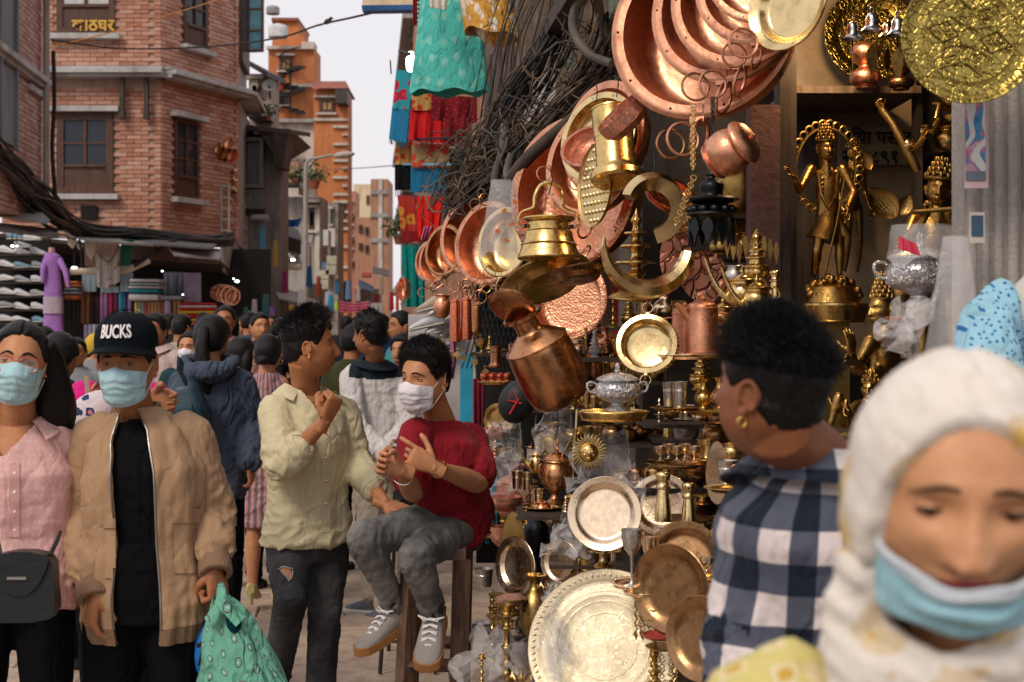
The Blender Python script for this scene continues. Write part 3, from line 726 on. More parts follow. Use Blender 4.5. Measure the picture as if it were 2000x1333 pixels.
def person(J,label,sk='brown',hp=None,hair=None,face=True,detail=1,group=None,brows={},gaze=(0,0),eyeopen=.34,hands='AB',legs=True,lash=.0007,bare_arms=True,ears=True,hairmat_=None,strand=None,seed=3,cat='person',mat=None,name='person'):
 """one continuous skin body (head, arms, legs, hands) at its feet; clothes and hair are added as children"""
 hp=hp or{}; base=J['base']; k=J['k']; M=head_matrix(J); M3=M
 m_s=mat or SK[sk]; vox={1:.006,2:.010,0:.004}[detail]; rng=np.random.default_rng(seed)
 mb=MB(); n,fs=sphere_dirs(*((96,72)if detail<2 else(48,36))); p=head_def(n,hp); mb.v=[tuple(M@Vector(q))for q in p]; mb.f=list(fs); mb.uv=[(0,0)]*len(p); mb.m=[0]*len(fs)
 nk=J['nek']; hb=M@Vector((0,.028,-.055))
 mb.tube([nk-(J['nek']-J['che']).normalized()*.05,nk,nk.lerp(hb,.5),hb,M@Vector((0,.03,-.02))],[.066*k,.057*k,.052*k,.054*k,.05*k],20)
 if ears:
  for sx in(-1,1):
   Rm=Matrix.Rotation(.38*sx,3,'Z'); c0=Vector((.0755*sx,.012,-.003)); MM=M.to_3x3()
   pts=[];
   for t_ in range(15):
    q=R(-60+270*t_/14); pts.append(M@(c0+Rm@Vector((.004*sx+.006*sx,.016*-cos(q)*-1*1.0,.027*sin(q)+.002))))
   mb.tube(pts,.0042*k,8)
   ell(mb,M@(c0+Rm@Vector((.002*sx,.002,0))),(.0055,.015,.026),MM@Rm)
   ell(mb,M@(c0+Rm@Vector((.003*sx,-.006,-.026))),(.005,.008,.010),MM@Rm)
 hv=.0030 if detail==0 else(.0034 if detail==1 else .008)
 hm=remesh(mb,hv*k,1,.4)
 Mi=M.inverted(); Ma=np.array(Mi)
 cen=np.empty(len(hm.polygons)*3,dtype=np.float32); hm.polygons.foreach_get('center',cen); cen=cen.reshape(-1,3)
 loc=cen@Ma[:3,:3].T+Ma[:3,3]
 lip=(np.abs(loc[:,0])<.0245)&(loc[:,1]<-.07)&(((loc[:,2]/hp.get('zl',1)+.0645)/(.0105*np.sqrt(np.maximum(0,1-(loc[:,0]/.025)**2))+1e-4))**2<1)
 hmi=np.where(lip,1,0).astype(np.int32)if mat is None else 0
 mb=MB(); loft(mb,torso_secs(J,-.014,.06,True),24)
 for s in 'AB':
  limb(mb,arm_pts(J,s),[.054,.048,.042,.040,.040,.030,.025],k,n=3)
  if legs:limb(mb,leg_pts(J,s),[.066,.066,.050,.047,.050,.038,.032],k,n=3)
 bm_=remesh(mb,vox*1.3,2); parts=[(bm_,0),(hm,hmi)]
 for s in hands:
  if detail>=2:
   mb=MB(); hand(mb,J['wr'+s],J['d'+s],J['t'+s],s=='A',J['c'+s],k,J.get('th'+s,.5)); me=mb.mesh('h',[m_s],None)
  else:
   mb=MB(); hand(mb,J['wr'+s],J['d'+s],J['t'+s],s=='A',J['c'+s],k,J.get('th'+s,.5),J.get('sp'+s,0.)); me=remesh(mb,.0024,2)
  parts.append((me,0))
 body=join_meshes(name,parts,[m_s]+([lipmat(sk)]if mat is None else[])); rebase(body,base)
 root=O(name,body,loc=base); tag(root,label,cat,group)
 if face:
  if detail<2:
   eye_parts(M,hp,gaze,eyeopen,root,base,m_s,lash); brow_parts(M,hp,root,base,**brows)
  else:
   for sx in(-1,1):
    mb=MB(); x0=0.0312*sx; ell(mb,M@Vector((x0,surf_y(x0,.009,hp)+.004,.009)),(.012,.006,.005),M.to_3x3(),10,8); O('eye',rebase(mb.mesh('eye',[M_pupil]),base),root)
   brow_parts(M,hp,root,base,mat=M_hair)
 if hair is not None:
  q,fs,m,th,n=hair_shell(hp,hair,*((90,64)if detail<2 else(40,30))); mb=MB(); W_=np.array([tuple(M@Vector(a))for a in q])
  mb.v=[tuple(a)for a in W_]; mb.f=list(fs); mb.m=[0]*len(fs); mb.uv=[(0,0)]*len(q)
  if strand:
   sel=(m>.6)&(n[:,2]>strand.get('zmin',-.6)); R3=np.array(M.to_3x3()); nn=n@R3.T; nn/=np.linalg.norm(nn,axis=1)[:,None]
   strands(mb,W_[sel],nn[sel],strand['n'],strand['L'],strand.get('r',.0012),strand.get('curl',.6),strand.get('comb',(0,0,-.3)),rng)
   if strand.get('hl'):
    sel=sel&(n[:,1]<-.1)&(n[:,2]>.5); strands(mb,W_[sel],nn[sel],strand['hl'],strand['L'],strand.get('r',.0012),strand.get('curl',.6),strand.get('comb',(0,0,-.3)),rng,1)
  O('hair',rebase(mb.mesh('hair',[hairmat_ or M_hair,M_hair_g],None),base),root)
 root['k']=k
 return root,M
def tubes_part(name,mat,root,base,tubes,vox=None,seg=10,amp=0.,flat=1.,smooth=2):
 mb=MB()
 for pts,rad in tubes:
  P4=smooth_prof([tuple(p)+(r,)for p,r in zip(pts,rad if hasattr(rad,'__len__')else[rad]*len(pts))],4); mb.tube([q[:3]for q in P4],[q[3]for q in P4],seg,flat=flat)
 if vox:
  me=remesh(mb,vox,smooth)
  if amp:v=verts(me); n=vnormals(me); set_verts(me,v+n*((fnoise(v*np.array([30,30,9]),4)-.5)*amp)[:,None])
  me.materials.append(mat)
 else:me=mb.mesh(name,[mat])
 return O(name,rebase(me,base),root)
def collar(J,root,base,mat,k=1.,spread=.07,h=.045,open_=.05,drop=.05,rise=.046):
 """folded shirt collar: stand band with two pointed leaves"""
 nek=J['nek']; up=(J['nek']-J['che']).normalized(); s_=(J['shB']-J['shA']).normalized(); f_=s_.cross(up).normalized()
 if f_.dot(J['fd'])<0:f_=-f_
 mb=MB()
 def fn(u,v):
  a=(u-.5)*2*(pi-open_*6); q=a
  r=lerp(.070,.074+spread*.60,v**.8)*k; point=max(0,(abs(q)-1.9))/1.2
  fall=v*(h+.035*point)*k
  z=rise*k-fall*.8-(.5-.5*cos(q))**2*drop*k; r+=.014*k*v*(.5-.5*cos(q))
  return nek+s_*(r*1.05*sin(q))-f_*(r*cos(q))*1.0+up*z+f_*.004*v+(s_*math.copysign(point*.018*v*k,sin(q)))
 mb.grid(fn,41,7); mb.grid(lambda u,v:fn(u,v)*1.0+up*-.003-f_*.001,41,7)
 return O('collar',rebase(mb.mesh('collar',[mat],None),base),root)
def brickmat(name,c1,c2,c3):
 if name in MATS:return MATS[name]
 m,n,l,b=newmat(name); g=n.new('ShaderNodeNewGeometry'); inf=n.new('ShaderNodeObjectInfo')
 k=math_n(n,l,'FRACT',math_n(n,l,'ADD',g.outputs['Random Per Island'],inf.outputs['Random']))
 c=ramp(n,l,k,[(0,c1),(.5,c2),(1,c3)]); v=mapping(n,l,coord='Object'); t=noise_n(n,l,v,30,5)
 c=mixc(n,l,.5,c,ramp(n,l,t.outputs[0],[(.3,(.55,.52,.5)),(.7,(1,1,1))]),'MULTIPLY'); l.new(c,b.inputs['Base Color']); b.inputs['Roughness'].default_value=.9
 bump(n,l,b,t.outputs[0],.4,.01); MATS[name]=m; return m
def grime(name,c1,c2,sc=1.2,rough=.85,streak=True,bmp=.5):
 """plaster, wood or concrete with stains that run downwards"""
 if name in MATS:return MATS[name]
 m,n,l,b=newmat(name); v=mapping(n,l,scale=(1,1,.25 if streak else 1)); t=noise_n(n,l,v,sc*3,7,.65); t2=noise_n(n,l,mapping(n,l),sc*22,5)
 c=ramp(n,l,t.outputs[0],[(.32,c2),(.55,c1),(.8,scl(c1,1.12))]); c=mixc(n,l,.35,c,ramp(n,l,t2.outputs[0],[(.3,(.5,.48,.45)),(.65,(1,1,1))]),'MULTIPLY')
 l.new(c,b.inputs['Base Color']); b.inputs['Roughness'].default_value=rough; bump(n,l,b,t2.outputs[0],bmp,.01); MATS[name]=m; return m
def woodmat(name,c1,c2,rough=.6,sc=1.):
 if name in MATS:return MATS[name]
 m,n,l,b=newmat(name); v=mapping(n,l,scale=(9*sc,9*sc,.8*sc)); t=noise_n(n,l,v,4,7,.6); t2=noise_n(n,l,mapping(n,l),12*sc,4)
 c=ramp(n,l,t.outputs[0],[(.35,c2),(.6,c1)]); c=mixc(n,l,.5,c,ramp(n,l,t2.outputs[0],[(.35,(.4,.38,.35)),(.6,(1,1,1))]),'MULTIPLY')
 l.new(c,b.inputs['Base Color']); b.inputs['Roughness'].default_value=rough; bump(n,l,b,t.outputs[0],.4,.006); MATS[name]=m; return m
BR_A=brickmat('brick_corner',(.42,.18,.12),(.54,.28,.195),(.61,.37,.28)); BR_B=brickmat('brick_left',(.42,.22,.19),(.52,.32,.28),(.58,.39,.35))
MORT=grime('mortar',(.50,.36,.30),(.36,.25,.20)); PLAST=grime('plaster_white',(.62,.56,.50),(.36,.31,.26)); CONC=grime('concrete_grey',(.36,.34,.32),(.20,.18,.16))
LEDGE=grime('ledge_paint',(.50,.49,.49),(.30,.28,.27)); WIN=woodmat('window_wood',(.11,.042,.022),(.05,.02,.012)); DKW=woodmat('dark_wood',(.06,.04,.03),(.025,.018,.014))
OLDW=woodmat('old_wood',(.22,.15,.10),(.09,.06,.04)); GREYW=woodmat('grey_wood',(.16,.17,.15),(.07,.08,.07)); ORB=grime('orange_brick',(.56,.20,.07),(.42,.14,.05),bmp=.2); TANB=grime('tan_brick',(.46,.24,.15),(.32,.16,.10))
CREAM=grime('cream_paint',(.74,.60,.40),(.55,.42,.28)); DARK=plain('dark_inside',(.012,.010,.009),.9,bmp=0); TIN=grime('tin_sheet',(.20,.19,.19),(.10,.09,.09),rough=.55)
PANE=plain('window_pane',(.02,.03,.045),.12,var=.1,bmp=.05,bscale=3,spec=.35); PANEB=plain('pane_blue',(.10,.28,.36),.06,bmp=.05,bscale=3,spec=.9)
TARP=plain('grey_tarp',(.26,.25,.25),.5,bmp=.5,bscale=8); TERR=grime('terracotta',(.30,.09,.05),(.18,.06,.04))
STONE=grime('paving_stone',(.48,.36,.27),(.29,.22,.17),sc=2.5,streak=False,rough=.75); DIRT=grime('ground_dirt',(.20,.155,.12),(.13,.10,.08),streak=False)
# sky and ground
gr=MB(); gr.add([(-700,-300,-.035),(700,-300,-.035),(700,900,-.035),(-700,900,-.035)],[(0,1,2,3)]); ground=O('ground',gr.mesh('ground',DIRT,None),kind='structure')
pave=E('pavement'); pave['kind']='structure'
rng=random.Random(4); slabs=[]
s=2.2
while s<34:
 d=rng.uniform(.30,.42)*(1 if s<20 else 2); t=-5.2+rng.uniform(0,.4)
 while t<1.9:
  w=rng.uniform(.42,.78)*(1 if s<20 else 2); slabs.append((s+d/2,t+w/2,d-.008,w-.007)); t+=w
 s+=d
def seen_slab(q):
 p=stp(q[0],q[1]); return abs(p.x)/max(.1,p.y)<.37 and p.y>5.6 and(p.x/p.y*F+1000)<1250
vis=sorted([q for q in slabs if seen_slab(q)],key=lambda q:q[0])[:300]; vs_=set(vis)
def slab_geo(mb,q,jit):
 d,w=q[2]/2,q[3]/2; z=jit.uniform(-.006,.002); c=.008
 bot=[(-w,-d,-.04),(w,-d,-.04),(w,d,-.04),(-w,d,-.04)]; mid=[(-w,-d,z-c),(w,-d,z-c),(w,d,z-c),(-w,d,z-c)]
 e=lambda:jit.uniform(.004,.014); top=[(-w+e(),-d+e(),z),(w-e(),-d+e(),z),(w-e(),d-e(),z),(-w+e(),d-e(),z)]
 return bot+mid+top,[(0,1,5,4),(1,2,6,5),(2,3,7,6),(3,0,4,7),(4,5,9,8),(5,6,10,9),(6,7,11,10),(7,4,8,11),(8,9,10,11)]
for q in vis:
 mb=MB(); mb.add(*slab_geo(mb,q,rng)); o=O('paving_slab',mb.mesh('paving_slab',STONE,0,False),pave,loc=stp(q[0],q[1])); o.rotation_euler=(rng.uniform(-.006,.006),rng.uniform(-.006,.006),-STREET+rng.uniform(-.006,.006))
mb=MB(); Rz=Matrix.Rotation(-STREET,3,'Z')
for q in slabs:
 if q in vs_:continue
 v,f=slab_geo(mb,q,rng); p=stp(q[0],q[1]); mb.add([Rz@Vector(a)+p for a in v],f)
O('paving_rest',mb.mesh('paving_rest',STONE,0,False),pave,kind='stuff')
# brick walls
def brick_wall(root,wall_o,ud,wd,z0,z1,holes,mat,nind,inview,rs=1):
 """courses of single bricks, proud of the mortar; ud unit vector along the wall, outward = normal towards the street"""
 rg=random.Random(rs); ud=Vector(ud); nrm=Vector((ud.y,-ud.x,0)); bw,bh,g=.238,.063,.010; a=math.atan2(ud.y,ud.x)
 mb0=MB(); mb0.box((0,0,0),(bw,.03,bh)); shared=[mb0.mesh('brick',mat,0,False)]
 mbh=MB(); mbh.box((0,0,0),(.5*bw-g/2,.03,bh)); sh_h=mbh.mesh('brick',mat,0,False)
 rest=MB(); Rq=Matrix.Rotation(a,3,'Z'); cand=[]
 row=0; z=z0+bh/2
 while z<z1:
  u=(0 if row%2 else-(bw+g)/2)+bw/2
  while u<wd+bw/2:
   uu=u; half=False
   if uu-bw/2<0:uu=bw/4; half=True
   if uu+bw/2>wd:uu=wd-bw/4; half=True
   if not any(h[0]-.02<uu<h[1]+.02 and h[2]-.02<z<h[3]+.02 for h in holes):cand.append((uu,z,half))
   u+=bw+g
  z+=bh+g; row+=1
 good=[c for c in cand if inview(c)]; rg.shuffle(good); good=set(sorted(good,key=lambda c:0)[:nind])
 for c in cand:
  p=Vector(wall_o)+ud*c[0]+Vector((0,0,c[1]))+nrm*(.006+rg.uniform(-.004,.004)); ry=rg.uniform(-.012,.012)
  if c in good:
   o=O('brick',sh_h if c[2]else shared[0],root,loc=p); o.rotation_euler=(0,ry,a)
  else:
   w=(.5*bw-g/2)if c[2]else bw; rest.box(p,(w,.03,bh),0,Rq@Matrix.Rotation(ry,3,'Y'))
 O('brickwork',rest.mesh('brickwork',mat,0,False),root,kind='stuff')
def rect_frame(mb,M,w,h,t,d,mi=0):
 """frame around a w x h opening; M maps x right, y inward, z up from the opening's lower left"""
 for c,sz in(((w/2,0,t/2),(w,d,t)),((w/2,0,h-t/2),(w,d,t)),((t/2,0,h/2),(t,d,h-2*t)),((w-t/2,0,h/2),(t,d,h-2*t))):
  s0=len(mb.v); mb.box(c,sz,mi); mb.xf(M,s0)
def bx(mb,M,c,sz,mi=0):s0=len(mb.v); mb.box(c,sz,mi); mb.xf(M,s0)
def wallM(o,ud):ud=Vector(ud).normalized(); return Matrix(((ud.x,-ud.y,0,o[0]),(ud.y,ud.x,0,o[1]),(0,0,1,o[2]),(0,0,0,1)))
def window(root,M,w,h,cols=2,rows=2,mat=WIN,pane=PANE,panel=.0,t=.07,sill=True,lintel=False,sillm=LEDGE,depth=.10,nm='window'):
 mb=MB(); rect_frame(mb,M,w,h,t,depth); f=O(nm,mb.mesh(nm,mat,0,False),root)
 ih=h-2*t-panel; iw=w-2*t
 if panel:
  mb=MB(); bx(mb,M,(w/2,-.012,t+panel/2),(iw,.03,panel)); bx(mb,M,(w/2,-.035,t+panel),(iw,.06,.05)); O('lower_panel',mb.mesh('lower_panel',mat,0,False),f)
 mb=MB()
 for i in range(1,cols):bx(mb,M,(t+iw*i/cols,-.02,t+panel+ih/2),(.05,.05,ih))
 for j in range(1,rows):bx(mb,M,(w/2,-.018,t+panel+ih*j/rows),(iw,.044,.035))
 if mb.v:O('mullion',mb.mesh('mullion',mat,0,False),f)
 me=None
 for i in range(cols):
  for j in range(rows):
   mb=MB(); bx(mb,M,(t+iw*(i+.5)/cols,-.008,t+panel+ih*(j+.5)/rows),(iw/cols-.02,.008,ih/rows-.015)); O('pane',mb.mesh('pane',pane,0,False),f)
 if sill:mb=MB(); bx(mb,M,(w/2,-.07,-.05),(w+.22,.22,.09)); O('sill',mb.mesh('sill',sillm,0,False),f)
 if lintel:mb=MB(); bx(mb,M,(w/2,-.07,h+.06),(w+.24,.22,.09)); O('lintel',mb.mesh('lintel',sillm,0,False),f)
 return f
def text_mesh(name,txt,size,mat,M,ext=.004,parent=None,font=None,space=1.,bold=0.):
 cu=bpy.data.curves.new(name,'FONT'); cu.body=txt; cu.size=size; cu.extrude=ext; cu.align_x='CENTER'; cu.align_y='CENTER'; cu.space_character=space; cu.offset=bold; cu.resolution_u=3
 o=bpy.data.objects.new(name,cu); COL.objects.link(o); dg=bpy.context.evaluated_depsgraph_get(); me=bpy.data.meshes.new_from_object(o.evaluated_get(dg)); bpy.data.objects.remove(o)
 me.materials.clear(); me.materials.append(mat); me.transform(M@Matrix.Rotation(R(90),4,'X')); return O(name,me,parent)
A0=Vector((-8.6,24,0)); A1=Vector((-5.92,24,0)); A2=Vector((-5.03,26.1,0)); A3=A2+SD*2.0
def px2u(px,Z):return(px-1000)/F*Z
def zpx(py,Z):return EYE-(py-640)/F*Z
cb=E('corner_brick_house',(0,0,0)); tag(cb,'brick house on the street corner with a chamfered front and wooden windows','building')
for nm,a,b in(('wall',A0,A1),('wall',A1,A2),('wall',A2,A3)):
 u=(b-a); L=u.length; M=wallM(a,u); mb=MB(); bx(mb,M,(L/2,.16,6.3),(L,.3,6.4)); O('wall',mb.mesh('wall',MORT if nm=='wall' and a!=A2 else CONC,0,False),cb)
MF=wallM(A0,(1,0,0)); uf=lambda px:px2u(px,24)-A0.x
zf=lambda py:zpx(py,24)
w1=(uf(112),uf(222),zf(380),zf(222)); w2=(uf(112),uf(225),zf(68),zf(-80))
brick_wall(cb,A0,(1,0,0),2.68,3.15,9.0,[w1,w2,(uf(155),uf(195),zf(430),zf(402)),(-1,4,zf(166),zf(145))],BR_A,170,lambda c:c[0]>uf(100)and c[1]<zf(-2),2)
ud=(A2-A1).normalized(); Lc=(A2-A1).length
def uc(px):
 k=(px-1000)/F; return(A1.x-k*A1.y)/(k*ud.y-ud.x)
def zc(py,px):u=uc(px); return zpx(py,A1.y+ud.y*u)
c1=(uc(338),uc(385),zc(388,360),zc(235,360)); c2=(uc(356),uc(402),zc(95,380),zc(-60,380))
brick_wall(cb,A1,ud,Lc,3.15,9.0,[c1,c2,(-1,5,5.78,5.93)],BR_A,130,lambda c:c[1]<7.1,3)
f1=window(cb,wallM(A0+Vector((w1[0],-.0,w1[2])),(1,0,0)),w1[1]-w1[0],w1[3]-w1[2],2,2,panel=.36,t=.12,lintel=True)
window(cb,wallM(A0+Vector((w2[0],0,w2[2])),(1,0,0)),w2[1]-w2[0],w2[3]-w2[2],2,2,panel=.38,t=.10,pane=plain('pane_white',(.55,.55,.56),.2,bmp=.1))
for cc,rr in((c1,3),(c2,3)):p=A1+ud*cc[0]; window(cb,wallM(p+Vector((0,0,cc[2])),ud),cc[1]-cc[0],cc[3]-cc[2],2,rr,panel=.30,t=.07,lintel=cc is c1)
mb=MB()
for z,dp,hh in((5.80,.34,.06),(5.86,.42,.07),(5.93,.30,.04)):
 for a,b in((A0,A1),(A1,A2),(A2,A3)):u=b-a; L=u.length; bx(mb,wallM(a,u),(L/2,-dp/2+.06+.0005*L,z),(L+.16,dp,hh))
O('cornice',mb.mesh('cornice',LEDGE,0,False),cb)
for px in(243,290):
 mb=MB(); bx(mb,wallM(A0,(1,0,0)),(uf(px),-.14,zf(192)),(.075,.09,.62)); bx(mb,wallM(A0,(1,0,0)),(uf(px),-.14,zf(230)),(.085,.12,.09)); O('bracket',mb.mesh('bracket',DKW,0,False),cb)
mb=MB(); bx(mb,MF,(uf(176),-.03,zf(416)),(.27,.10,.22)); tag(O('wall_vent_box',mb.mesh('wall_vent_box',DARK,0,False)),'small black box fixed low on the corner brick wall','box')
GOLDP=plain('gold_paint',(.62,.36,.05),.5,bmp=0)
text_mesh('lettering','काठघर',.27,GOLDP,Matrix.Translation((px2u(184,24),23.93,zf(52))),.006,cb,space=1.0,bold=.008)
MS=wallM(A2,SD)
cw=O('casement_window',MB().mesh('casement_window',WIN)if False else(lambda m:(bx(m,MS,(.9,-.02,7.6),(1.5,.12,2.2)),m)[1])(MB()).mesh('casement_window',WIN,0,False),cb)
for k,(px0,px1,Z,pn)in enumerate(((457,486,26.3,PANE),(488,521,26.6,PANEB))):
 M=Matrix.Translation(Vector((px2u(px0,Z),Z-.25*k,zpx(100+8*k,Z))))@Matrix.Rotation(R(-10 if k else 18),4,'Z'); w=U(px1-px0,Z); mb=MB(); rect_frame(mb,M,w,1.6,.045,.05)
 for j in(1,2,3):bx(mb,M,(w/2,0,1.6*j/4),(w-.08,.04,.03))
 sh=O('open_shutter',mb.mesh('open_shutter',WIN,0,False),cb)
 for j in range(4):mb=MB(); bx(mb,M,(w/2,.0,1.6*(j+.5)/4),(w-.09,.008,.36)); O('pane',mb.mesh('pane',pn,0,False),sh)
mb=MB(); mb.tube([P(452,-30,26),P(452,215,26)],.035,8); O('white_downpipe',mb.mesh('white_downpipe',PLAST),cb)
mb=MB(); pr=[P(418,198,25.6),P(470,200,26.2),P(497,262,29),P(470,292,27.5),P(428,240,25.7)]
def slab_from(mb,pts,off,mi=0):
 n=len(pts); off=Vector(off); v=[Vector(p)for p in pts]+[Vector(p)+off for p in pts]; mb.add(v,[tuple(range(n)),tuple(reversed(range(n,2*n)))]+[(i,i+n,(i+1)%n+n,(i+1)%n)for i in range(n)],mi)
slab_from(mb,pr,(-.5,.6,0)); tag(O('projecting_shop_sign',mb.mesh('projecting_shop_sign',LEDGE,0,False)),'blank grey box sign slanting below the cornice of the corner house','sign')
bal=E('balcony',P(448,490,26)); tag(bal,'white metal balcony rail stacked with brassware beside the corner house','balcony'); bo=bal.location
for j in range(5):
 mb=MB(); a,b,c=P(414,364+j*21.5,25.6),P(448,364+j*21.5,25.5),P(482,408+j*21.5,28); mb.tube([a-bo,b-bo,c-bo],.022 if j else .035,6); O('rail',mb.mesh('rail',PLAST),bal)
for px,y0,y1,Z in((415,362,455,25.6),(432,362,455,25.55),(447,362,458,25.5),(465,385,478,26.8),(481,408,500,28)):
 mb=MB(); mb.tube([P(px,y0,Z)-bo,P(px,y1,Z)-bo],.02,6); O('baluster',mb.mesh('baluster',PLAST),bal)
mb=MB(); slab_from(mb,[P(412,456,25.6),P(448,456,25.5),P(484,506,28.2),P(470,506,29.5),P(412,460,27)],(0,0,-.10)); O('floor_slab',rebase(mb.mesh('floor_slab',CONC,0,False),bo),bal)
LB=E('left_brick_house',(0,0,0)); tag(LB,'tall pinkish brick house at the left edge with an arched window and cable bundles below','building')
L0=stp(15.3,-4.75); L1=stp(21.3,-4.75); uL=(L1-L0).normalized();
ML=wallM(L0,SD); mb=MB(); bx(mb,ML,(3.0,.16,6.2),(6.0,.3,6.2)); O('wall',mb.mesh('wall',MORT,0,False),LB)
LH=(3.5,4.25,4.0,6.6)
LNX=Vector((SD.y,-SD.x,0))
brick_wall(LB,L0,SD,6.0,3.1,9.0,[LH,(0,6,5.02,5.2)],BR_B,120,lambda c:c[0]>2.6 and c[1]<7.4,5)
def lbx(mb,u0,u1,z0,z1,out,th,mi=0):
 c=L0+SD*((u0+u1)/2)+LNX*(out+th/2)+Vector((0,0,(z0+z1)/2)); mb.box(c,(th,u1-u0,z1-z0),mi,Matrix.Rotation(-STREET,3,'Z'))
mb=MB(); lbx(mb,0,6.05,5.04,5.10,.0,.10); lbx(mb,0,6.05,5.10,5.18,.0,.16); lbx(mb,5.1,6.0,4.9,4.98,0,.08); O('ledge',mb.mesh('ledge',LEDGE,0,False),LB)
mb=MB(); lbx(mb,3.5,4.25,4.0,6.6,.01,.03); lbx(mb,3.42,3.5,3.95,6.7,.0,.09); lbx(mb,4.25,4.33,3.95,6.7,.0,.09); lbx(mb,3.42,4.33,6.6,6.7,0,.1); O('shutter_window',mb.mesh('shutter_window',grime('shutter_grey',(.22,.24,.26),(.14,.14,.15)),0,False),LB)
mb=MB()
pts=[L0+SD*(3.87+.47*cos(R(a)))+LNX*.05+Vector((0,0,6.75+.75*sin(R(a))))for a in range(0,181,12)]; mb.tube(pts,.05,6); O('window_arch',mb.mesh('window_arch',LEDGE),LB)
mb=MB(); mb.tube([L0+SD*5.8+LNX*.12+Vector((0,0,3.2)),L0+SD*5.8+LNX*.12+Vector((0,0,9))],.05,8); O('downpipe',mb.mesh('downpipe',CONC),LB)
mb=MB(); lbx(mb,0,6.3,7.05,7.2,-.1,0.75); lbx(mb,0,6.35,7.2,7.3,-.1,.9); O('roof_slab',mb.mesh('roof_slab',LEDGE,0,False),LB)
def rwall(name,s0,s1,z0,z1,t,mat,label,cat='building',th=.4,off=0):
 r=E(name,stp(s0,t)); mb=MB(); c=stp((s0+s1)/2,t+th/2)+Vector((0,0,(z0+z1)/2)); mb.box(c-r.location,(th,s1-s0,z1-z0),0,Matrix.Rotation(-STREET,3,'Z')); O('wall',mb.mesh('wall',mat,0,False),r); tag(r,label,cat); return r
def rpart(r,nm,s0,s1,z0,z1,t0,t1,mat):
 mb=MB(); c=stp((s0+s1)/2,(t0+t1)/2)+Vector((0,0,(z0+z1)/2)); mb.box(c-r.location,(t1-t0,s1-s0,z1-z0),0,Matrix.Rotation(-STREET,3,'Z')); return O(nm,mb.mesh(nm,mat,0,False),r)
GRN=grime('green_panel',(.10,.14,.09),(.05,.06,.045),sc=4,rough=.5)
rs=rwall('cable_side_house',7.3,18,0,8,1.45,grime('old_wall',(.17,.13,.10),(.06,.05,.04)),'old dark house wall behind the tangle of cables on the right')
for i,s0 in enumerate((8.2,9.1,10.0,11.2,12.6)):rpart(rs,'timber_post',s0,s0+.14,1.8,6,1.33,1.45,OLDW)
rpart(rs,'green_shutter',7.35,8.6,2.9,5.2,1.38,1.45,GRN); rpart(rs,'green_shutter',9.2,9.95,2.9,5.5,1.38,1.45,GRN)
rpart(rs,'meter_box',10.1,10.5,2.9,3.6,1.15,1.45,plain('box_white',(.5,.49,.5),.4))
for i in range(4):rpart(rs,'window',12.8+i*1.3,13.5+i*1.3,3.4,4.8,1.42,1.46,WIN)
r2=rwall('far_right_house',18,42,0,7.5,1.45,TANB,'brown brick house far down the right side of the street')
for i in range(7):
 for z in(3.2,5.6):rpart(r2,'window',20+i*3,21.4+i*3,z,z+1.3,1.38,1.46,WIN)
r3=rwall('far_right_tall_house',42,60,0,10.8,1.35,TANB,'taller brick house with ledges at the far right end of the street')
for z in(2.9,5.6,8.3,10.7):rpart(r3,'ledge',42,60,z,z+.25,1.0,1.36,CONC)
for i in range(4):
 for z in(3.6,6.2,8.9):rpart(r3,'window',43.5+i*4,45+i*4,z,z+1.4,1.29,1.36,WIN)
def house(name,label,x0,x1,ytop,Z,depth,mat,ybot=700,cat='building'):
 r=E(name,(px2u(x0,Z),Z,0)); mb=MB(); w=U(x1-x0,Z); z1=zpx(ytop,Z); z0=max(0,zpx(ybot,Z)); mb.box((w/2,depth/2,(z0+z1)/2),(w,depth,z1-z0)); O('wall',mb.mesh('wall',mat,0,False),r); tag(r,label,cat); r['Z']=Z; r['x0']=x0; return r
def hp_(r,nm,x0,x1,y0,y1,mat,out=.1,th=None,parent=None):
 Z=r['Z']; mb=MB(); xa,xb=U(x0-r['x0'],Z),U(x1-r['x0'],Z); za,zb=zpx(y1,Z),zpx(y0,Z); th=th or out+.1
 mb.box(((xa+xb)/2,-out+th/2,(za+zb)/2),(xb-xa,th,zb-za)); return O(nm,mb.mesh(nm,mat,0,False),parent or r)
def hwin(r,x0,x1,y0,y1,cols=2,rows=1,mat=WIN,pane=PANE,sill=True,sm=PLAST):
 Z=r['Z']; M=Matrix.Translation((U(x0-r['x0'],Z),-.03,zpx(y1,Z))); return window(r,M,U(x1-x0,Z),U(y1-y0,Z),cols,rows,mat,pane,t=.12,sill=sill,lintel=sill,sillm=sm,depth=.2)
PTER=plain('pane_warm',(.55,.32,.12),.3,bmp=0)
h1=house('orange_tower_house','orange tower house with a white water tank and spiral stair, left of the sky',524,613,92,62,2.2,ORB,236)
mb=MB()
for y in(92,166,234):hp_(h1,'band',522,614,y,y+6,PLAST,.25)
hwin(h1,546,571,111,139,2,1,WIN,PTER); hwin(h1,537,562,182,206,2,1,WIN); hp_(h1,'balcony_panel',532,556,166,179,plain('red_cloth',(.45,.06,.04),.7),.5)
hp_(h1,'stair_house',524,577,31,92,ORB,-1,3); hp_(h1,'stair_house',577,590,66,92,ORB,-.5,2); hp_(h1,'parapet',524,577,27,33,TERR,-.8,3.5); hp_(h1,'parapet',588,612,80,92,PLAST,-.2,1)
mb=MB(); Zc=62; c=Vector((U(572-524,62),-.7,0))
pts=[(c.x+.45*cos(q*.7),c.y+.45*sin(q*.7),zpx(226,62)+q*.11)for q in range(0,19)];
for p in pts:mb.box(p,(.42,.42,.05))
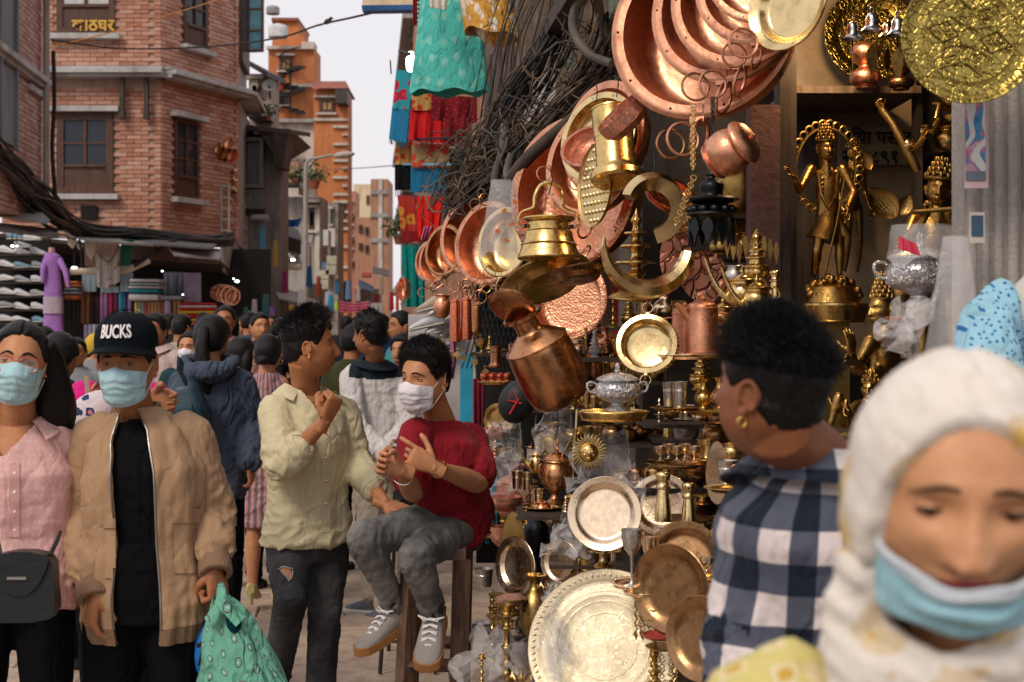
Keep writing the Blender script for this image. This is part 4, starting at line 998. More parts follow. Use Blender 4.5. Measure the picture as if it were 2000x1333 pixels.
mb.tube([(c.x,c.y,zpx(226,62)),(c.x,c.y,zpx(140,62))],.05,6); mb.tube([(p[0],p[1],p[2]+.9)for p in pts],.03,5); O('spiral_stair',mb.mesh('spiral_stair',M_iron),h1)
def tank(px,py,Z,r_,h_,mat,label):
 mb=MB(); mb.lathe(smooth_prof([(0,0),(r_,0),(r_,0),(r_,h_*.8),(r_,h_*.8),(r_*.8,h_*.95),(r_*.3,h_),(r_*.3,h_),(r_*.3,h_*1.08),(0,h_*1.1)],3),20); o=O('water_tank',mb.mesh('water_tank',mat),loc=P(px,py,Z)); tag(o,label,'water tank'); return o
tank(543,74,61,.42,.55,plain('tank_white',(.6,.6,.62),.5),'white water tank on the roof of the orange tower house'); tank(533,28,63.5,.30,.35,plain('tank_grey',(.25,.25,.26),.5),'small grey tank on top of the orange stair house')
h2=house('plaster_house','stained whitish plaster house below the orange tower',536,652,233,61.5,2,PLAST,700)
hp_(h2,'cornice',534,640,234,241,CONC,.3); hwin(h2,622,651,268,295,2,1,DKW,DARK,True,CONC); hwin(h2,624,648,335,365,1,1,DKW); hp_(h2,'balcony_rail',552,582,290,312,LEDGE,.5,.15); hp_(h2,'balcony_slab',550,584,312,318,CONC,.7)
h3=house('banded_brick_house','orange brick tower house with white bands and a terracotta roof',613,679,175,58,1.6,ORB,700)
for i,y in enumerate((187,232,246,280,312,345,378,412,445,480,520)):hp_(h3,'band',651 if i>1 else 613,680,y,y+5,PLAST,.12)
for y in(262,296,328,362,395):hp_(h3,'band',669,680.5,y,y+4,PLAST,.15)
hwin(h3,624,653,193,221,2,1,WIN,PTER); hwin(h3,657,674,398,430,1,1,DKW,DARK); hwin(h3,657,672,300,322,1,1,DKW,DARK)if False else None
hp_(h3,'balcony_box',660,682,182,208,DKW,.9,1.2); hp_(h3,'chimney',654,663,152,166,ORB,-1,1)
mb=MB(); a,b=U(-2,58),U(69,58); z=zpx(177,58); mb.add([(a,-.5,z),(b,-.5,z),(b*.82,1,z+.55),(a,1,z+.55),(a,2.4,z),(b,2.4,z)],[(0,1,2,3),(1,5,2),(3,2,5,4)]); O('roof',mb.mesh('roof',TERR,0,False),h3)
h4=house('cream_far_house','flat cream house end at the far end of the street',690,727,360,92,3,CREAM,700)
h4w=hp_(h4,'window',716,722,382,400,WIN,.1)
h5=house('pink_brick_far_house','narrow pinkish brick house with blue windows left of the cream house',673,695,374,84,2,grime('pink_brick',(.46,.21,.15),(.36,.16,.11)),700)
for y,pn in((396,PANE),(442,PANEB),(489,PANEB)):hwin(h5,676,687,y,y+18,1,1,WIN,pn)
for y in(425,470,515):hp_(h5,'band',672,696,y,y+3,DKW,.3)
h6=house('framed_brick_house','brown brick house with a pale concrete frame near the end of the street',724,758,350,74,3,TANB,700)
for y in(372,417,466):hp_(h6,'floor_band',724,758,y,y+8,CONC,.12)
hp_(h6,'column',739,747,350,540,PLAST,.10)
h7=house('end_terrace_house','low brown terrace closing the street far away',694,730,425,80,2,TANB,700)
for y in(440,475):hwin(h7,701,708,y,y+14,1,1,DKW,PANE,False); hwin(h7,714,720,y+4,y+20,1,1,DKW,PANE,False)
h8=house('wooden_bay_house','dark old house with a grey wooden window bay and drooping eaves',482,548,262,28.2,1.0,grime('dark_plaster',(.24,.21,.19),(.10,.09,.085)),700)
wb=window(h8,Matrix.Translation((U(0,28.2),-.35,zpx(372,28.2))),U(40,28.2),U(97,28.2),2,3,GREYW,plain('pane_grey',(.13,.14,.13),.3),t=.07,sill=False,depth=.3); hp_(h8,'bay_panel',484,522,374,412,GREYW,.45,.3)
hp_(h8,'bay_bracket',486,516,412,424,DKW,.3,.3)
mb=MB(); zt=zpx(254,28.2); mb.add([(-.1,-.5,zt),(.95,-.5,zt-.05),(.75,-.4,zt-.72),(.62,-.1,zt-.78),(1.0,2,zt-.1),(-.1,2,zt+.4),(.35,-.55,zt-.12),(.72,-.5,zt-.7)],[(0,1,4,5),(1,2,3,4),(1,7,2),(0,6,1),(6,7,1)]); slab_from(mb,[Vector((-.15,-.7,zt+.02)),Vector((.95,-.65,zt-.08)),Vector((1.05,1.5,zt+.15)),Vector((-.15,1.5,zt+.3))],(0,0,-.09)); slab_from(mb,[Vector((.62,-.66,zt-.1)),Vector((.92,-.6,zt-.12)),Vector((.80,-.5,zt-.80)),Vector((.62,-.5,zt-.78))],(0,.8,0)); O('eaves',mb.mesh('eaves',DKW,0,False),h8)
h9=house('carved_eave_house','house with a carved wooden roof strut beside the blue casement windows',486,530,145,29.3,1.0,grime('pale_plaster',(.42,.36,.30),(.22,.18,.15)),700)
mb=MB(); z=zpx(112,29); slab_from(mb,[Vector((-.1,-.5,z)),Vector((.48,-.6,z-.35)),Vector((.62,.9,z-.25)),Vector((-.1,.9,z+.1))],(0,0,-.10)); mb.tube([(.05,.1,z-.9),(.28,-.2,z-.55),(.42,-.4,z-.38)],.04,6); O('eaves',mb.mesh('eaves',DKW,0,False),h9)
hp_(h9,'balcony_slab',497,535,232,240,CONC,.9); hp_(h9,'planter',500,530,222,232,TERR,.7,.3); hwin(h9,492,506,158,205,1,2,PLAST,PANE)
h10=house('plant_balcony_house','grey concrete house with potted plants on its balconies behind the street lamp',546,628,385,43,1.5,CONC,700)
for x0,x1,y0,y1,m_ in((546,585,318,362,TANB),(585,600,355,380,CONC)):hp_(h10,'upper_wall',x0,x1,y0,y1,m_,.2,.6)
hp_(h10,'balcony_slab',540,586,362,367,DKW,.9); hp_(h10,'column',596,604,400,560,PLAST,.12); hp_(h10,'column',616,625,400,560,PLAST,.12); hp_(h10,'balcony_slab',596,628,392,398,CONC,.5); hwin(h10,560,576,462,500,2,2,DKW,PANE); hwin(h10,605,615,408,450,1,2,DKW)
for i in range(6):hp_(h10,'baluster',601+i*4,603+i*4,362,390,PLAST,.45,.12)
hp_(h10,'handrail',600,625,359,362,PLAST,.47,.16); hp_(h10,'air_unit',636,646,452,482,plain('unit_white',(.55,.54,.54),.5),.6)
h11=house('shuttered_house','narrow grey house with hanging sheets beyond the plant balcony',626,660,398,48,1.6,CONC,700)
hp_(h11,'hanging_sheet',638,658,448,484,fabric('sheet_pale',(.62,.58,.60)),.5,.05); hwin(h11,630,645,410,438,1,1,DKW); hp_(h11,'column',640,647,398,560,CONC,.2)
LEAF=plain('leaf_green',(.05,.10,.03),.6,var=.5);
def bush(px,py,Z,r_,label,pot=True,n=130):
 o=E('potted_plant',P(px,py,Z)); mb=MB(); rg=random.Random(px)
 for i in range(n):
  c=Vector((rg.gauss(0,.5),rg.gauss(0,.4),abs(rg.gauss(0.3,.5))))*r_; a=Vector((rg.uniform(-1,1),rg.uniform(-1,1),rg.uniform(-.5,1))).normalized()*r_*.28; b=a.cross(Vector((rg.uniform(-1,1),rg.uniform(-1,1),1))).normalized()*r_*.09
  mb.add([c-a,c+b,c+a,c-b],[(0,1,2,3)])
 O('foliage',mb.mesh('foliage',LEAF,0,False),o); mb=MB(); mb.lathe([(0,-.45*r_),(.35*r_,-.45*r_),(.5*r_,0.05),(0,.05)],12); O('pot',mb.mesh('pot',TERR),o); tag(o,label,'plant'); return o
bush(578,352,42.3,.30,'green bush with red flowers on the balcony left of the street lamp'); bush(612,356,42.2,.42,'large green plant above the white balusters right of the lamp post'); bush(519,226,28.6,.22,'small plant on the ledge under the satellite dish'); bush(784,462,40,.5,'leafy plant high on the far right house front')
d=E('satellite_dish',P(526,168,28.6)); mb=MB(); mb.lathe(smooth_prof([(0,-.04),(.09,-.02),(.15,.02)],3),20,M=Matrix.Rotation(R(60),4,'X')); O('dish',mb.mesh('dish',CONC),d); mb=MB(); mb.tube([(0,0,0),(0,.1,-.25)],.02,6); O('mount',mb.mesh('mount',M_iron),d); tag(d,'grey satellite dish on the pale wall above the wooden bay','satellite dish')
lp=E('street_lamp',Vector((px2u(597,33),33,0))); lb=lp.location
mb=MB(); mb.tube([Vector((0,0,0)),P(597,330,33)-lb,P(599,318,33)-lb,P(604,312,33)-lb,P(650,303,33)-lb],[.07,.05,.045,.035,.03],8); O('pole',mb.mesh('pole',CONC),lp)
mb=MB(); M=Matrix.Translation(P(672,303,33)-lb)@Matrix.Rotation(R(-6),4,'Y'); ell(mb,M.to_translation(),(.25,.10,.08),M.to_3x3()); O('lamp_head',mb.mesh('lamp_head',plain('lamp_grey',(.42,.38,.34),.5)),lp); tag(lp,'tall street lamp with a curved arm in front of the banded tower','street lamp')
def wire(pts,r_,label,nm='overhead_wire',mat=None):
 P4=smooth_prof([tuple(p)for p in pts],6); mb=MB(); mb.tube(P4,r_,5); o=O(nm,mb.mesh(nm,mat or M_black)); return tag(o,label,'cable')
wire([P(100,78,21),P(230,95,21),P(400,92,20),P(540,75,18),P(620,50,16),P(690,34,14.5),P(745,20,13.5),P(815,-8,12.5)],.012,'black overhead cable crossing the sky with a bird on it')
wire([P(0,118,20),P(100,92,22),P(230,60,23),P(460,-10,23)],.010,'thin orange cord rising across the brick facades',mat=plain('orange_cord',(.5,.2,.04),.6,bmp=0))
wire([P(560,333,50),P(680,330,40),P(790,322,30)],.012,'thin far cable between the street lamp and the scarves')
b=E('bird',P(640,46,15.6)); mb=MB(); ell(mb,(0,0,.02),(.045,.028,.03),Matrix.Rotation(R(-25),3,'Y')); ell(mb,(.035,0,.055),(.02,.018,.018)); mb.tube([(.05,0,.055),(.075,0,.052)],[.006,.001],5); mb.tube([(-.03,0,.0),(-.09,0,-.03)],[.018,.006],6,flat=.4); tag(b,'small dark bird perched on the overhead cable against the sky','bird'); O('body',mb.mesh('body',M_black),b)
ORD='leftmost second third fourth fifth sixth seventh eighth ninth tenth eleventh twelfth thirteenth fourteenth fifteenth'.split()
# cloth helpers
def hang(name,c,mat,label,cat='cloth',wave=.03,nf=5,nu=28,nv=14,group=None,th=.0,fringe=0,parent=None,seed=0,uvs=1.,kindtop=True,sag=0.):
 """hanging cloth through four corner points: top left, top right, bottom right, bottom left"""
 tl,tr,br,bl=[Vector(p)for p in c]; base=(tl+tr)/2; w=(tr-tl).length; h=(tl-bl).length
 nrm=(tr-tl).cross(bl-tl).normalized()
 if nrm.y>0:nrm=-nrm
 ph=seed*1.7
 def fn(u,v):
  p=tl.lerp(tr,u).lerp(bl.lerp(br,u),v); d=wave*(.25+v)*(sin(u*nf*2*pi/2+ph)+.4*sin(u*nf*2.7*pi+ph*2+v*2)); return p-base+nrm*d-Vector((0,0,sag*sin(pi*u)*(1-v*.5)))
 mb=MB(); mb.grid(fn,nu,nv,uvf=lambda u,v:(u*w*uvs,v*h*uvs)); n1=lambda u,v:fn(u,v)-nrm*.006; mb.grid(lambda u,v:fn(u,v)-nrm*.008,nu,nv,uvf=lambda u,v:(u*w*uvs,v*h*uvs))
 if fringe:
  for i in range(int(w/.012)):
   u=(i+.5)/int(w/.012); p=fn(u,1); mb.tube([p,p-Vector((.004*sin(i*5),0,fringe*(.8+.3*sin(i*3.1))))],.0035,3,caps=False)
 if parent is not None:o=O(name,rebase(mb.mesh(name,mat,None),parent.location-base)if parent.parent is None else mb.mesh(name,mat,None),parent); return o
 o=O(name,mb.mesh(name,mat,None),loc=base);
 if group:o['group']=group
 return tag(o,label,cat,group)
def quad(x0,y0,x1,y1,Z,Z2=None,sl=0,sr=0,tx=0):
 Z2=Z2 or Z; return[P(x0,y0,Z),P(x1,y0+tx,Z2),P(x1+sr,y1+tx,Z2),P(x0+sl,y1,Z)]
TURQ=fabric('turquoise_print',(.08,.50,.44),'dots',cols=((.16,.56,.49),7,.26,(.24,.60,.53),.5),fold=.5,var=.1,scale=1.); mb=MB()
top=[P(822,-60,10.6),P(935,-60,10.6)]; base=P(880,0,10.6)
def skirt(mb,cx0,cx1,cy,Z,dep,mi=0):
 pass
def kurta(name,xt0,xt1,yt,xb0,xb1,yb,Z,mat,label,dep=.16,nf=9,wave=.03,tilt=0,uvk=1.):
 a0,a1,b0,b1=P(xt0,yt,Z),P(xt1,yt,Z),P(xb0,yb,Z),P(xb1,yb+tilt,Z); base=(a0+a1)/2; h=(a0-b0).length; mb=MB()
 def fn(u,v):
  q=2*pi*u; l,r=a0.lerp(b0,v),a1.lerp(b1,v); c=(l+r)/2; hw=(r-l)/2; fo=1+wave*2*v*(sin(q*nf)+.5*sin(q*(nf*.6)+1));
  return c-base+hw*cos(q)*(1+.02*sin(v*7))+Vector((0,-1,0))*(dep*(.4+.6*v)*sin(q)*fo)+Vector((0,0,-.015*v*sin(q*nf+1)))
 mb.grid(fn,91,16,uvf=lambda u,v:(u*2.2*uvk,v*h*uvk)); o=O(name,mb.mesh(name,mat,None),loc=base); return tag(o,label,'garment')
kurta('turquoise_skirt',838,925,-150,800,956,182,10.6,TURQ,'turquoise skirt with pale printed motifs hanging over the red shawls',nf=7)
YEL=fabric('yellow_floral',(.60,.30,.04),'blotch',cols=((.72,.62,.50),7,.52),rough=.5,fold=.8)
kurta('yellow_print_bundle',880,980,-90,908,1018,62,9.2,YEL,'bulging orange and white printed cloth beside the turquoise skirt',dep=.22,nf=4,tilt=20)
mb=MB(); ell(mb,P(972,52,9.2),(.15,.17,.13),Matrix.Rotation(R(22),3,'Y')); o=O('yellow_print_bundle',rebase(mb.mesh('yellow_print_bundle',YEL),P(972,52,9.2)),loc=P(972,52,9.2)); tag(o,'drooping knotted bottom of the orange printed bundle','bag')
hang('white_orange_sleeve',quad(836,-20,872,14,10.2,sl=4,tx=6),fabric('white_orange',(.72,.66,.58),'blotch',cols=((.60,.32,.05),16,.62)),'white sleeve with orange print over the top of the turquoise skirt','garment',.01)
hang('striped_cloth_edge',quad(815,-60,826,120,10.9),fabric('stripe_bw',(.6,.58,.58),'bands',cols=((.05,.05,.08),30,.4)),'narrow black and white striped cloth left of the turquoise skirt','cloth',.005)
hang('dark_red_scarf_end',quad(806,-40,818,50,11.2),fabric('dark_red',(.28,.015,.02)),'dark red scarf end hanging beside the sky','cloth',.01)
RED=fabric('shawl_red',(.55,.01,.015),fold=.3); BLU=fabric('shawl_blue',(.01,.15,.30)); BLK=fabric('shawl_black',(.008,.008,.010))
EMB_T=fabric('embroid_teal',(.02,.26,.32),'floral',cols=((.36,.01,.04),9,.46,(.5,.03,.05))); EMB_O=fabric('embroid_orange',(.50,.28,.08),'floral',cols=((.55,.05,.02),14,.36,(.10,.05,.05)))
EMB_M=fabric('embroid_multi',(.36,.24,.12),'floral',cols=((.50,.06,.03),11,.42,(.65,.08,.02))); EMB_R=fabric('embroid_red',(.40,.03,.02),'floral',cols=((.52,.22,.03),9,.42,(.45,.05,.02))); MAR=fabric('maroon_dots',(.22,.008,.015),'dots',cols=((.50,.12,.16),22,.10,None,.9));
G='embroidered shawls hanging in tiers on the right'
hang('shawl',quad(774,136,806,212,12,11.9,sl=-7,sr=-6,tx=4),EMB_T,'teal shawl top embroidered with red flowers against the sky','shawl',.006,3,group=G); hang('shawl',quad(766,208,800,272,12.02,11.9,sl=-6,sr=-6,tx=8),BLU,'plain blue lower half of the teal shawl against the sky','shawl',.006,3,fringe=.05,group=G)
hang('shawl',quad(806,180,846,216,11.8,sl=-2),EMB_O,'gold and red shawl border just under the turquoise skirt','shawl',.005,3,group=G); hang('shawl',quad(802,212,866,274,11.82,sl=-4,sr=2,tx=6),RED,'plain bright red shawl under the turquoise skirt','shawl',.02,fringe=.06,group=G)
hang('shawl',quad(842,186,932,236,11.5,tx=4),MAR,'dark maroon dotted shawl folded right of the bright red one','shawl',.02,4,group=G); hang('shawl',quad(866,230,914,284,11.45),MAR,'lower corner of dark maroon shawl with pale border','shawl',.02,3,group=G)
hang('shawl',quad(772,276,806,322,12.1),EMB_O,'brown and orange embroidered border left in the third tier','shawl',.005,3,group=G); hang('shawl',quad(804,282,878,326,11.9),EMB_M,'many coloured embroidered border with red dots in the third tier','shawl',.006,3,fringe=.02,group=G)
hang('shawl',quad(771,322,804,372,12.1),BLK,'plain black shawl end left of the blue one','shawl',.006,3,fringe=.07,group=G); hang('shawl',quad(802,326,872,376,11.92),BLU,'plain blue shawl end below the many coloured border','shawl',.007,3,fringe=.06,group=G)
hang('shawl',quad(776,382,816,460,12.0,sl=8,sr=4),EMB_R,'red and gold patterned shawl left in the lowest tier','shawl',.007,3,group=G); hang('shawl',quad(814,384,868,462,11.9,sl=3,sr=-10),fabric('shawl_scarlet',(.68,.012,.008)),'plain scarlet shawl right in the lowest tier','shawl',.02,fringe=.03,group=G)
hang('shawl',quad(784,452,850,472,11.95),fabric('deep_red',(.22,.006,.01)),'deep red fringe under the lowest shawl tier','shawl',.005,3,fringe=.05,group=G)
hang('teal_curtain',quad(784,476,830,600,12.3,sl=6),fabric('teal_dots',(.0,.22,.20),'dots',cols=((.1,.45,.35),18,.07,None,.9)),'teal dotted curtain below the shawls with a gold edge','curtain',.02)
hang('dark_hanging_cloth',quad(872,290,908,400,12.6),fabric('dark_green_cloth',(.015,.03,.03)),'dark green cloth behind the blue shawl and the cables','cloth',.02)
def rod(a,b,r_,label,nm='hanging_rod',mat=M_black,cat='rod'):
 mb=MB(); o=Vector(a); mb.tube([Vector((0,0,0)),Vector(b)-o],r_,7); ob=O(nm,mb.mesh(nm,mat),loc=o); return tag(ob,label,cat)
rod(P(780,100,12),P(800,106,10),.012,'short dark rod sticking out into the sky above the shawls'); rod(P(762,118,12),P(764,145,12),.006,'thin wire loop above the teal shawl','wire_loop')
rod(P(770,274,12.2),P(930,268,11),.010,'dark rod carrying the third tier of shawls'); rod(P(770,322,12.2),P(885,322,11.6),.008,'light blue hook rod at the blue shawl',mat=plain('hook_blue',(.1,.4,.6),.4,bmp=0))
b=E('light_bulb',P(803,124,11.2)); mb=MB(); mb.lathe(smooth_prof([(.0,-.07),(.03,-.06),(.04,-.02),(.04,.04),(.02,.06),(.02,.09),(0,.09)],3),16); O('bulb',mb.mesh('bulb',emit('bulb_glow',(1,.98,.95),4)),b); mb=MB(); mb.tube([(0,0,.09),(0,0,.35)],.006,6); O('cord',mb.mesh('cord',M_black),b); tag(b,'glowing white bulb beside the turquoise skirt','lamp')
sg=E('shop_sign',P(708,0,13)); mb=MB(); sl_=[P(706,-60,13),P(812,-60,12),P(812,12,12),P(708,12,13)]; slab_from(mb,[p-sg.location for p in sl_],(0,.12,0)); O('panel',mb.mesh('panel',CREAM,0,False),sg)
mb=MB(); slab_from(mb,[p-sg.location+Vector((0,-.01,0))for p in(P(706,11,13),P(812,10,12),P(812,20,12),P(708,22,13))],(0,.14,0)); O('blue_edge',mb.mesh('blue_edge',plain('blue_paint',(.02,.10,.28),.5),0,False),sg); tag(sg,'pale signboard with a blue lower edge at the top above the street','sign')
# cables
CB=[plain('cable_black',(.018,.018,.02),.55,bmp=.1),plain('cable_brown',(.07,.05,.036),.8,var=.5),plain('cable_grey',(.10,.088,.075),.8,var=.4),plain('cable_dust',(.17,.12,.08),.9,var=.4)]
rg=random.Random(11)
def guide(g,spread,n,rad,mats,nm,jz=.25,loop=0,stiff=1.):
 mb=MB()
 for i in range(n):
  off=(rg.gauss(0,spread),rg.gauss(0,spread)); pts=[]
  for(x,y,Z,sp)in g:pts.append(tuple(P(x+off[0]*sp+rg.gauss(0,spread*.25*stiff),y+off[1]*sp*.6+rg.gauss(0,spread*.25*stiff),Z+rg.uniform(-jz,jz))))
  P4=smooth_prof(pts,5); r_=(rad[0]+(rad[1]-rad[0])*rg.random()**2)*.72; mb.tube(P4,r_,5,rg.choice(mats),caps=False)
 return mb
mb=MB();
for g,sp,n,rad,ms in(
([(1115,-60,7.2,1),(1095,40,7.1,1),(1060,120,7,1.1),(1010,190,7.1,1.3),(975,260,7.2,1.3),(950,340,7.3,1.2),(900,400,7.4,1)],18,60,(.004,.013),[0,0,0,1,1]),
([(1200,130,6.4,1),(1140,170,6.6,1.2),(1080,230,6.8,1.5),(1010,290,7,1.5),(960,340,7.1,1.5),(900,390,7.3,1)],17,75,(.003,.010),[1,2,3,3,0]),
([(1050,-60,7.5,1.4),(1000,60,7.4,1),(985,160,7.4,1.2),(968,240,7.3,1.2)],16,16,(.003,.008),[0,1,2]),
([(1190,30,6.2,1),(1170,100,6.3,1.4),(1110,190,6.6,1),(1060,250,6.8,1)],16,26,(.003,.012),[0,1,3]),
([(1185,300,6.5,1),(1100,270,6.7,1.6),(1030,320,6.9,1.4),(985,380,7,1.2)],14,26,(.003,.012),[0,0,1,3]),
([(990,240,7.2,1),(955,290,7.2,1.8),(930,340,7.3,1.8),(885,405,7.4,1.4)],18,60,(.003,.007),[3,3,2,1])):
 q=guide(g,sp,n,rad,ms,'c'); mb.add(q.v,q.f,0); mb.m[-len(q.f):]=q.m
for i in range(150):
 x,y=rg.choice([(rg.gauss(960,40),rg.gauss(310,45)),(rg.gauss(1050,45),rg.gauss(240,40)),(rg.gauss(1150,28),rg.gauss(110,60)),(rg.gauss(930,26),rg.gauss(370,24))]); Z=7-(x-960)/350; c=P(x,y,Z); Rr=rg.uniform(.03,.12); q0=rg.uniform(0,6); tilt=Vector((rg.gauss(0,1),rg.gauss(0,1),rg.gauss(0,1))).normalized().to_track_quat('Z','Y')
 pts=[c+tilt@Vector((Rr*cos(q0+k*.5)*rg.uniform(.8,1.2),Rr*sin(q0+k*.5)*rg.uniform(.6,1.2),.02*k))for k in range(rg.randint(5,13))]; mb.tube(pts,rg.uniform(.002,.005),5,rg.choice([1,1,2,3]),caps=False)
o=O('cable_tangle',mb.mesh('cable_tangle',CB,None),kind='stuff'); tag(o,'dense tangle of black and dusty brown cables running down the right-hand house','cables')
def cable(pts,r_,m_,label,nm='thick_cable'):
 P4=smooth_prof([tuple(P(*p))for p in pts],6); b0=Vector(P4[0]); mb=MB(); mb.tube([Vector(p)-b0 for p in P4],r_,9); o=O(nm,mb.mesh(nm,CB[m_]),loc=b0); return tag(o,label,'cable')
cable([(1215,165,6.0),(1150,210,6.1),(1080,265,6.3),(1030,310,6.4),(1000,350,6.5),(1003,368,6.5)],.030,1,'thick dusty pipe sloping down beside the upper copper pans','thick_pipe')
cable([(1180,-30,6.1),(1128,10,6.2),(1120,60,6.2),(1150,105,6.1),(1195,125,6.0)],.020,2,'thick looping cable hanging left of the largest copper pans')
cable([(1165,-20,6.2),(1172,30,6.2),(1188,80,6.1)],.022,1,'short thick grey cable next to the top pan rim'); cable([(985,245,6.9),(980,300,6.8),(970,330,6.8),(966,362,6.8),(980,368,6.7)],.020,2,'grey flexible conduit ending above the left copper pans','flexible_conduit')
cable([(1000,300,6.7),(990,340,6.7),(1002,355,6.6),(1008,330,6.6)],.020,2,'short bent grey conduit beside the plastic bag','flexible_conduit')
cable([(892,400,8),(890,330,8),(893,268,8),(900,256,8),(912,262,8),(940,275,8)],.010,1,'curved metal hook rod standing left of the cables','hook_rod')
cable([(1040,92,6.8),(1050,110,6.8),(1075,95,6.8),(1090,82,6.8)],.007,2,'pale kinked wire at the green shutter'); cable([(1020,130,6.8),(1040,152,6.8),(1058,150,6.8),(1075,110,6.8)],.006,3,'pale wire loop under the kinked wire')
mb=MB(); rg=random.Random(5)
for i in range(46):
 j=lambda s_:rg.gauss(0,s_); pts=[tuple(P(-20+j(8),290+j(14),18)),tuple(P(35+j(8),345+j(14),19)),tuple(P(90+j(8),400+j(12),20)),tuple(P(160+j(8),448+j(8),21)),tuple(P(270+j(8),455+j(5),22.5)),tuple(P(400+j(8),472+j(5),23)),tuple(P(455,468+j(6),24))]
 mb.tube(smooth_prof(pts,4),rg.uniform(.012,.035),5,rg.choice([0,0,0,1,2]),caps=False)
o=O('cable_bundle',mb.mesh('cable_bundle',CB,None),kind='stuff'); tag(o,'dark bundle of cables sagging across the left house fronts','cables')
wire([P(0,270,17),P(40,320,18),P(100,395,20),P(150,450,21),P(160,520,22)],.02,'single black cable dropping to the bunting flags','black_cable'); wire([P(104,100,20),P(106,200,20),P(102,290,20),P(108,385,20)],.03,'vertical black cable between the two brick houses','black_cable')
# left shops
GS='left shop row'
sh=E('left_shop',P(60,560,23.8)); sb=sh.location
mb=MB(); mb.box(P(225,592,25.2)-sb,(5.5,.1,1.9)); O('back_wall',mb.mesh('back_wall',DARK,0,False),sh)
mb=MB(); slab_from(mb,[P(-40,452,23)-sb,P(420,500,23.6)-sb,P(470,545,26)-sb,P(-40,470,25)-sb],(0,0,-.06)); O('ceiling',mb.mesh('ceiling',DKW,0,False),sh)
for x0,x1,y0,y1,Z,m_ in((255,345,478,506,22.9,WIN),(165,230,470,520,23,WIN),(345,425,482,512,23.2,OLDW)):mb=MB(); slab_from(mb,[P(x0,y0,Z)-sb,P(x1,y0+4,Z)-sb,P(x1,y1+4,Z)-sb,P(x0,y1,Z)-sb],(0,.1,0)); O('fascia_board',mb.mesh('fascia_board',m_,0,False),sh)
tag(sh,'dark open fabric shops under the corner brick house','shop')
def awning(pts,mat,label,th=.03):o0=Vector(pts[0]); mb=MB(); slab_from(mb,[Vector(p)-o0 for p in pts],(0,0,-th)); o=O('awning',mb.mesh('awning',mat,0,False),loc=o0); return tag(o,label,'awning')
awning([P(-20,380,20.5),P(60,362,20.5),P(112,420,21),P(90,434,19.5),P(-20,415,19)],TARP,'torn grey tarpaulin awning over the left shops'); awning([P(-30,432,19),P(112,448,20.5),P(115,462,20),P(-30,446,18.5)],TIN,'long flat tin awning under the torn tarpaulin')
awning([P(110,446,21.5),P(240,462,22.8),P(300,478,22),P(172,470,20.6)],CONC,'pale sloping awning board above the bunting flags'); awning([P(225,458,22.8),P(430,470,23.6),P(415,484,22.3),P(250,474,22)],TIN,'grey tin awning along the base of the corner brick wall')
awning([P(330,484,22.5),P(432,490,23.2),P(430,505,22.6),P(340,497,22)],LEDGE,'small pale awning right of the corner shop fascia')
rs_=E('roller_shutter_end',P(440,470,24.4)); mb=MB(); slab_from(mb,[P(432,470,24.4)-rs_.location,P(455,466,25)-rs_.location,P(486,520,28)-rs_.location,P(480,560,28)-rs_.location,P(437,530,24.4)-rs_.location],(-.05,.1,0)); O('panel',mb.mesh('panel',CONC,0,False),rs_); tag(rs_,'grey slanting shop panel under the white balcony rail','shop panel')
def shoe_mesh(mat):
 mb=MB(); X,Y,Z_=Vector((0,1,0)),Vector((0,0,1)),None
 loft(mb,[(Vector((a,0,z)),w,h,X,Y)for a,z,w,h in((-.13,.055,.012,.02),(-.125,.055,.034,.045),(-.07,.06,.040,.052),(-.02,.055,.042,.045),(.05,.040,.047,.032),(.11,.030,.046,.022),(.145,.022,.03,.014))],12);
 loft(mb,[(Vector((a,0,.010)),w,.012,X,Y)for a,w in((-.135,.02),(-.12,.038),(0,.044),(.1,.05),(.15,.02))],12,mi=1); return mb.mesh('shoe',[mat,M_sole],50)
SHM=[shoe_mesh(plain('shoe_'+n,c,.6,bmp=.05))for n,c in(('white',(.62,.63,.66)),('blue',(.16,.30,.42)),('grey',(.30,.33,.36)),('beige',(.45,.36,.28)))]
rack=E('shoe_rack',P(45,560,22.6));
for i,y in enumerate((497,524,551,578,604,630)):mb=MB(); mb.box(P(48,y+3,22.55)-rack.location,(U(100,22.6),.35,.015)); O('shelf',mb.mesh('shelf',DKW,0,False),rack)
mb=MB(); mb.box(P(40,560,22.85)-rack.location,(U(120,22.6),.03,1.5)); O('back_panel',mb.mesh('back_panel',DARK,0,False),rack); tag(rack,'tall dark shoe rack at the left edge of the market','rack')
rw=['topmost','second','third','fourth','fifth','lowest']; cn=[('left',14),('middle',42),('right',76)]
for i,y in enumerate((497,524,551,578,604,630)):
 for j,(cnm,x)in enumerate(cn):
  mi=rg.choice([0,0,2,0])if(i,j)not in((5,2),(1,1))else 1; p=P(x+rg.uniform(-2,2),y-(0 if j else 3),22.45); o=O('sneaker',SHM[mi],loc=p); o.rotation_euler=(0,R(rg.uniform(-4,8)),R(rg.uniform(-18,8))); o.scale=(1.0,)*3
  tag(o,f"{['white', 'blue', 'grey', 'beige'][mi]} sneaker in the {cnm} column on the {rw[i]} shelf of the rack",'shoe','sneakers on the dark shoe rack')
for x,y,mi,lb in((30,468,1,'teal blue'),(62,470,0,'white'),(44,484,2,'grey')):o=O('sneaker',SHM[mi],loc=P(x,y,22.3)); tag(o,f'{lb} sneaker hanging above the top shelf of the shoe rack','shoe','sneakers hanging above the rack')
mq=E('mannequin',P(106,650,22)); q0=mq.location; mb=MB(); LIL=fabric('lilac',(.36,.17,.50));
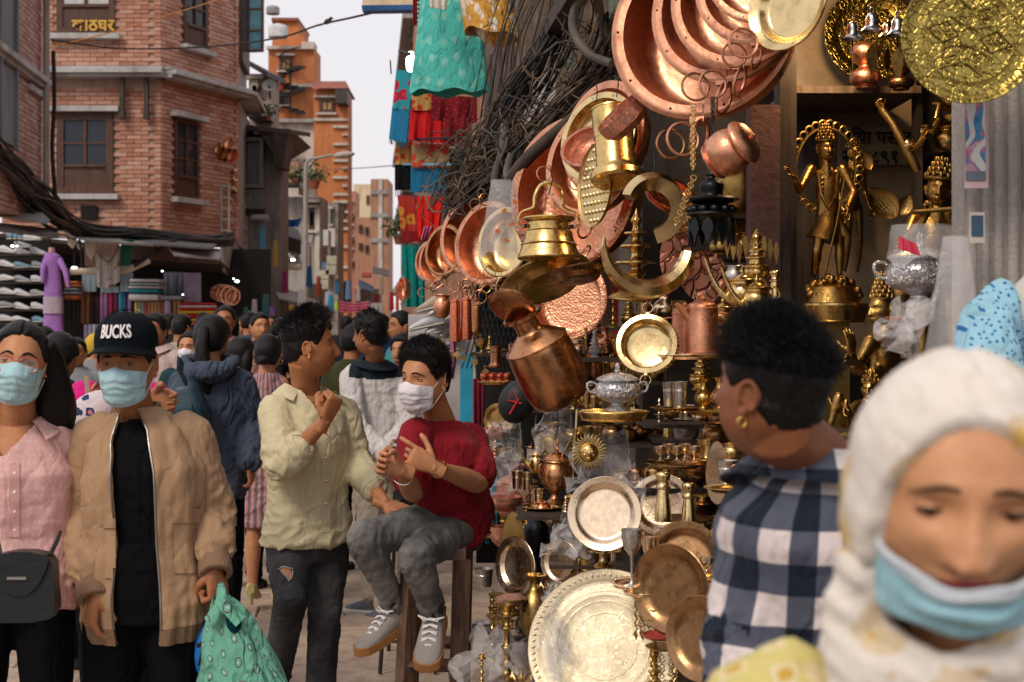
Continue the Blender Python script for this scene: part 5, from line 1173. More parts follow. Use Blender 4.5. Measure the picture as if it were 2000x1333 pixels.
loft(mb,[(P(x,y,22)-q0,U(a,22),U(a,22)*.6,Vector((1,0,0)),Vector((0,1,0)))for x,y,a in((104,660,22),(104,630,19),(104,600,17),(104,578,18),(104,556,16),(104,530,14),(102,512,17),(102,500,16),(101,494,7),(101,486,6))],20); mb.tube([P(116,508,22)-q0,P(128,530,21.8)-q0,P(134,562,21.7)-q0],[.05,.045,.03],10); mb.tube([P(90,508,22)-q0,P(84,530,21.9)-q0,P(84,552,21.9)-q0],[.05,.045,.03],10)
O('dress',mb.mesh('dress',LIL),mq); mb=MB(); loft(mb,[(P(104,y,21.98)-q0,U(a,22),U(a,22)*.6,Vector((1,0,0)),Vector((0,1,0)))for y,a in((613,19.5),(580,19))],20); O('skirt_band',mb.mesh('skirt_band',fabric('lilac_grey',(.40,.32,.42),'bands',cols=((.5,.42,.5),40,.5))),mq)
mb=MB(); mb.tube([P(101,494,22)-q0,P(101,484,22)-q0],[.05,.045],10); O('neck',mb.mesh('neck',plain('mannequin_skin',(.55,.30,.26),.5)),mq); tag(mq,'headless mannequin in a lilac dress beside the shoe rack','mannequin')
def roll(x,y0,y1,w,Z,col,label,grp):
 nm='roll_%02d%02d%02d'%tuple(int(c*99)for c in col); mb=MB(); r_=U(w/2,Z); h=U(y1-y0,Z); mb.lathe([(0,0),(r_*.9,0),(r_,.02),(r_,h-.02),(r_*.9,h),(0,h)],10); o=O('fabric_roll',mb.mesh('fabric_roll',plain(nm,col,.85,bmp=.3,bscale=30)),loc=P(x,y1,Z)); return tag(o,label,'fabric roll',grp)
RC=[((.04,.03,.03),'near black'),((.03,.05,.03),'dark green'),((.30,.13,.05),'rust brown'),((.03,.01,.015),'black cherry'),((.05,.01,.02),'dark wine'),((.28,.13,.28),'mauve'),((.30,.02,.09),'crimson'),((.14,.01,.06),'plum'),((.02,.24,.32),'teal'),((.04,.07,.22),'navy'),((.20,.12,.30),'violet')]
xs=[128,137,146,155,163,172,181,190,199,208,217,226,235,244,253]
cs=[0,0,1,0,2,2,3,3,5,5,6,7,8,9,10]
for x,c in zip(xs,cs):roll(x+rg.uniform(-1,1),570,632,8.6,23.4,RC[c][0],f'{RC[c][1]} fabric roll, {ORD[xs.index(x)]} in the dark upright row on the middle shelf','upright rolls on the middle shelf')
PC=[((.62,.42,.10),'ochre'),((.60,.55,.35),'straw'),((.55,.12,.15),'red'),((.35,.50,.45),'mint'),((.60,.40,.25),'apricot'),((.55,.25,.20),'coral'),((.50,.45,.35),'sand'),((.45,.30,.12),'brown')]
for i in range(10):
 c=PC[(i*3+i//3)%8]; roll(266+i*6.4,590,630,6.2,23.3,c[0],f'{c[1]} roll, {ORD[i]} in the bright upright row under the white folded pile','bright upright rolls')
for i,(c,nmx)in enumerate([((.38,.30,.45),'lilac'),((.30,.42,.50),'pale blue'),((.50,.46,.55),'pearl'),((.34,.20,.40),'purple'),((.5,.42,.5),'rose grey'),((.2,.3,.42),'steel blue')]):roll(168+i*8.2,634,700,8,23.2,c,f'{nmx} upright roll in the low row behind the cap','pastel rolls in the lower row')
for i,(x,w,c,nmx)in enumerate(((328,13,(.42,.34,.50),'thick lavender'),(342,8,(.33,.18,.08),'brown'),(350,7,(.40,.26,.10),'tan'))):roll(x,588,640,w,23.1,c,f'{nmx} roll standing right of the bright rolls','rolls right of the bright group')
def stack(x0,x1,ys,Z,cols,grp,lab):
 for i,(y0,y1)in enumerate(ys):
  c,nmx=cols[i%len(cols)]; w=U(x1-x0,Z)+rg.uniform(-.03,.03); h=U(y1-y0,Z); mb=MB(); X,Y,Zz=Vector((0,1,0)),Vector((0,0,1)),None
  loft(mb,[(Vector((a*w/2,0,h/2)),.22*s_,h/2*s2,X,Y)for a,s_,s2 in((-1,.8,.5),(-.97,1,.95),(-.5,1,1.02),(.3,1,.97),(.96,1,.9),(1,.8,.4))],14,pw=4)
  o=O('folded_cloth',mb.mesh('folded_cloth',plain('stack_%d%d%d'%tuple(int(v*99)for v in c),c,.9,bmp=.3,bscale=25)),loc=P((x0+x1)/2+rg.uniform(-2,2),y1,Z)); tag(o,f'{nmx} folded cloth {lab} {["topmost", "second", "third", "fourth", "fifth", "sixth", "seventh", "lowest"][i]} from the top','folded cloth',grp)
WHT,TEA,GRY,REDc,YLW,ORG,BLc=((.6,.58,.62),'white'),((.02,.22,.28),'teal'),((.3,.33,.38),'grey'),((.45,.02,.02),'red'),((.62,.38,.03),'yellow'),((.5,.14,.04),'orange'),((.02,.08,.30),'blue')
stack(258,318,((546,553),(553,560),(560,565),(565,574),(575,588)),23.2,[WHT,GRY,WHT,TEA,WHT],'white and teal folded stack','in the white and teal pile,'); stack(354,420,((592,597),(597,602),(602,607),(607,614),(614,621),(622,629),(629,637),(638,645)),22.9,[REDc,WHT,REDc,YLW,REDc,YLW,ORG,BLc],'red and yellow folded stack','in the red and yellow pile,')
stack(132,160,((550,556),(556,562),(563,569),(570,576),(577,586)),23.3,[ORG,ORG,GRY,GRY,ORG],'orange and grey folded stack','in the small orange and grey pile,'); stack(320,362,((578,587),),23.2,[GRY],'single grey folded cloth','beside the white pile,')
mb=MB(); mb.box((0,0,0),(U(33,23.5),.08,U(57,23.5))); o=O('lavender_board',mb.mesh('lavender_board',plain('lavender',(.40,.34,.48),.7),0,False),loc=P(376,562,23.5)); tag(o,'plain lavender board standing above the red and yellow pile','board')
hang('striped_cloth',quad(160,535,188,570,23.3),fabric('greyblue_stripe',(.28,.36,.42),'stripes',cols=((.14,.17,.20),30,.3)),'grey blue striped cloth left of the white flag','cloth',.01); hang('striped_cloth',quad(235,533,260,570,23.3),MATS['greyblue_stripe'],'grey blue striped cloth right of the white flag','cloth',.01); hang('striped_cloth',quad(196,560,233,572,23.35),MATS['greyblue_stripe'],'strip of grey blue cloth just under the white flag','cloth',.01)
for x0,x1,y0,y1,c,lb in((320,360,532,576,(.14,.15,.20),'dark grey folded cloths under the fascia'),):hang('dark_cloth',quad(x0,y0,x1,y1,23.6),fabric('dark_grey_cloth',c),lb,'cloth',.02)
hang('flag',quad(186,492,234,560,21.8,sl=4,sr=0,tx=-10),fabric('flag_white',(.60,.56,.54),'blotch',cols=((.35,.15,.04),6,.58),fold=.5),'white flag with brown shapes sagging in front of the fabric shop','flag',.03,sag=.12); hang('flag',quad(236,468,262,520,21.7,sl=0,sr=-8),fabric('flag_green',(.02,.12,.08)),'dark green pointed flag beside the white flag','flag',.01)
def pennant(x,y,w,h,Z,mat,label):mb=MB(); mb.prism([(-w/2,0),(w/2,0),(w*.42,-h*.55),(w*.1,-h),(-w*.35,-h*.6)],.01); o=O('pennant',mb.mesh('pennant',mat,0,False),loc=P(x,y,Z)); return tag(o,label,'flag','scalloped bunting pennants')
CRM=fabric('pennant_cream',(.62,.55,.44)); pennant(140,466,.15,.16,21.6,CRM,'small cream pennant leftmost on the bunting string'); pennant(156,478,.10,.10,21.6,CRM,'tiny cream pennant between two larger ones'); pennant(176,476,.17,.26,21.5,CRM,'largest rounded cream pennant next to the white flag')
wire([P(110,455,21.4),P(150,470,21.5),P(186,492,21.8),P(212,512,21.7),P(234,482,21.8),P(262,472,21.8)],.008,'string carrying the bunting and flags','bunting_string')
wire([P(262,520,21.8),P(290,500,22),P(330,475,22.5),P(350,465,22.6)],.03,'dark cloth rope sagging under the corner awning','dark_rope')
mb=MB(); mb.tube([P(138,531,22)-P(138,531,22),P(250,527,22)-P(138,531,22),P(292,510,22)-P(138,531,22)],[.05,.06,.04],8); o=O('rolled_blind',mb.mesh('rolled_blind',CRM),loc=P(138,531,22)); tag(o,'rolled cream blind above the striped cloths','blind')
for x,y,Z,w,lb in((24,481,22,.05,'left cold white shop light above the sneakers'),(33,481,22,.035,'right cold white shop light above the sneakers'),(145,524,22.6,.09,'long cold white light left of the white flag'),(317,530,22.8,.03,'tiny light under the corner fascia'),(463,550,24.5,.07,'white light at the edge of the copper shop'),(572,508,30,.09,'cold round light in front of the plant balcony house'),(456,545,24.5,.03,'tiny light left of the copper shop light'),(357,576,22.8,.03,'tiny light beside the lavender board')):
 o=E('shop_light',P(x,y,Z)); mb=MB(); ell(mb,(0,0,0),(w*.5,w*.3,w*.25)); O('bulb',mb.mesh('bulb',emit('led',(.85,.95,1.),9)),o); mb=MB(); mb.tube([(0,0,w*.4),(0,0,.25)],.008,5); O('cord',mb.mesh('cord',M_black),o); tag(o,lb,'lamp','shop lights on the left')
def simple_pan(p,r_,axis,mat,label,grp):
 mb=MB(); mb.lathe([(0,-.35),(.7,-.34),(.85,-.2),(.93,0),(1,0),(1,.04),(.86,.03),(.8,-.2),(.66,-.3),(0,-.31)],28); o=O('copper_pan',mb.mesh('copper_pan',mat,50),loc=p); o.scale=(r_,)*3; o.rotation_mode='QUATERNION'; o.rotation_quaternion=Vector(axis).to_track_quat('Z','Y'); return tag(o,label,'pan',grp)
for i,(x,y,r_)in enumerate(((420,572,13),(429,572,17),(438,574,18),(447,577,19),(455,580,17))):simple_pan(P(x,y,23.6-i*.05),U(r_,23.6),(-.55+.06*i,-.8,.1),M_copper,['leftmost','second','middle','fourth','rightmost'][i]+' of the fan of copper pans in the far corner shop','fan of copper pans')
for i,(x,y,r_)in enumerate(((426,290,12),(433,300,16),(444,303,16),(454,305,15),(446,280,12))):simple_pan(P(x,y,25.3-i*.06),U(r_,25.3),(-.7+.1*i,-.7,.2),M_copper if i!=1 else M_brass_old,['smallest front','dull brass','middle','outer right','upper'][i]+' pan in the bunch hanging above the white balcony rail','pans hanging above the balcony')
for x,y,h_,lb in((427,395,60,'tall brass lamp stand behind the balcony rail'),(456,350,50,'copper pot stack hanging at the balcony'),(440,430,34,'brass vase low behind the balcony rail')):
 mb=MB(); h=U(h_,25.8); mb.lathe(smooth_prof([(0,0),(.35,0),(.12,.12),(.10,.3),(.25,.42),(.10,.52),(.08,.7),(.22,.8),(.05,.92),(0,1)],3),14); o=O('brass_vase',mb.mesh('brass_vase',M_brass if 'brass' in lb else M_copper_d),loc=P(x,y+h_/2,25.9)); o.scale=(h*.8,h*.8,h); tag(o,lb,'vase')
def dress(x,y0,y1,w,Z,col,label,pat=None,**kw):
 return kurta('hanging_dress',x-w*.3,x+w*.3,y0,x-w/2,x+w/2,y1,Z,fabric('cloth_%d%d%d'%tuple(int(v*99)for v in col),col,pat,**kw),label,dep=U(w,Z)*.25,nf=4)
for a in((500,395,520,26,29,(.02,.02,.03),'black garments hanging beside the balcony'),(548,510,580,20,31,(.55,.05,.22),'bright pink dress hanging at the left shops'),(536,520,575,12,31.3,(.35,.42,.50),'grey blue dress left of the pink dress'),(507,470,570,14,29,(.16,.01,.02),'dark red long garment beyond the corner shop'),(523,500,560,10,30,(.40,.20,.08),'orange brown garment beyond the corner shop'),(590,565,615,22,27,(.62,.62,.62),'white towel hanging over the crowd'),(646,576,612,14,34,(.02,.28,.42),'turquoise shirt hanging in the street centre'),(657,590,606,9,34,(.50,.60,.05),'lime green cloth beside the turquoise shirt'),(640,570,600,16,36,(.40,.38,.52),'pale violet shirt above the turquoise one'),(628,596,612,14,33,(.5,.42,.42),'round grey cushion in the street centre'),(659,545,575,12,40,(.05,.12,.22),'dark blue clothes hanging far down the street'),(765,570,606,10,24,(.42,.01,.03),'red garment below the far right house'),(776,560,606,8,24,(.5,.1,.03),'orange garment near the far right'),(520,575,628,20,25,(.03,.10,.10),'dark teal garments under the far awning'),(497,585,630,14,24.6,(.45,.42,.45),'grey white shirt above the crowd at left centre'),(531,600,632,12,24.2,(.33,.10,.45),'purple leggings hanging at left centre'),(570,596,630,14,25,(.55,.22,.02),'orange cloth above the crowd'),(480,600,640,12,24,(.04,.20,.16),'green garment beside the brass shop'),(700,560,588,10,38,(.35,.3,.3),'grey cloth far down the street'),(735,575,610,12,30,(.30,.02,.03),'dark red cloth hanging right of the pink banner')):
 dress(*a)
hang('pink_banner',quad(663,588,722,610,28),fabric('pink_banner',(.62,.04,.14),'bands',cols=((.6,.3,.35),16,.4)),'pink and white banner stretched across the street','banner',.03,sag=.03); hang('white_banner',quad(724,592,748,622,28),fabric('white_banner',(.50,.48,.52)),'pale cloth right of the pink banner','banner',.03)
hang('blue_tarp',quad(533,412,590,430,30,tx=14,sr=-8,sl=4),plain('tarp_blue',(.01,.17,.50),.45,bmp=.5,bscale=6),'bright blue tarpaulin strip sagging under the wooden bay','tarpaulin',.05,sag=.1); hang('blue_tarp',quad(528,380,536,470,29.8,sl=-8,sr=-2),MATS['tarp_blue'],'blue tarpaulin tail hanging below the wooden bay','tarpaulin',.03); hang('yellow_cloth_end',quad(528,440,540,474,29.6),fabric('pale_yellow',(.50,.38,.18)),'pale yellow cloth at the tarpaulin tail','cloth',.01)
awning([P(530,552,30),P(600,580,30),P(625,590,29),P(620,594,27),P(545,582,27)],CONC,'cream sloping awning in front of the plant balcony house'); awning([P(533,488,32),P(566,496,32),P(566,504,30),P(533,500,30)],PLAST,'small pale awning under the blue tarpaulin'); awning([P(535,432,31),P(582,448,31),P(588,470,30),P(540,455,30)],DKW,'black sagging cover under the blue tarpaulin',.3)
awning([P(700,545,45),P(730,560,45),P(730,570,42),P(700,560,42)],plain('awning_blue',(.04,.08,.15),.6),'small dark blue awning far down the street'); awning([P(728,520,40),P(760,528,38),P(760,540,36),P(728,532,38)],DKW,'dark awning at the far right houses')
for x,y,w,h,Z,m_,lb in((612,575,30,40,36,plain('shop_shade',(.06,.045,.04),.8),'dark block for the shaded shop opening below the plant balcony house'),(560,590,40,40,33,MATS['shop_shade'],'dark block for the shaded shop opening behind the pink dress'),(664,580,40,60,52,DARK,'dark block for the shaded shop opening below the banded tower'),(720,590,50,50,60,plain('far_shop',(.16,.13,.12),.8),'murky shop fronts closing the street'),(500,600,50,80,28.5,MATS['shop_shade'],'dark block for the shaded shop interior beyond the copper pans')):
 mb=MB(); mb.box((0,0,0),(U(w,Z),.3,U(h,Z))); o=O('shop_dark_box',mb.mesh('shop_dark_box',m_,0,False),loc=P(x,y,Z)); tag(o,lb,'shop')  # solid boxes; the shade inside the shops is put into their colour
for x,y,lb,c in((633,556,'stacked pale sacks left of the dark blue clothes',(.45,.42,.33)),(648,528,'pale wall cabinet below the hanging sheet',(.42,.40,.30))):
 mb=MB(); mb.box((0,0,0),(U(20,40),.4,U(18,40))); mb.box((0.02,0,U(19,40)),(U(19,40),.4,U(17,40))); o=O('sack_stack',mb.mesh('sack_stack',plain('sack_%d'%x,c,.9),0,False),loc=P(x,y,40)); tag(o,lb,'sacks')
for a in((512,440,500,16,27.6,(.10,.30,.45),'light blue saree hanging above the corner shop lane'),(538,470,520,12,27.4,(.45,.30,.06),'mustard cloth hanging under the wooden bay'),(556,530,572,14,27.3,(.30,.03,.12),'wine red kurta below the blue tarpaulin'),(580,470,515,12,30.5,(.42,.40,.36),'cream garment in front of the grey balcony house'),(604,520,560,14,31,(.03,.14,.30),'cobalt garment beside the lamp post'),(622,540,580,12,32,(.40,.10,.04),'rust coloured garment right of the lamp post'),(490,540,585,14,26.9,(.40,.28,.30),'dusty rose shawl hanging by the copper shop'),(516,556,600,12,26.6,(.06,.22,.12),'leaf green shawl beyond the copper shop'),(680,548,585,12,40,(.10,.20,.34),'blue shirt far down the street'),(745,540,575,10,36,(.30,.24,.18),'brown coat at the far right shops')):dress(*a)
for i,(x,y,w,h,Z,c,lb)in enumerate(((508,425,34,10,27.5,(.30,.30,.32),'grey shop sign above the light blue saree'),(575,522,26,12,32,(.45,.38,.28),'cream shop board below the grey balcony house'),(640,520,22,14,40,(.10,.18,.34),'small blue board beside the hanging sheets'),(716,538,18,10,44,(.45,.10,.08),'small red board far down the street'),(604,470,16,22,36,(.34,.33,.32),'grey meter cabinet on the concrete columns'))):
 mb=MB(); mb.box((0,0,0),(U(w,Z),.12,U(h,Z))); mb.box((0,-.07,0),(U(w*.8,Z),.03,U(h*.5,Z))); o=O('shop_board',mb.mesh('shop_board',plain('board_%d'%i,c,.6),0,False),loc=P(x,y,Z)); tag(o,lb,'board')
KIND={}
def lm(prof,seg=40,k=3,ang=35):
 mb=MB(); mb.lathe(smooth_prof(prof,k),seg); return mb
def dbl(*p):
 """corner points doubled"""
 out=[]
 for q in p:out+=[q,q]
 return out
PROF=dict(
pan=[(0,-.50),(.66,-.50),(.80,-.46),(.90,-.28),(.94,-.02)]+dbl((.94,0),(1.0,.0),(1.0,.035),(.955,.055),(.86,.055))+[(.85,-.2),(.80,-.36),(.70,-.44)]+dbl((.62,-.455))+[(0,-.46)],
plate=[(0,-.09),(.62,-.09),(.72,-.06)]+dbl((.80,.0),(.985,.05),(1,.07),(.985,.08),(.80,.035))+[(.72,-.02),(.66,-.045)]+dbl((.58,-.05))+[(.3,-.052),(0,-.052)],
tray=[(0,-.03),(.85,-.03)]+dbl((.88,-.02),(.97,.03),(1,.05),(.99,.06),(.88,.02),(.84,.0))+dbl((.72,.0),(.70,.008),(.66,.008),(.64,0))+[(0,0)],
bowl=[(0,0),(.40,0)]+dbl((.45,.02))+[(.8,.18),(.96,.40),(1,.62)]+dbl((1,.64),(.96,.66))+[(.92,.42),(.76,.22),(.4,.08),(0,.07)],
roundbowl=[(0,-.75),(.6,-.72),(.92,-.5),(1,-.25),(.94,-.06)]+dbl((.93,0),(.99,.03),(.99,.07),(.84,.09),(.80,.05))+[(.78,-.1),(.80,-.3),(.78,-.42)]+dbl((.66,-.50))+[(0,-.52)],
tumbler=[(0,0),(.70,0)]+dbl((.74,.02))+[(.80,.7),(.86,1.5)]+dbl((.88,1.52),(.86,1.54),(.88,1.60),(.86,1.66))+[(.97,2.35)]+dbl((1,2.42),(.95,2.42))+[(.84,1.5),(.72,.1),(0,.08)],
cup=[(0,0),(.62,0)]+dbl((.66,.04))+[(.94,.5),(.96,1.0),(.92,1.3)]+dbl((1,1.42),(.95,1.42))+[(.87,1.28),(.88,.6),(0,.12)],
goblet=[(0,0),(.70,0)]+dbl((.72,.05))+[(.40,.14),(.16,.40),(.12,1.1),(.16,1.9),(.22,2.2),(.55,2.55),(.88,3.0),(.98,3.6)]+dbl((1,4.1),(.95,4.1))+[(.90,3.6),(.78,3.05),(.4,2.7),(0,2.6)],
sgoblet=[(0,0),(.62,0)]+dbl((.64,.05))+[(.30,.14),(.14,.35),(.16,.55),(.30,.68),(.80,.98),(.96,1.35)]+dbl((1,1.9),(.95,1.9))+[(.88,1.35),(.6,1.0),(0,.85)],
vase=[(0,0),(.55,0)]+dbl((.60,.06))+[(.42,.22),(.48,.40),(.88,.75),(1,1.1),(.86,1.5),(.45,1.9),(.36,2.25),(.42,2.6)]+dbl((.66,2.85),(.60,2.87))+[(.36,2.6),(.30,2.2),(0,2.1)],
gagri=[(0,0),(.5,.02),(.84,.14),(.98,.5),(1,.95),(.97,1.45)]+dbl((.93,1.62),(.93,1.66))+[(.70,1.82),(.46,1.95),(.38,2.05)]+dbl((.38,2.28),(.60,2.36),(.60,2.44),(.50,2.46))+[(.34,2.3),(.3,2.1),(0,2.0)],
kettle=[(0,0)]+dbl((.99,0),(1,.04))+[(.96,.16),(.90,.30)]+dbl((.86,.42),(.90,.46),(.84,.50))+[(.78,.66)]+dbl((.74,.86),(.68,.92),(.66,1.16),(.84,1.28),(.84,1.32),(.78,1.32))+[(.60,1.16),(.6,1.0),(0,.9)],
cyl_cup=dbl((0,.02))+dbl((.78,.02),(.92,-.0),(1,.10),(1,.30),(.92,.42),(.80,.46))+[(.76,.6),(.74,1.6)]+dbl((.755,1.62),(.755,1.70))+[(.78,2.6)]+dbl((.82,2.66),(.82,2.72),(.76,2.72))+[(.7,1.5),(0,.6)],
jug=[(0,0),(.72,0)]+dbl((.82,.03),(.84,.12),(.76,.18))+[(.92,.45),(1,.9),(.96,1.35),(.82,1.7)]+dbl((.70,1.82),(.98,1.88),(1,1.96))+[(.96,2.10),(.72,2.38),(.3,2.50)]+dbl((.10,2.52))+[(.14,2.62),(.0,2.70)],
pitcher=[(0,0)]+dbl((.94,0),(1,.03),(1,.12),(.92,.16))+[(.92,1.2),(.84,3.0)]+dbl((.88,3.04),(.88,3.14),(.82,3.18))+[(.74,3.42),(.4,3.62)]+dbl((.15,3.68))+[(.2,3.8),(.05,3.95),(0,4.15)],
bottle=[(0,0)]+dbl((.92,0),(1,.06))+[(.98,1.5),(.90,4.4),(.84,5.4)]+dbl((.78,5.5),(.92,5.56),(.92,5.72))+[(.7,5.9),(.3,6.1),(0,6.15)],
lota=[(0,0),(.45,.02),(.84,.25),(1,.72),(.94,1.15)]+dbl((.74,1.42),(.72,1.52),(.98,1.66),(.94,1.70))+[(.6,1.5),(0,1.3)],
shaker=[(0,0)]+dbl((1,0),(1,.15))+[(.96,.8),(.82,1.8),(.66,2.7)]+dbl((.62,2.9),(.86,3.0),(.86,3.15))+[(.66,3.35),(.62,3.7)]+dbl((.80,3.78),(.80,3.9))+[(.86,4.2),(.70,4.5),(0,4.62)],
candle=[(0,0)]+dbl((1,0),(1,.10))+[(.72,.28),(.34,.55),(.24,.9),(.46,1.1),(.26,1.32),(.17,1.9),(.34,2.3),(.18,2.55),(.16,3.3),(.38,3.6),(.18,3.85),(.20,4.2)]+dbl((.62,4.45),(.62,4.58),(.34,4.6))+[(.30,4.8)]+dbl((.44,5.15),(.38,5.17))+[(.2,5.0),(0,4.9)],
tallvase=[(0,0)]+dbl((.92,0),(.96,.12))+[(.55,.35),(.30,.9),(.26,1.5),(.44,1.95),(.82,2.7),(.98,3.5),(.92,4.3),(.6,4.9),(.36,5.2),(.34,5.6)]+dbl((.72,6.0),(.66,6.02))+[(.3,5.6),(0,5.5)],
pedbowl=[(0,0)]+dbl((.56,0),(.58,.06))+[(.34,.18),(.26,.30),(.42,.40),(.80,.55),(.98,.85),(.92,1.1)]+dbl((.80,1.22),(.78,1.26),(.92,1.32),(.88,1.36))+[(.70,1.25),(0,1.1)],
lid=[(.86,0)]+dbl((.94,0),(.94,.05))+[(.80,.14),(.5,.28),(.2,.34)]+dbl((.08,.36))+[(.14,.44),(.12,.52),(0,.56)],
stand=[(0,0)]+dbl((.55,0),(.58,.1))+[(.30,.22),(.24,.5),(.34,.62)]+dbl((1,.72),(1,.80),(.92,.80))+[(.3,.76),(0,.76)],
oillamp=[(0,0)]+dbl((1,0),(.98,.1))+[(.6,.25),(.25,.5),(.2,.9),(.4,1.1),(.22,1.3),(.3,1.5)]+dbl((.85,1.62),(.85,1.7))+[(.3,1.8),(.2,2.1),(.3,2.3)]+dbl((.66,2.42),(.66,2.5))+[(.24,2.6),(.16,2.9)]+dbl((.5,3.05),(.5,3.12))+[(.2,3.2),(.14,3.5),(.24,3.7),(.1,4.0),(0,4.3)],
stupa=[(0,0)]+dbl((.8,0),(.82,.12))+[(.62,.25),(.6,.4),(.95,.75),(1,1.1)]+dbl((.86,1.3),(1.0,1.38),(1,1.46))+[(.6,1.6)]+dbl((.56,1.9),(.8,1.98),(.8,2.06))+[(.5,2.2)]+dbl((.45,2.4),(.6,2.46),(.6,2.54))+[(.34,2.7)]+dbl((.3,2.9),(.42,2.95),(.42,3.02))+[(.2,3.15),(.36,3.5),(.2,3.8),(0,4.1)],
bell=[(0,.98),(.16,.98),(.34,.90),(.50,.72),(.56,.40),(.66,.18)]+dbl((1,0),(1,-.06),(.9,-.04))+[(.55,.2),(.44,.5),(0,.85)],
jar=[(0,0)]+dbl((.62,0),(.64,.08))+[(.58,.15),(.9,.3),(1,.6),(.88,.95),(.5,1.15)]+dbl((.4,1.3),(.44,1.34))+[(.62,1.5),(.95,1.9),(.9,2.35),(.5,2.6),(.1,2.7),(0,2.9)],
hang_bowl=[(0,-.62),(.5,-.6),(.82,-.42),(.92,-.15)]+dbl((.92,0),(1,.02),(1,.05),(.88,.05))+[(.86,-.15),(.74,-.4),(.4,-.54),(0,-.55)],
)
def seg_of(k):return 56 if k in('pan','tray','plate','roundbowl','gagri')else 28
def gem(bm_args):pass
def part_ring(Rr,r,c=(0,0,0),nrm=(0,1,0)):
 mb=MB(); mb.ring(c,Rr,r,nrm); return mb
def kind_parts(kind):
 """extra parts: (name, MB, material or None for the same)"""
 out=[]
 if kind=='pan':
  mb=MB(); mb.ring((1.17,.0,-.06),.19,.022,(.3,1,0)); out.append(('ring',mb,None))
  mb=MB(); mb.box((1.0,0,-.03),(.06,.15,.15)); mb.box((.9,0,.062),(.09,.13,.015)); out.append(('ring_clasp',mb,None))
  mb=MB()
  for k in range(10):a=2*pi*(k+.5)/10; ell(mb,(.92*cos(a),.92*sin(a),.06),(.014,.014,.008),nu=8,nv=6)
  out.append(('rivets',mb,M_iron)); mb=MB(); mb.box((.92*cos(.5),.92*sin(.5),.06),(.10,.008,.012),0,Matrix.Rotation(.5,3,'Z')); out.append(('rim_seam',mb,M_copper_d))
 if kind=='roundbowl':
  for a,n_ in((0,'ring'),(pi,'ring')):mb=MB(); mb.ring((1.22*cos(a),0,.02),.17,.02,(0,0,1)); mb.box((1.02*cos(a),0,.03),(.09,.10,.05)); out.append((n_,mb,None))
  mb=MB()
  for k in range(48):a=2*pi*k/48; mb.tube([(.99*cos(a),.99*sin(a),-.12),(1.03*cos(a),1.03*sin(a),-.3),(.93*cos(a),.93*sin(a),-.52)],.035,5)
  out.append(('fluting',mb,None))
 if kind=='hang_bowl':mb=MB(); mb.ring((1.2,0,0),.2,.025,(0.2,1,0)); mb.box((1.0,0,.0),(.08,.12,.08)); out.append(('ring',mb,None))
 if kind=='tray':
  mb=MB()
  for k in range(72):
   a=2*pi*k/72; ell(mb,(.93*cos(a),.93*sin(a),.045),(.030,.016,.014),Matrix.Rotation(a+.5,3,'Z'),8,6)
  out.append(('beaded_rim',mb,None)); mb=MB(); mb.lathe([(.60,.001),(.60,.009),(.58,.009),(.58,.001)],48); mb.lathe([(.44,.001),(.44,.008),(.42,.008),(.42,.001)],48); out.append(('engraved_rings',mb,None))
 if kind=='gagri':
  mb=MB(); mb.ring((0,0,1.64),.95,.025,(0,0,1),56,8); out.append(('band',mb,None))
 if kind=='kettle':
  mb=MB(); mb.stube([(-.80,0,1.0),(-.98,0,1.2),(-.86,0,1.5),(-.50,0,1.66),(-.45,0,2.0),(-.28,0,2.35),(0,0,2.46),(.28,0,2.35),(.45,0,2.0),(.50,0,1.66),(.86,0,1.5),(.98,0,1.2),(.80,0,1.0)],[.03,.035,.04,.05,.06,.07,.075,.07,.06,.05,.04,.035,.03],9); out.append(('handle',mb,None))
  mb=MB(); mb.box((-.74,0,1.05),(.10,.16,.12)); mb.box((.74,0,1.05),(.10,.16,.12)); out.append(('handle_clasp',mb,M_iron))
 if kind=='jug':mb=MB(); mb.stube([(.9,0,.7),(1.35,0,.75),(1.72,0,1.2),(1.70,0,1.8),(1.30,0,2.06),(1.0,0,2.0)],[.06,.07,.075,.07,.07,.06],10); out.append(('handle',mb,None))
 if kind=='pitcher':
  mb=MB(); mb.stube([(.86,0,.8),(1.45,0,.9),(1.75,0,1.7),(1.6,0,2.6),(.86,0,2.8)],[.07,.09,.1,.09,.07],9); out.append(('handle',mb,None))
  mb=MB(); mb.stube([(-.7,0,2.4),(-1.05,0,2.9),(-1.5,0,3.4)],[.3,.22,.16],10); out.append(('spout',mb,None))
 if kind=='ewer':pass
 if kind=='pedbowl':
  for s_ in(-1,1):mb=MB(); mb.stube([(s_*.85,0,.75),(s_*1.22,0,.85),(s_*1.30,0,1.15),(s_*1.08,0,1.22),(s_*.85,0,1.1)],.05,8); out.append(('handle',mb,None))
  mb=MB(); mb.lathe(smooth_prof([(r*.95,z*.8+1.34)for r,z in PROF['lid']],2),28); ell(mb,(0,0,1.88),(.09,.03,.16)); out.append(('lid',mb,None))
  mb=MB()
  for k in range(18):a=2*pi*k/18; ell(mb,(.86*cos(a),.86*sin(a),.72),(.10,.10,.13),None,8,6)
  out.append(('embossed_band',mb,None))
 if kind=='gagri_lid':pass
 if kind=='bell':
  mb=MB(); mb.ring((0,0,1.15),.17,.04,(0,1,0)); out.append(('hanging_loop',mb,None))
  mb=MB(); mb.tube([(0,0,.5),(0,0,-.7)],.04,6); out.append(('clapper',mb,M_iron))
  mb=MB(); leaf=[(0,-.7),(-.42,-1.1),(-.50,-1.6),(-.32,-2.1),(0,-2.5),(.32,-2.1),(.50,-1.6),(.42,-1.1)]; mb.prism(leaf,.03); out.append(('leaf_pendant',mb,M_brass_old))
 if kind=='lota':mb=MB(); mb.ring((0,0,1.45),.76,.03,(0,0,1),28,6); out.append(('neck_band',mb,None))
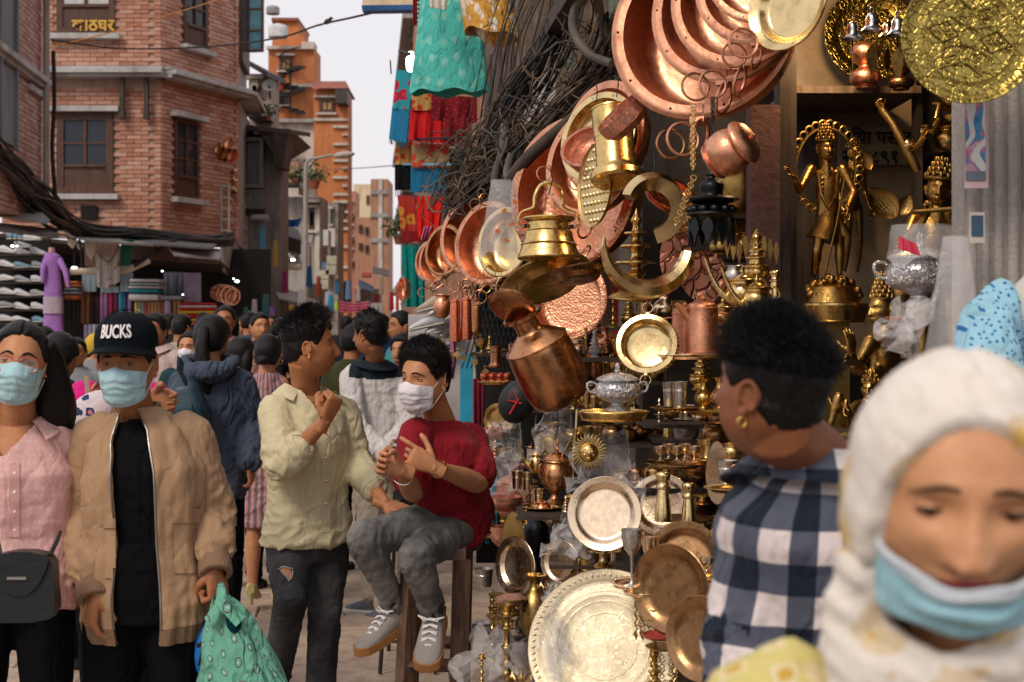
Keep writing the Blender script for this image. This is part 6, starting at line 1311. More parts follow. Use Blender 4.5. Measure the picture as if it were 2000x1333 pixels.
 if kind=='pot_handles' or kind=='handi':
  pass
 return out
def get_kind(kind):
 if kind not in KIND:
  mb=MB(); mb.lathe(smooth_prof(PROF[kind],3),seg_of(kind)); KIND[kind]=(mb.mesh(kind,M_brass,32),[(n_,b_.mesh(n_,m_ or M_brass,40),m_)for n_,b_,m_ in kind_parts(kind)])
 return KIND[kind]
def setmat(o,m):o.material_slots[0].link='OBJECT'; o.material_slots[0].material=m
def orient(o,axis,spin=0,down=Vector((0,0,-1))):
 z=Vector(axis).normalized(); x=down-z*down.dot(z)
 if x.length<.05:x=Vector((1,0,0))-z*z.x
 x.normalize(); y=z.cross(x); M=Matrix((x,y,z)).transposed(); o.rotation_mode='QUATERNION'; o.rotation_quaternion=(M@Matrix.Rotation(R(spin),3,'Z')).to_quaternion()
NAMES=dict(pan='copper_pan',plate='metal_plate',tray='engraved_tray',bowl='bowl',roundbowl='ringed_bowl',tumbler='tumbler',cup='cup',goblet='goblet',sgoblet='small_goblet',vase='vase',gagri='water_pot',kettle='handled_pot',cyl_cup='tall_vessel',jug='lidded_jug',pitcher='pitcher',bottle='water_bottle',lota='round_pot',shaker='shaker_bottle',candle='candlestick',tallvase='tall_vase',pedbowl='footed_pot',lid='lid',stand='stand',oillamp='oil_lamp',stupa='stupa_ornament',bell='bell',jar='lidded_jar',hang_bowl='hanging_bowl')
def V(kind,px,py,Z,r,mat,label,cat,axis=(0,0,1),spin=0,hs=1.,group=None,name=None,parts=True,r2=None):
 me,pts=get_kind(kind); s_=U(r,Z); o=O(name or NAMES[kind],me,loc=P(px,py,Z)); o.scale=(s_,s_,s_*hs); orient(o,axis,spin); setmat(o,mat)
 if parts:
  for n_,m2,pm in pts:c=O(n_,m2,o); setmat(c,pm or mat)
 return tag(o,label,cat,group)
def part(o,nm,mb,mat):return O(nm,mb.mesh(nm,mat,40),o)
# shop shell
shp=E('brass_shop',stp(4.8,1.45)); so=shp.location
def sbx(nm,s0,s1,t0,t1,z0,z1,mat,parent=shp):
 mb=MB(); c=stp((s0+s1)/2,(t0+t1)/2)+Vector((0,0,(z0+z1)/2)); mb.box(c-so,(t1-t0,s1-s0,z1-z0),0,Matrix.Rotation(-STREET,3,'Z')); return O(nm,mb.mesh(nm,mat,0,False),parent)
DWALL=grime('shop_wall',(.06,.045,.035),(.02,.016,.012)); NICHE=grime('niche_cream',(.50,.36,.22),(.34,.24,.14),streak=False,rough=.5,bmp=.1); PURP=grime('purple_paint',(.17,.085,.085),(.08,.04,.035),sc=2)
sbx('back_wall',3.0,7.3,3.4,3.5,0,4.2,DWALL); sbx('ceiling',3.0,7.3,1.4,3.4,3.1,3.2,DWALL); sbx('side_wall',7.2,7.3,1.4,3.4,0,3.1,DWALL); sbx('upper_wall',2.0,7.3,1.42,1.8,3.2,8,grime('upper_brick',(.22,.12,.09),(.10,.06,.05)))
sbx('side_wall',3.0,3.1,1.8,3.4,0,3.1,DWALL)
tag(shp,'dark brassware shop opening with cream niche and purple jamb','shop')
def face_box(nm,x0,x1,y0,y1,Z,d,mat,parent=shp):
 mb=MB(); a,b=P(x0,y1,Z),P(x1,y0,Z); mb.box(Vector(((a.x+b.x)/2,Z+d/2,(a.z+b.z)/2))-so,(b.x-a.x,d,b.z-a.z)); return O(nm,mb.mesh(nm,mat,0,False),parent)
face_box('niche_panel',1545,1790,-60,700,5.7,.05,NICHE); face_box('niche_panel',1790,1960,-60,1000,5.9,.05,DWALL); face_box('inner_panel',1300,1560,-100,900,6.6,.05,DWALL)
face_box('shelf',1545,1800,168,182,5.2,.5,OLDW); face_box('niche_post',1545,1556,-60,800,5.15,.08,DKW); face_box('niche_post',1792,1802,180,800,5.25,.08,DKW)
face_box('door_jamb',1466,1524,205,900,5.0,.10,PURP); face_box('door_jamb',1524,1545,100,900,5.02,.12,DKW); face_box('red_post',1196,1208,560,800,6.4,.05,plain('red_paint',(.40,.02,.02),.5)); face_box('wood_post',1176,1196,520,900,6.45,.08,OLDW)
face_box('back_shelf',1800,1890,300,306,5.5,.3,DKW)
pil=E('fluted_pilaster',P(1940,1300,3.35)); po=pil.location; PILM=grime('pilaster_grey',(.38,.35,.32),(.24,.21,.19),sc=3)
mb=MB(); a,b=P(1884,0,3.4),P(2090,0,3.4); mb.box(Vector(((a.x+b.x)/2,3.45,1.7))-Vector((po.x,po.y,po.z)),(b.x-a.x,.1,3.6)); O('backing',mb.mesh('backing',PILM,0,False),pil)
for i,(x0,x1,d)in enumerate(((1886,1912,.03),(1916,1934,.05),(1938,1962,.035),(1966,1990,.055),(1994,2030,.04))):
 a,b=P(x0,0,3.4),P(x1,0,3.4); mb=MB(); mb.tube([(0,0,0),(0,0,3.4)],(b.x-a.x)/2,14,flat=1); me=mb.mesh('flute',PILM); O('flute',me,pil,loc=Vector(((a.x+b.x)/2,3.42-d*.4,0))-po)
tag(pil,'pale grey fluted door pilaster at the right edge','pilaster')
pm,n,l,bsd=newmat('poster_print'); v=mapping(n,l,scale=(1,1,1)); q=noise_n(n,l,v,26,2); w=n.new('ShaderNodeTexWave'); w.inputs['Scale'].default_value=9; w.inputs['Distortion'].default_value=14; w.inputs['Detail'].default_value=1; l.new(v,w.inputs['Vector'])
c=ramp(n,l,q.outputs[0],[(.3,(.02,.10,.30)),(.5,(.03,.25,.45)),(.55,(.45,.10,.22)),(.7,(.55,.52,.50))]); c=mixc(n,l,ramp(n,l,w.outputs[0],[(.62,(0,0,0)),(.68,(1,1,1))]),c,(.62,.60,.58)); l.new(c,bsd.inputs['Base Color']); bsd.inputs['Roughness'].default_value=.5
ps=E('poster',P(1907,280,3.30)); mb=MB(); mb.box((0,0,0),(U(46,3.3),.003,U(176,3.3))); O('paper',mb.mesh('paper',plain('poster_paper',(.60,.42,.42),.7),0,False),ps); mb=MB(); mb.box((-.003,-.004,.012),(U(38,3.3),.003,U(140,3.3))); O('print',mb.mesh('print',pm,0,False),ps); mb=MB(); mb.box((-.003,-.0045,-U(64,3.3)),(U(38,3.3),.003,U(18,3.3))); O('caption_strip',mb.mesh('caption_strip',plain('caption_grey',(.12,.16,.20),.6),0,False),ps)
tag(ps,'torn blue and pink poster pasted on the grey pilaster','poster')
ps2=E('sticker',P(1908,445,3.30)); mb=MB(); mb.box((0,0,0),(U(30,3.3),.003,U(60,3.3))); O('paper',mb.mesh('paper',plain('sticker_cream',(.5,.44,.38),.7),0,False),ps2); mb=MB(); mb.box((0,-.003,.004),(U(22,3.3),.003,U(40,3.3))); O('print',mb.mesh('print',plain('sticker_blue',(.03,.07,.12),.5),0,False),ps2); tag(ps2,'small dark blue sticker lower on the grey pilaster','sticker')
ws=E('lettered_sign',P(1712,286,5.62)); mb=MB(); mb.box((0,0,0),(U(150,5.62),.02,U(72,5.62))); O('board',mb.mesh('board',plain('sign_cream',(.42,.30,.17),.6),0,False),ws); BLKP=plain('sign_black',(.01,.01,.01),.5,bmp=0)
text_mesh('lettering','राम्रो पसल',.075,BLKP,Matrix.Translation((.0,-.016,.035)),.002,ws,bold=.0015)if False else text_mesh('lettering','रिया पसल',.072,BLKP,Matrix.Translation((.0,-.016,.03)),.002,ws,bold=.0012); text_mesh('digits','२७८८९१',.070,BLKP,Matrix.Translation((-.03,-.016,-.045)),.002,ws,bold=.0012)
tag(ws,'cream sign with black Devanagari lettering in the niche between the statues','sign')
lb=E('shop_bulb',P(1640,-60,4.9)); mb=MB(); ell(mb,(0,0,0),(.03,.03,.045)); O('bulb',mb.mesh('bulb',emit('warm_bulb',(1,.66,.32),12)),lb); mb=MB(); mb.tube([(0,0,.04),(0,0,.3)],.005,6); O('cord',mb.mesh('cord',M_black),lb); tag(lb,'warm bulb hanging inside the brass shop above the bells','lamp')
pd=bpy.data.lights.new('warm_lamp','POINT'); pd.energy=14; pd.color=(1,.62,.28); pd.shadow_soft_size=.06; pl_=bpy.data.objects.new('warm_lamp',pd); COL.objects.link(pl_); pl_.parent=lb; pl_.location=(0,-.06,-.12)
stp_m=woodmat('step_wood',(.10,.065,.04),(.04,.028,.02))
for nm,s0,s1,t0,t1,z1,lab in(('display_step',3.6,6.9,.72,1.4,.30,'low dark display step loaded with plates and vases'),('display_step',5.0,7.1,.95,1.40,.72,'middle dark display step behind the big engraved tray'),('display_step',4.3,6.6,1.25,1.9,1.12,'upper dark display shelf with goblets and trays')):
 d=E(nm,stp((s0+s1)/2,(t0+t1)/2)); mb=MB(); mb.box((0,0,z1/2),(t1-t0,s1-s0,z1)); q=O('box',mb.mesh('box',stp_m,0,False),d); d.rotation_euler=(0,0,-STREET); mb=MB(); mb.box((0,0,z1+.008),(t1-t0+.03,s1-s0+.03,.016)); O('top_board',mb.mesh('top_board',stp_m,0,False),d); tag(d,lab,'display step','wooden display steps')
bmn=E('hanging_beam',stp(5.5,.9,0)); mb=MB(); mb.box((0,0,3.05),(.08,4.6,.08)); q=O('beam',mb.mesh('beam',DKW,0,False),bmn); bmn.rotation_euler=(0,0,-STREET); tag(bmn,'dark beam from which the pans hang above the shop front','beam')
# pans hanging at the top
GP='large copper pans fanned out at the top of the stall'
V('pan',1374,52,4.70,190,M_copper,'largest copper pan, outermost of the fan at the top of the stall','pan',(-.42,-.86,.16),0,1.15,GP)
V('pan',1424,6,4.50,164,M_copper,'second largest pan of the top fan, nested inside the outermost rim','pan',(-.50,-.82,.18),0,.9,GP)
V('pan',1452,-12,4.36,150,M_copper,'third pan of the top fan with rivets on its rim','pan',(-.46,-.85,.16),0,.8,GP)
V('pan',1484,-42,4.22,134,M_copper,'fourth pan of the top fan with two large rings below it','pan',(-.46,-.85,.16),0,.75,GP)
V('pan',1488,-62,4.08,112,M_copper,'smallest copper pan at the front of the top fan','pan',(-.40,-.88,.14),0,.8,GP)
V('plate',1546,8,3.92,96,M_brass_p,'pale embossed brass bowl tilted in front of the copper fan','bowl',(-.74,-.62,.10),20,2.2,name='embossed_bowl')
mb=MB()
for i,(x,y,rr,Z)in enumerate(()):pass
def ringthing(x,y,r_,Z,label,mat=M_copper,tilt=(0.2,-1,.1),th=.10,name='hanging_ring'):
 mb=MB(); mb.ring((0,0,0),U(r_,Z),U(r_*th,Z),tilt,32,8); o=O(name,mb.mesh(name,mat),loc=P(x,y,Z)); return tag(o,label,'ring','loose copper rings under the pans')
ringthing(1334,272,32,4.4,'copper ring hanging below the bottom of the largest pan'); ringthing(1310,282,28,4.6,'darker copper ring behind the chain at the largest pan',M_copper_d); ringthing(1358,170,27,4.2,'left ring of the pair on the second pan',M_copper_d); ringthing(1392,165,27,4.15,'right ring of the pair on the second pan'); ringthing(1452,84,29,3.95,'front copper ring under the smallest pan of the fan'); ringthing(1434,108,24,4.0,'thin ring behind the front ring of the fan',M_copper_d)
ringthing(1075,562,17,5.8,'dark ring over the hammered pan',M_copper_d); ringthing(1062,340,14,5.9,'small copper ring above the handled brass pot'); ringthing(1126,358,14,5.8,'small brass ring beside the perforated disc',M_brass)
for i,(x,y,r_,m_)in enumerate(((825,572,9,M_copper_d),(842,556,8,M_copper),(887,560,10,M_copper),(910,560,14,M_copper_d),(914,570,12,M_copper),(922,540,12,M_copper),(938,580,13,M_copper_d),(948,562,11,M_brass_old),(956,532,12,M_brass_old),(928,400,11,M_copper_d),(948,390,12,M_copper_d),(940,378,9,M_copper_d))):
 ringthing(x,y,r_,6.6,f'{ORD[i]} ring in the cluster of rings under the left copper pans',m_,(rg.uniform(-.6,.6),-1,rg.uniform(-.3,.3)))
V('jug',1392,318,3.95,46,M_copper,'dented lidded copper jug hanging on its side under the fan of pans','jug',(.72,-.52,.46),120,.82)
V('cyl_cup',1206,356,5.2,52,M_brass,'tall brass vessel hanging upside down left of the big copper pans','vessel',(-.06,.28,1),0,1.08)
mb=MB(); mb.lathe(smooth_prof([(0,-.3)]+dbl((.7,-.3),(1,.0),(1,.5),(.97,.5),(.97,.0),(.66,-.26))+[(0,-.26)],2),12)
o=O('faceted_pot',mb.mesh('faceted_pot',M_copper_e,20),loc=P(1222,238,4.9)); o.scale=(U(52,4.9),)*3; orient(o,(-.62,-.2,.62)); tag(o,'faceted engraved copper pot tucked under the largest pan','pot')
GM='copper and brass pans hanging in the middle group'
V('pan',1118,376,6.25,150,M_copper_h,'large hammered copper pan behind the handled brass pot','pan',(-.62,-.78,.08),0,1,GM); V('pan',1152,318,6.0,110,M_copper,'copper pan nested behind the brass rimmed one in the middle group','pan',(-.66,-.72,.16),0,.9,GM)
V('pan',1178,268,5.85,112,M_copper,'tall copper rim highest in the middle group','pan',(-.74,-.64,.14),0,.8,GM); V('pan',1168,268,5.7,92,M_brass_p,'brass rimmed pan around the engraved bowl','pan',(-.66,-.72,.22),0,.7,GM); V('hang_bowl',1150,286,5.55,58,M_copper_e,'engraved copper bowl inside the brass rimmed pan','bowl',(-.30,-.60,.55),10,.9)
d=E('perforated_disc',P(1166,362,5.35)); mb=MB(); rr=U(82,5.35); mb.lathe([(0,0),(rr*.96,0),(rr,.008),(rr,.014),(rr*.95,.006),(0,.006)],44); a=O('disc',mb.mesh('disc',M_brass,30),d); mb=MB()
for q in range(9):
 for w in range(9):
  x,y=(q-4)*.235*.9,(w-4+(q%2)*.5)*.22*.95
  if x*x+y*y<.78:ell(mb,(x*rr,y*rr,.006),(.07*rr,.07*rr,.035*rr),nu=10,nv=6)
O('studs',mb.mesh('studs',M_brass_p),d); orient(d,(-.93,-.34,.05)); tag(d,'studded brass skimmer disc hanging edge on beside the tall vessel','skimmer')
V('kettle',1072,506,5.1,62,M_brass,'shiny brass pot with an arched handle hanging in the middle of the stall','pot',(0,.05,1),8,.98)
V('plate',1068,552,5.35,92,M_brass_old,'dark brass pan seen edge on below the handled pot','pan',(-.30,.40,.86),0,1.6,name='dark_pan'); V('plate',1130,538,5.15,56,M_bronze,'smaller dark bronze pan seen edge on, right of the other','pan',(-.12,.22,.97),0,2.2,name='dark_pan')
V('pan',1106,585,5.9,84,M_copper_h,'hammered copper pan facing out above the large water pot','pan',(-.34,-.92,.10),160,1.0)
o=V('gagri',1104,786,4.9,66,M_copper_d,'large dark copper water pot hanging tilted with its lid chained on','water pot',(-.42,-.22,.84),0,1.22)
mb=MB(); mb.lathe(smooth_prof([(0,0),(.5,0)]+dbl((.62,.04),(.66,.10),(.60,.16))+[(.3,.30),(0,.34)],3),28); c=part(o,'lid',mb,M_copper_d); c.location=(.30,.22,2.72); c.rotation_euler=(.5,-.9,0)
mb=MB()
for k in range(11):t=k/10; mb.ring((.34-.62*t+.1*sin(9*t),-.42-.2*sin(pi*t),2.75-.75*t),.075,.018,(1,.4,0)if k%2 else(0,1,.4),12,5)
part(o,'chain',mb,M_copper_d)
GL='copper pans hanging at the left end of the stall'
V('pan',918,462,7.2,76,M_copper,'dark rimmed copper pan, highest of the left group','pan',(-.62,-.76,.12),0,1,GL); V('pan',952,476,6.9,84,M_copper,'copper pan with a riveted rim in the centre of the left group','pan',(-.64,-.74,.12),0,1,GL); V('pan',984,474,6.7,70,M_brass_p,'brass rimmed pan half wrapped in plastic in the left group','pan',(-.68,-.70,.12),0,1,GL); V('pan',1000,500,7.0,76,M_copper_d,'dark copper pan body behind the plastic bag','pan',(-.7,-.5,.4),0,1,GL)
V('pan',838,510,7.6,40,M_copper,'small copper pan at the far left of the stall','pan',(-.70,-.70,.10),0,1,GL); V('pan',850,508,7.4,46,M_copper,'second small copper pan at the far left of the stall','pan',(-.70,-.70,.10),0,1,GL); V('pan',868,490,7.3,52,M_copper_d,'darker small pan between the small pans and the highest one','pan',(-.66,-.72,.12),0,1,GL); V('pan',785,565,11.6,24,M_copper,'tiny far copper pan beside the teal curtain','pan',(-.9,-.4,0),0,1,GL)
o=V('lota',862,622,6.2,17,M_copper,'small copper pot hanging left of the two long bottles','pot',(.05,0,1),0,1.6); mb=MB(); mb.tube([(-.7,0,1.5),(-.75,0,2.1),(0,0,2.45),(.75,0,2.1),(.7,0,1.5)],.05,7); part(o,'handle',mb,M_copper)
for x,lb,y in((889,'left long copper bottle hanging under the ring cluster',668),(911,'right long copper bottle hanging under the ring cluster',664),(930,'short dark copper bottle behind the two long ones',648)):
 o=V('bottle',x,y,6.0 if x<920 else 6.3,11 if x<920 else 10,M_copper_r if x<920 else M_copper_d,lb,'bottle',(0,0,1),0,1.25 if x<920 else .9,'copper bottles hanging at the left'); mb=MB(); mb.ring((0,0,6.6),.5,.1,(0,1,0)); part(o,'loop',mb,M_copper)
for i,(x,y)in enumerate(((880,690),(905,692),(893,686),(927,700),(938,660),(862,660),(930,645),(948,720))):
 mb=MB(); leaf=[(0,0),(-.5,-.35),(-.45,-.9),(-.15,-1.0),(0,-1.5),(.15,-1.0),(.45,-.9),(.5,-.35)]; mb.prism(leaf,.12); mb.ring((0,0,.2),.2,.05,(0,1,0),12,5); o=O('brass_ornament',mb.mesh('brass_ornament',M_brass_old,0,False),loc=P(x,y,6.1)); o.scale=(U(13,6.1),)*3; o.rotation_euler=(0,0,rg.uniform(-.5,.5)); tag(o,f'{ORD[i]} leaf shaped brass trinket dangling near the copper bottles','ornament','leaf trinkets by the copper bottles')
def arc_thing(cx,cy,Z,rx,ry,a0,a1,r0,r1,mat,label,name,seg=4,tl=0,peak=.5):
 pts,rs=[],[]; c=P(cx,cy,Z)
 for k in range(33):
  t=k/32; a=R(lerp(a0,a1,t)); x,z=U(rx,Z)*cos(a),U(ry,Z)*sin(a); pts.append((x,.10*(t-.5),z)); e=sin(pi*min(1,t/(2*peak)))if t<peak else sin(pi*min(1,.5+(t-peak)/(2*(1-peak))*.5)); rs.append(U(lerp(r0,r1,max(0,e)),Z))
 mb=MB(); mb.tube(pts,rs,seg,flat=1.0,up=(0,1,0)); o=O(name,mb.mesh(name,mat,50),loc=c); return tag(o,label,'horn')
arc_thing(1274,408,4.7,52,52,158,-78,14,21,M_brass_p,'thick C shaped brass horn hanging in the middle','curved_horn',4); arc_thing(1264,478,4.6,86,86,172,350,3,20,M_brass_p,'large U shaped brass crescent below the C shaped horn','crescent_horn',7,peak=.6)
V('roundbowl',1263,672,4.75,60,M_brass_p,'yellow brass bowl with rings hanging face on under the crescent','bowl',(-.18,-.93,.28),0,.85)
mb=MB(); mb.tube([P(1264,598,4.7),P(1272,560,4.65),P(1268,548,4.6)],.003,5); o=O('copper_string',rebase(mb.mesh('copper_string',M_copper),P(1264,598,4.7)),loc=P(1264,598,4.7)); tag(o,'copper string holding the ringed bowl','string')
def chain(x0,y0,x1,y1,Z,n_,r_,mat,label):
 mb=MB(); a,b=P(x0,y0,Z),P(x1,y1,Z)
 for k in range(n_):p=a.lerp(b,(k+.5)/n_)-a; mb.ring(p,r_,r_*.28,(1,.3,0)if k%2 else(.3,1,0),12,5)
 o=O('chain',mb.mesh('chain',mat),loc=a); return tag(o,label,'chain')
chain(1354,205,1354,330,4.05,22,.007,M_brass,'twisted brass chain hanging from the lowest big ring'); chain(1392,192,1392,240,4.0,10,.006,M_iron,'short black chain behind the copper jug'); chain(1356,345,1320,440,4.3,14,.009,M_brass_old,'brass link chain between the C shaped horn and black lamp')
bl=E('black_temple_lamp',P(1390,440,4.5)); u4=U(1,4.5); mb=MB(); mb.lathe(smooth_prof([(0,0)]+dbl((20,0),(24,6))+[(34,14),(44,18)]+dbl((50,20),(48,24))+[(34,30),(22,34)]+dbl((18,38),(50,46),(54,50),(50,54))+[(26,56),(22,62),(24,76),(20,84),(12,90)]+dbl((10,94),(12,98))+[(8,102),(6,130),(0,150)],3),32); mb.v=[(a*u4,b*u4,c*u4)for a,b,c in mb.v]; O('body',mb.mesh('body',M_iron,40),bl)
for k in range(10):
 a=2*pi*k/10; mb=MB(); c=Vector((44*cos(a)*u4,44*sin(a)*u4,14*u4)); Mx=Matrix.Translation(c)@Matrix.Rotation(a+pi/2,4,'Z'); mb.prism([(x*u4,z*u4)for x,z in((0,0),(-9,-10),(-12,-24),(-6,-34),(0,-56),(6,-34),(12,-24),(9,-10))],.006,0,Mx); O('pendant',mb.mesh('pendant',M_iron,0,False),bl)
for k in range(12):a=2*pi*k/12; mb=MB(); ell(mb,(42*cos(a)*u4,42*sin(a)*u4,30*u4),(10*u4,10*u4,8*u4),nu=10,nv=7); O('petal',mb.mesh('petal',M_iron),bl)
tag(bl,'black hanging temple lamp with a roof and leaf pendants','lamp')
pf=E('pendant_fringe',P(1450,470,4.9))
for k in range(9):
 mb=MB(); x=1420+k*12; mb.prism([(-.004,0),(.004,0),(.010,-.03),(.006,-.05),(0,-.075),(-.006,-.05),(-.010,-.03)],.008); O('pendant',mb.mesh('pendant',M_brass_old,0,False),pf,loc=P(x,462+6*(k%3),4.9)-pf.location)
tag(pf,'row of old brass leaf pendants behind the black lamp','ornament')
V('oillamp',1243,580,5.6,48,M_brass,'tall tiered brass oil lamp behind the crescent horn','oil lamp',hs=.84); V('lid',1226,588,5.2,44,M_brass_old,'dark brass bell lid below the tiered oil lamp','lid',(.1,0,1),hs=1.2)
V('pan',1310,378,5.3,56,M_copper_r,'reddish copper pan glimpsed through the C shaped horn','pan',(.3,-.6,.7),0,.6); V('bowl',1350,405,5.4,46,M_brass_p,'brass bowl hanging between the horn and black lamp','bowl',(-.7,-.2,-.5)); V('lota',1440,420,5.2,50,M_brass_old,'amber brass vessel behind the black lamp','vessel',(0,0,1),0,1.5)
def arched(x,y0,y1,w,Z,mat,label,name='embossed_plaque',cat='plaque'):
 h=U(y1-y0,Z); ww=U(w,Z); mb=MB(); poly=[(ww*.5*cos(R(a)),h*.5*sin(R(a)))for a in range(0,360,12)]; mb.prism(poly,.02); o=O(name,mb.mesh(name,mat,30),loc=P(x,(y0+y1)/2,Z)); return tag(o,label,cat)
arched(1320,450,560,62,5.3,M_copper_e,'oval embossed copper plaque left of the engraved pitchers'); arched(1375,490,590,90,5.35,M_copper_e,'wide embossed copper plaque behind the lidded pitcher')
V('pitcher',1372,690,4.75,36,M_copper_h,'lidded hammered copper pitcher on the middle shelf','pitcher',spin=10,hs=.78); V('pitcher',1338,692,5.0,30,M_copper_e,'engraved copper pitcher left of the lidded one','pitcher',spin=180,hs=.85)
V('tray',1350,698,4.8,70,M_plate,'brass tray carrying the two copper pitchers','tray',hs=1.5); V('stupa',1478,560,4.7,27,M_brass,'tiered stupa shaped brass ornament next to the purple jamb','ornament',hs=1.02); V('shaker',1514,592,4.65,14,M_brass_p,'small brass shaker bottle right of the stupa ornament','bottle'); V('lota',1435,560,4.9,20,M_steel,'pale steel pot left of the stupa ornament','pot',hs=1.2)
def ewer(x,y,Z,r_,mat,label,flip=1,hs=1.):
 o=V('lota',x,y,Z,r_,mat,label,'kettle',hs=hs,name='spouted_kettle'); mb=MB(); f=flip
 mb.stube([(-.7*f,0,.5),(-1.3*f,0,.9),(-1.9*f,0,1.9),(-2.3*f,0,3.0)],[.30,.22,.14,.09],9); part(o,'spout',mb,mat); mb=MB(); mb.lathe(smooth_prof([(.7,1.5),(.5,1.8),(.3,1.95)]+dbl((.1,2.0))+[(.16,2.2),(.05,2.4),(0,2.7)],3),20); part(o,'lid',mb,mat)
 mb=MB(); mb.stube([(.6*f,0,1.4),(1.2*f,0,1.7),(1.5*f,0,1.1),(.95*f,0,.5)],.08,8); part(o,'handle',mb,mat); return o
ewer(1450,600,4.6,32,M_brass_p,'pale brass kettle with a long spout, left of the stupa'); ewer(1478,612,4.45,30,M_brass,'second spouted kettle beside the man in the checked shirt'); ewer(1412,640,4.9,24,M_brass,'small spouted kettle behind the copper pitcher')
V('pedbowl',1206,803,4.55,46,M_silver_e,'ornate silver pot with two handles on a brass tray','pot',spin=5,hs=1.0); V('tray',1198,815,4.6,70,M_brass,'round brass tray under the ornate silver pot','tray',hs=3)
V('tumbler',1308,794,4.9,15,M_steel,'left steel tumbler on the brass plate','tumbler',hs=1.3); V('tumbler',1328,796,4.8,16,M_steel,'right steel tumbler on the brass plate','tumbler',hs=1.3); V('plate',1318,799,4.85,50,M_brass,'brass plate holding two steel tumblers','plate')
V('vase',1374,800,4.8,18,M_brass,'narrow necked brass vase left of its twin','vase',hs=1.15); V('vase',1406,800,4.75,19,M_brass,'narrow necked brass vase nearest the plaid shirted man','vase',hs=1.15); V('plate',1392,806,4.8,60,M_brass_old,'plate under the two narrow necked vases','plate'); V('stupa',1370,762,5.2,24,M_brass,'brass ornament behind the two narrow necked vases','ornament',hs=.85)
for i,x in enumerate((1290,1306,1322,1338,1356)):V('sgoblet',x,900-(i%2)*4,4.75+.08*(i%2),13,M_plate,f'{ORD[i]} small goblet on the plate above the leaning mirror','goblet',group='small goblets on the round plate',hs=1.15)
V('plate',1320,908,4.8,62,M_brass,'round brass plate carrying the row of small goblets','plate'); V('cyl_cup',1382,900,4.8,26,M_brass,'wide brass cup right of the small goblets','cup',hs=.6); V('lota',1396,872,5.0,28,M_bronze,'dark bronze pot under the vase plate','pot'); V('gagri',1350,1010,5.2,44,M_copper_d,'dark copper pot behind the shaker bottles','water pot',hs=.7); V('lota',1340,862,5.3,26,M_silver_e,'silver embossed pot behind the small goblets','pot')
for i,(x,y,r_,m_)in enumerate(((1215,800,12,M_brass),(1182,690,16,M_copper),(1200,690,14,M_copper_d),(1170,700,15,M_copper),(1145,790,14,M_brass_p),(1120,800,12,M_brass_p),(1160,796,12,M_brass_p),(1238,812,11,M_brass))):V('vase' if i%2 else 'tumbler',x,y,5.6,r_,m_,f'{ORD[i]} small brass or copper vessel crowded behind the ornate silver pot','vessel',group='small vessels behind the ornate silver pot',hs=1.1)
for i,x in enumerate((946,961,976,990)):V('cup',x,744,5.9,8.5,M_copper_r,f'{ORD[i]} copper cup on the small left shelf','cup',group='copper cups on the small left shelf',hs=1.25)
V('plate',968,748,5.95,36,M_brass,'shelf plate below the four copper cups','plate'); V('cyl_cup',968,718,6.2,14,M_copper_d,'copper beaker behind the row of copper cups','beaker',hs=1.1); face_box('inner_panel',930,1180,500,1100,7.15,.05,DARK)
mb=MB()
for k in range(14):a,b=P(948+k*9,560,6.9),P(938+k*9-36,720,6.9); c0=P(980,640,6.9); mb.tube([a-c0,b-c0],.004,5); a,b=P(900+k*9,560,6.88),P(940+k*9,720,6.88); mb.tube([a-c0,b-c0],.004,5)
o=O('metal_grille',mb.mesh('metal_grille',M_iron),loc=P(980,640,6.9)); tag(o,'black diagonal metal grille behind the left goods','grille')
for i,(x,y,r_,lb)in enumerate(((968,858,28,'upper copper basin in plastic behind the seated man'),(984,998,36,'middle copper basin with a side ring behind the seated man'),(985,1068,30,'lower copper cone shaped pot behind the seated man'))):
 o=V('bowl',x,y,5.9,r_,M_copper_e,lb,'basin',hs=1.2 if i<2 else 2,group='stacked copper basins'); mb=MB(); mb.ring((-1.0,-.2,.45),.15,.03,(0,1,0),16,6); part(o,'ring',mb,M_copper_d)
V('gagri',1010,1010,6.05,42,M_copper_e,'tall copper pot in plastic left of the sun face','water pot',hs=1.0); V('plate',975,822,5.95,34,M_brass,'upright brass plate leaning behind the copper basins','plate',(-.5,-.85,0)); V('gagri',1080,905,5.5,36,M_brass_old,'brass canister behind the hanging lidded pot','canister',hs=.9)
o=V('pedbowl',1083,985,4.75,30,M_copper_d,'lidded copper oil pot hung on a knotted cord beside the sun face','pot',(.05,0,1),30,2.1)
mb=MB(); c0=P(1105,850,4.7); mb.tube([P(1125,838,4.7)-c0,P(1090,905,4.75)-c0,P(1060,935,4.75)-c0],.004,5); mb.tube([P(1125,838,4.7)-c0,P(1118,900,4.75)-c0,P(1120,935,4.75)-c0],.004,5); mb.tube([P(1125,838,4.7)-c0,P(1127,800,4.7)-c0],.005,5); q=O('golden_cord',mb.mesh('yellow_cord',M_brass_p),loc=c0); tag(q,'knotted golden cord holding the copper oil pot','cord')
ewer(1048,925,5.3,16,M_brass,'slender brass ewer left of the hanging lidded pot',1,1.4); V('plate',1060,992,5.25,42,M_brass,'brass plate below the glass tumblers and ewer','plate')
for i,(x,y)in enumerate(((1010,955),(1030,958),(1052,990),(1040,985))):V('tumbler',x,y,5.2+.05*i,12,M_plate,f'{ORD[i]} small embossed tumbler left of the hanging pot','tumbler',group='embossed tumblers by the hanging pot',hs=1.2)
V('tallvase',1047,1120,5.5,26,M_iron,'dark green patinated vase below the tumbler plate','vase',hs=.8)
sn=E('sun_face',P(1150,884,4.55)); us=U(1,4.55); mb=MB(); mb.lathe([(0,14*us),(8*us,13*us),(15*us,8*us),(19*us,2*us),(19*us,0),(0,0)],28,M=Matrix.Rotation(R(90),4,'X'));
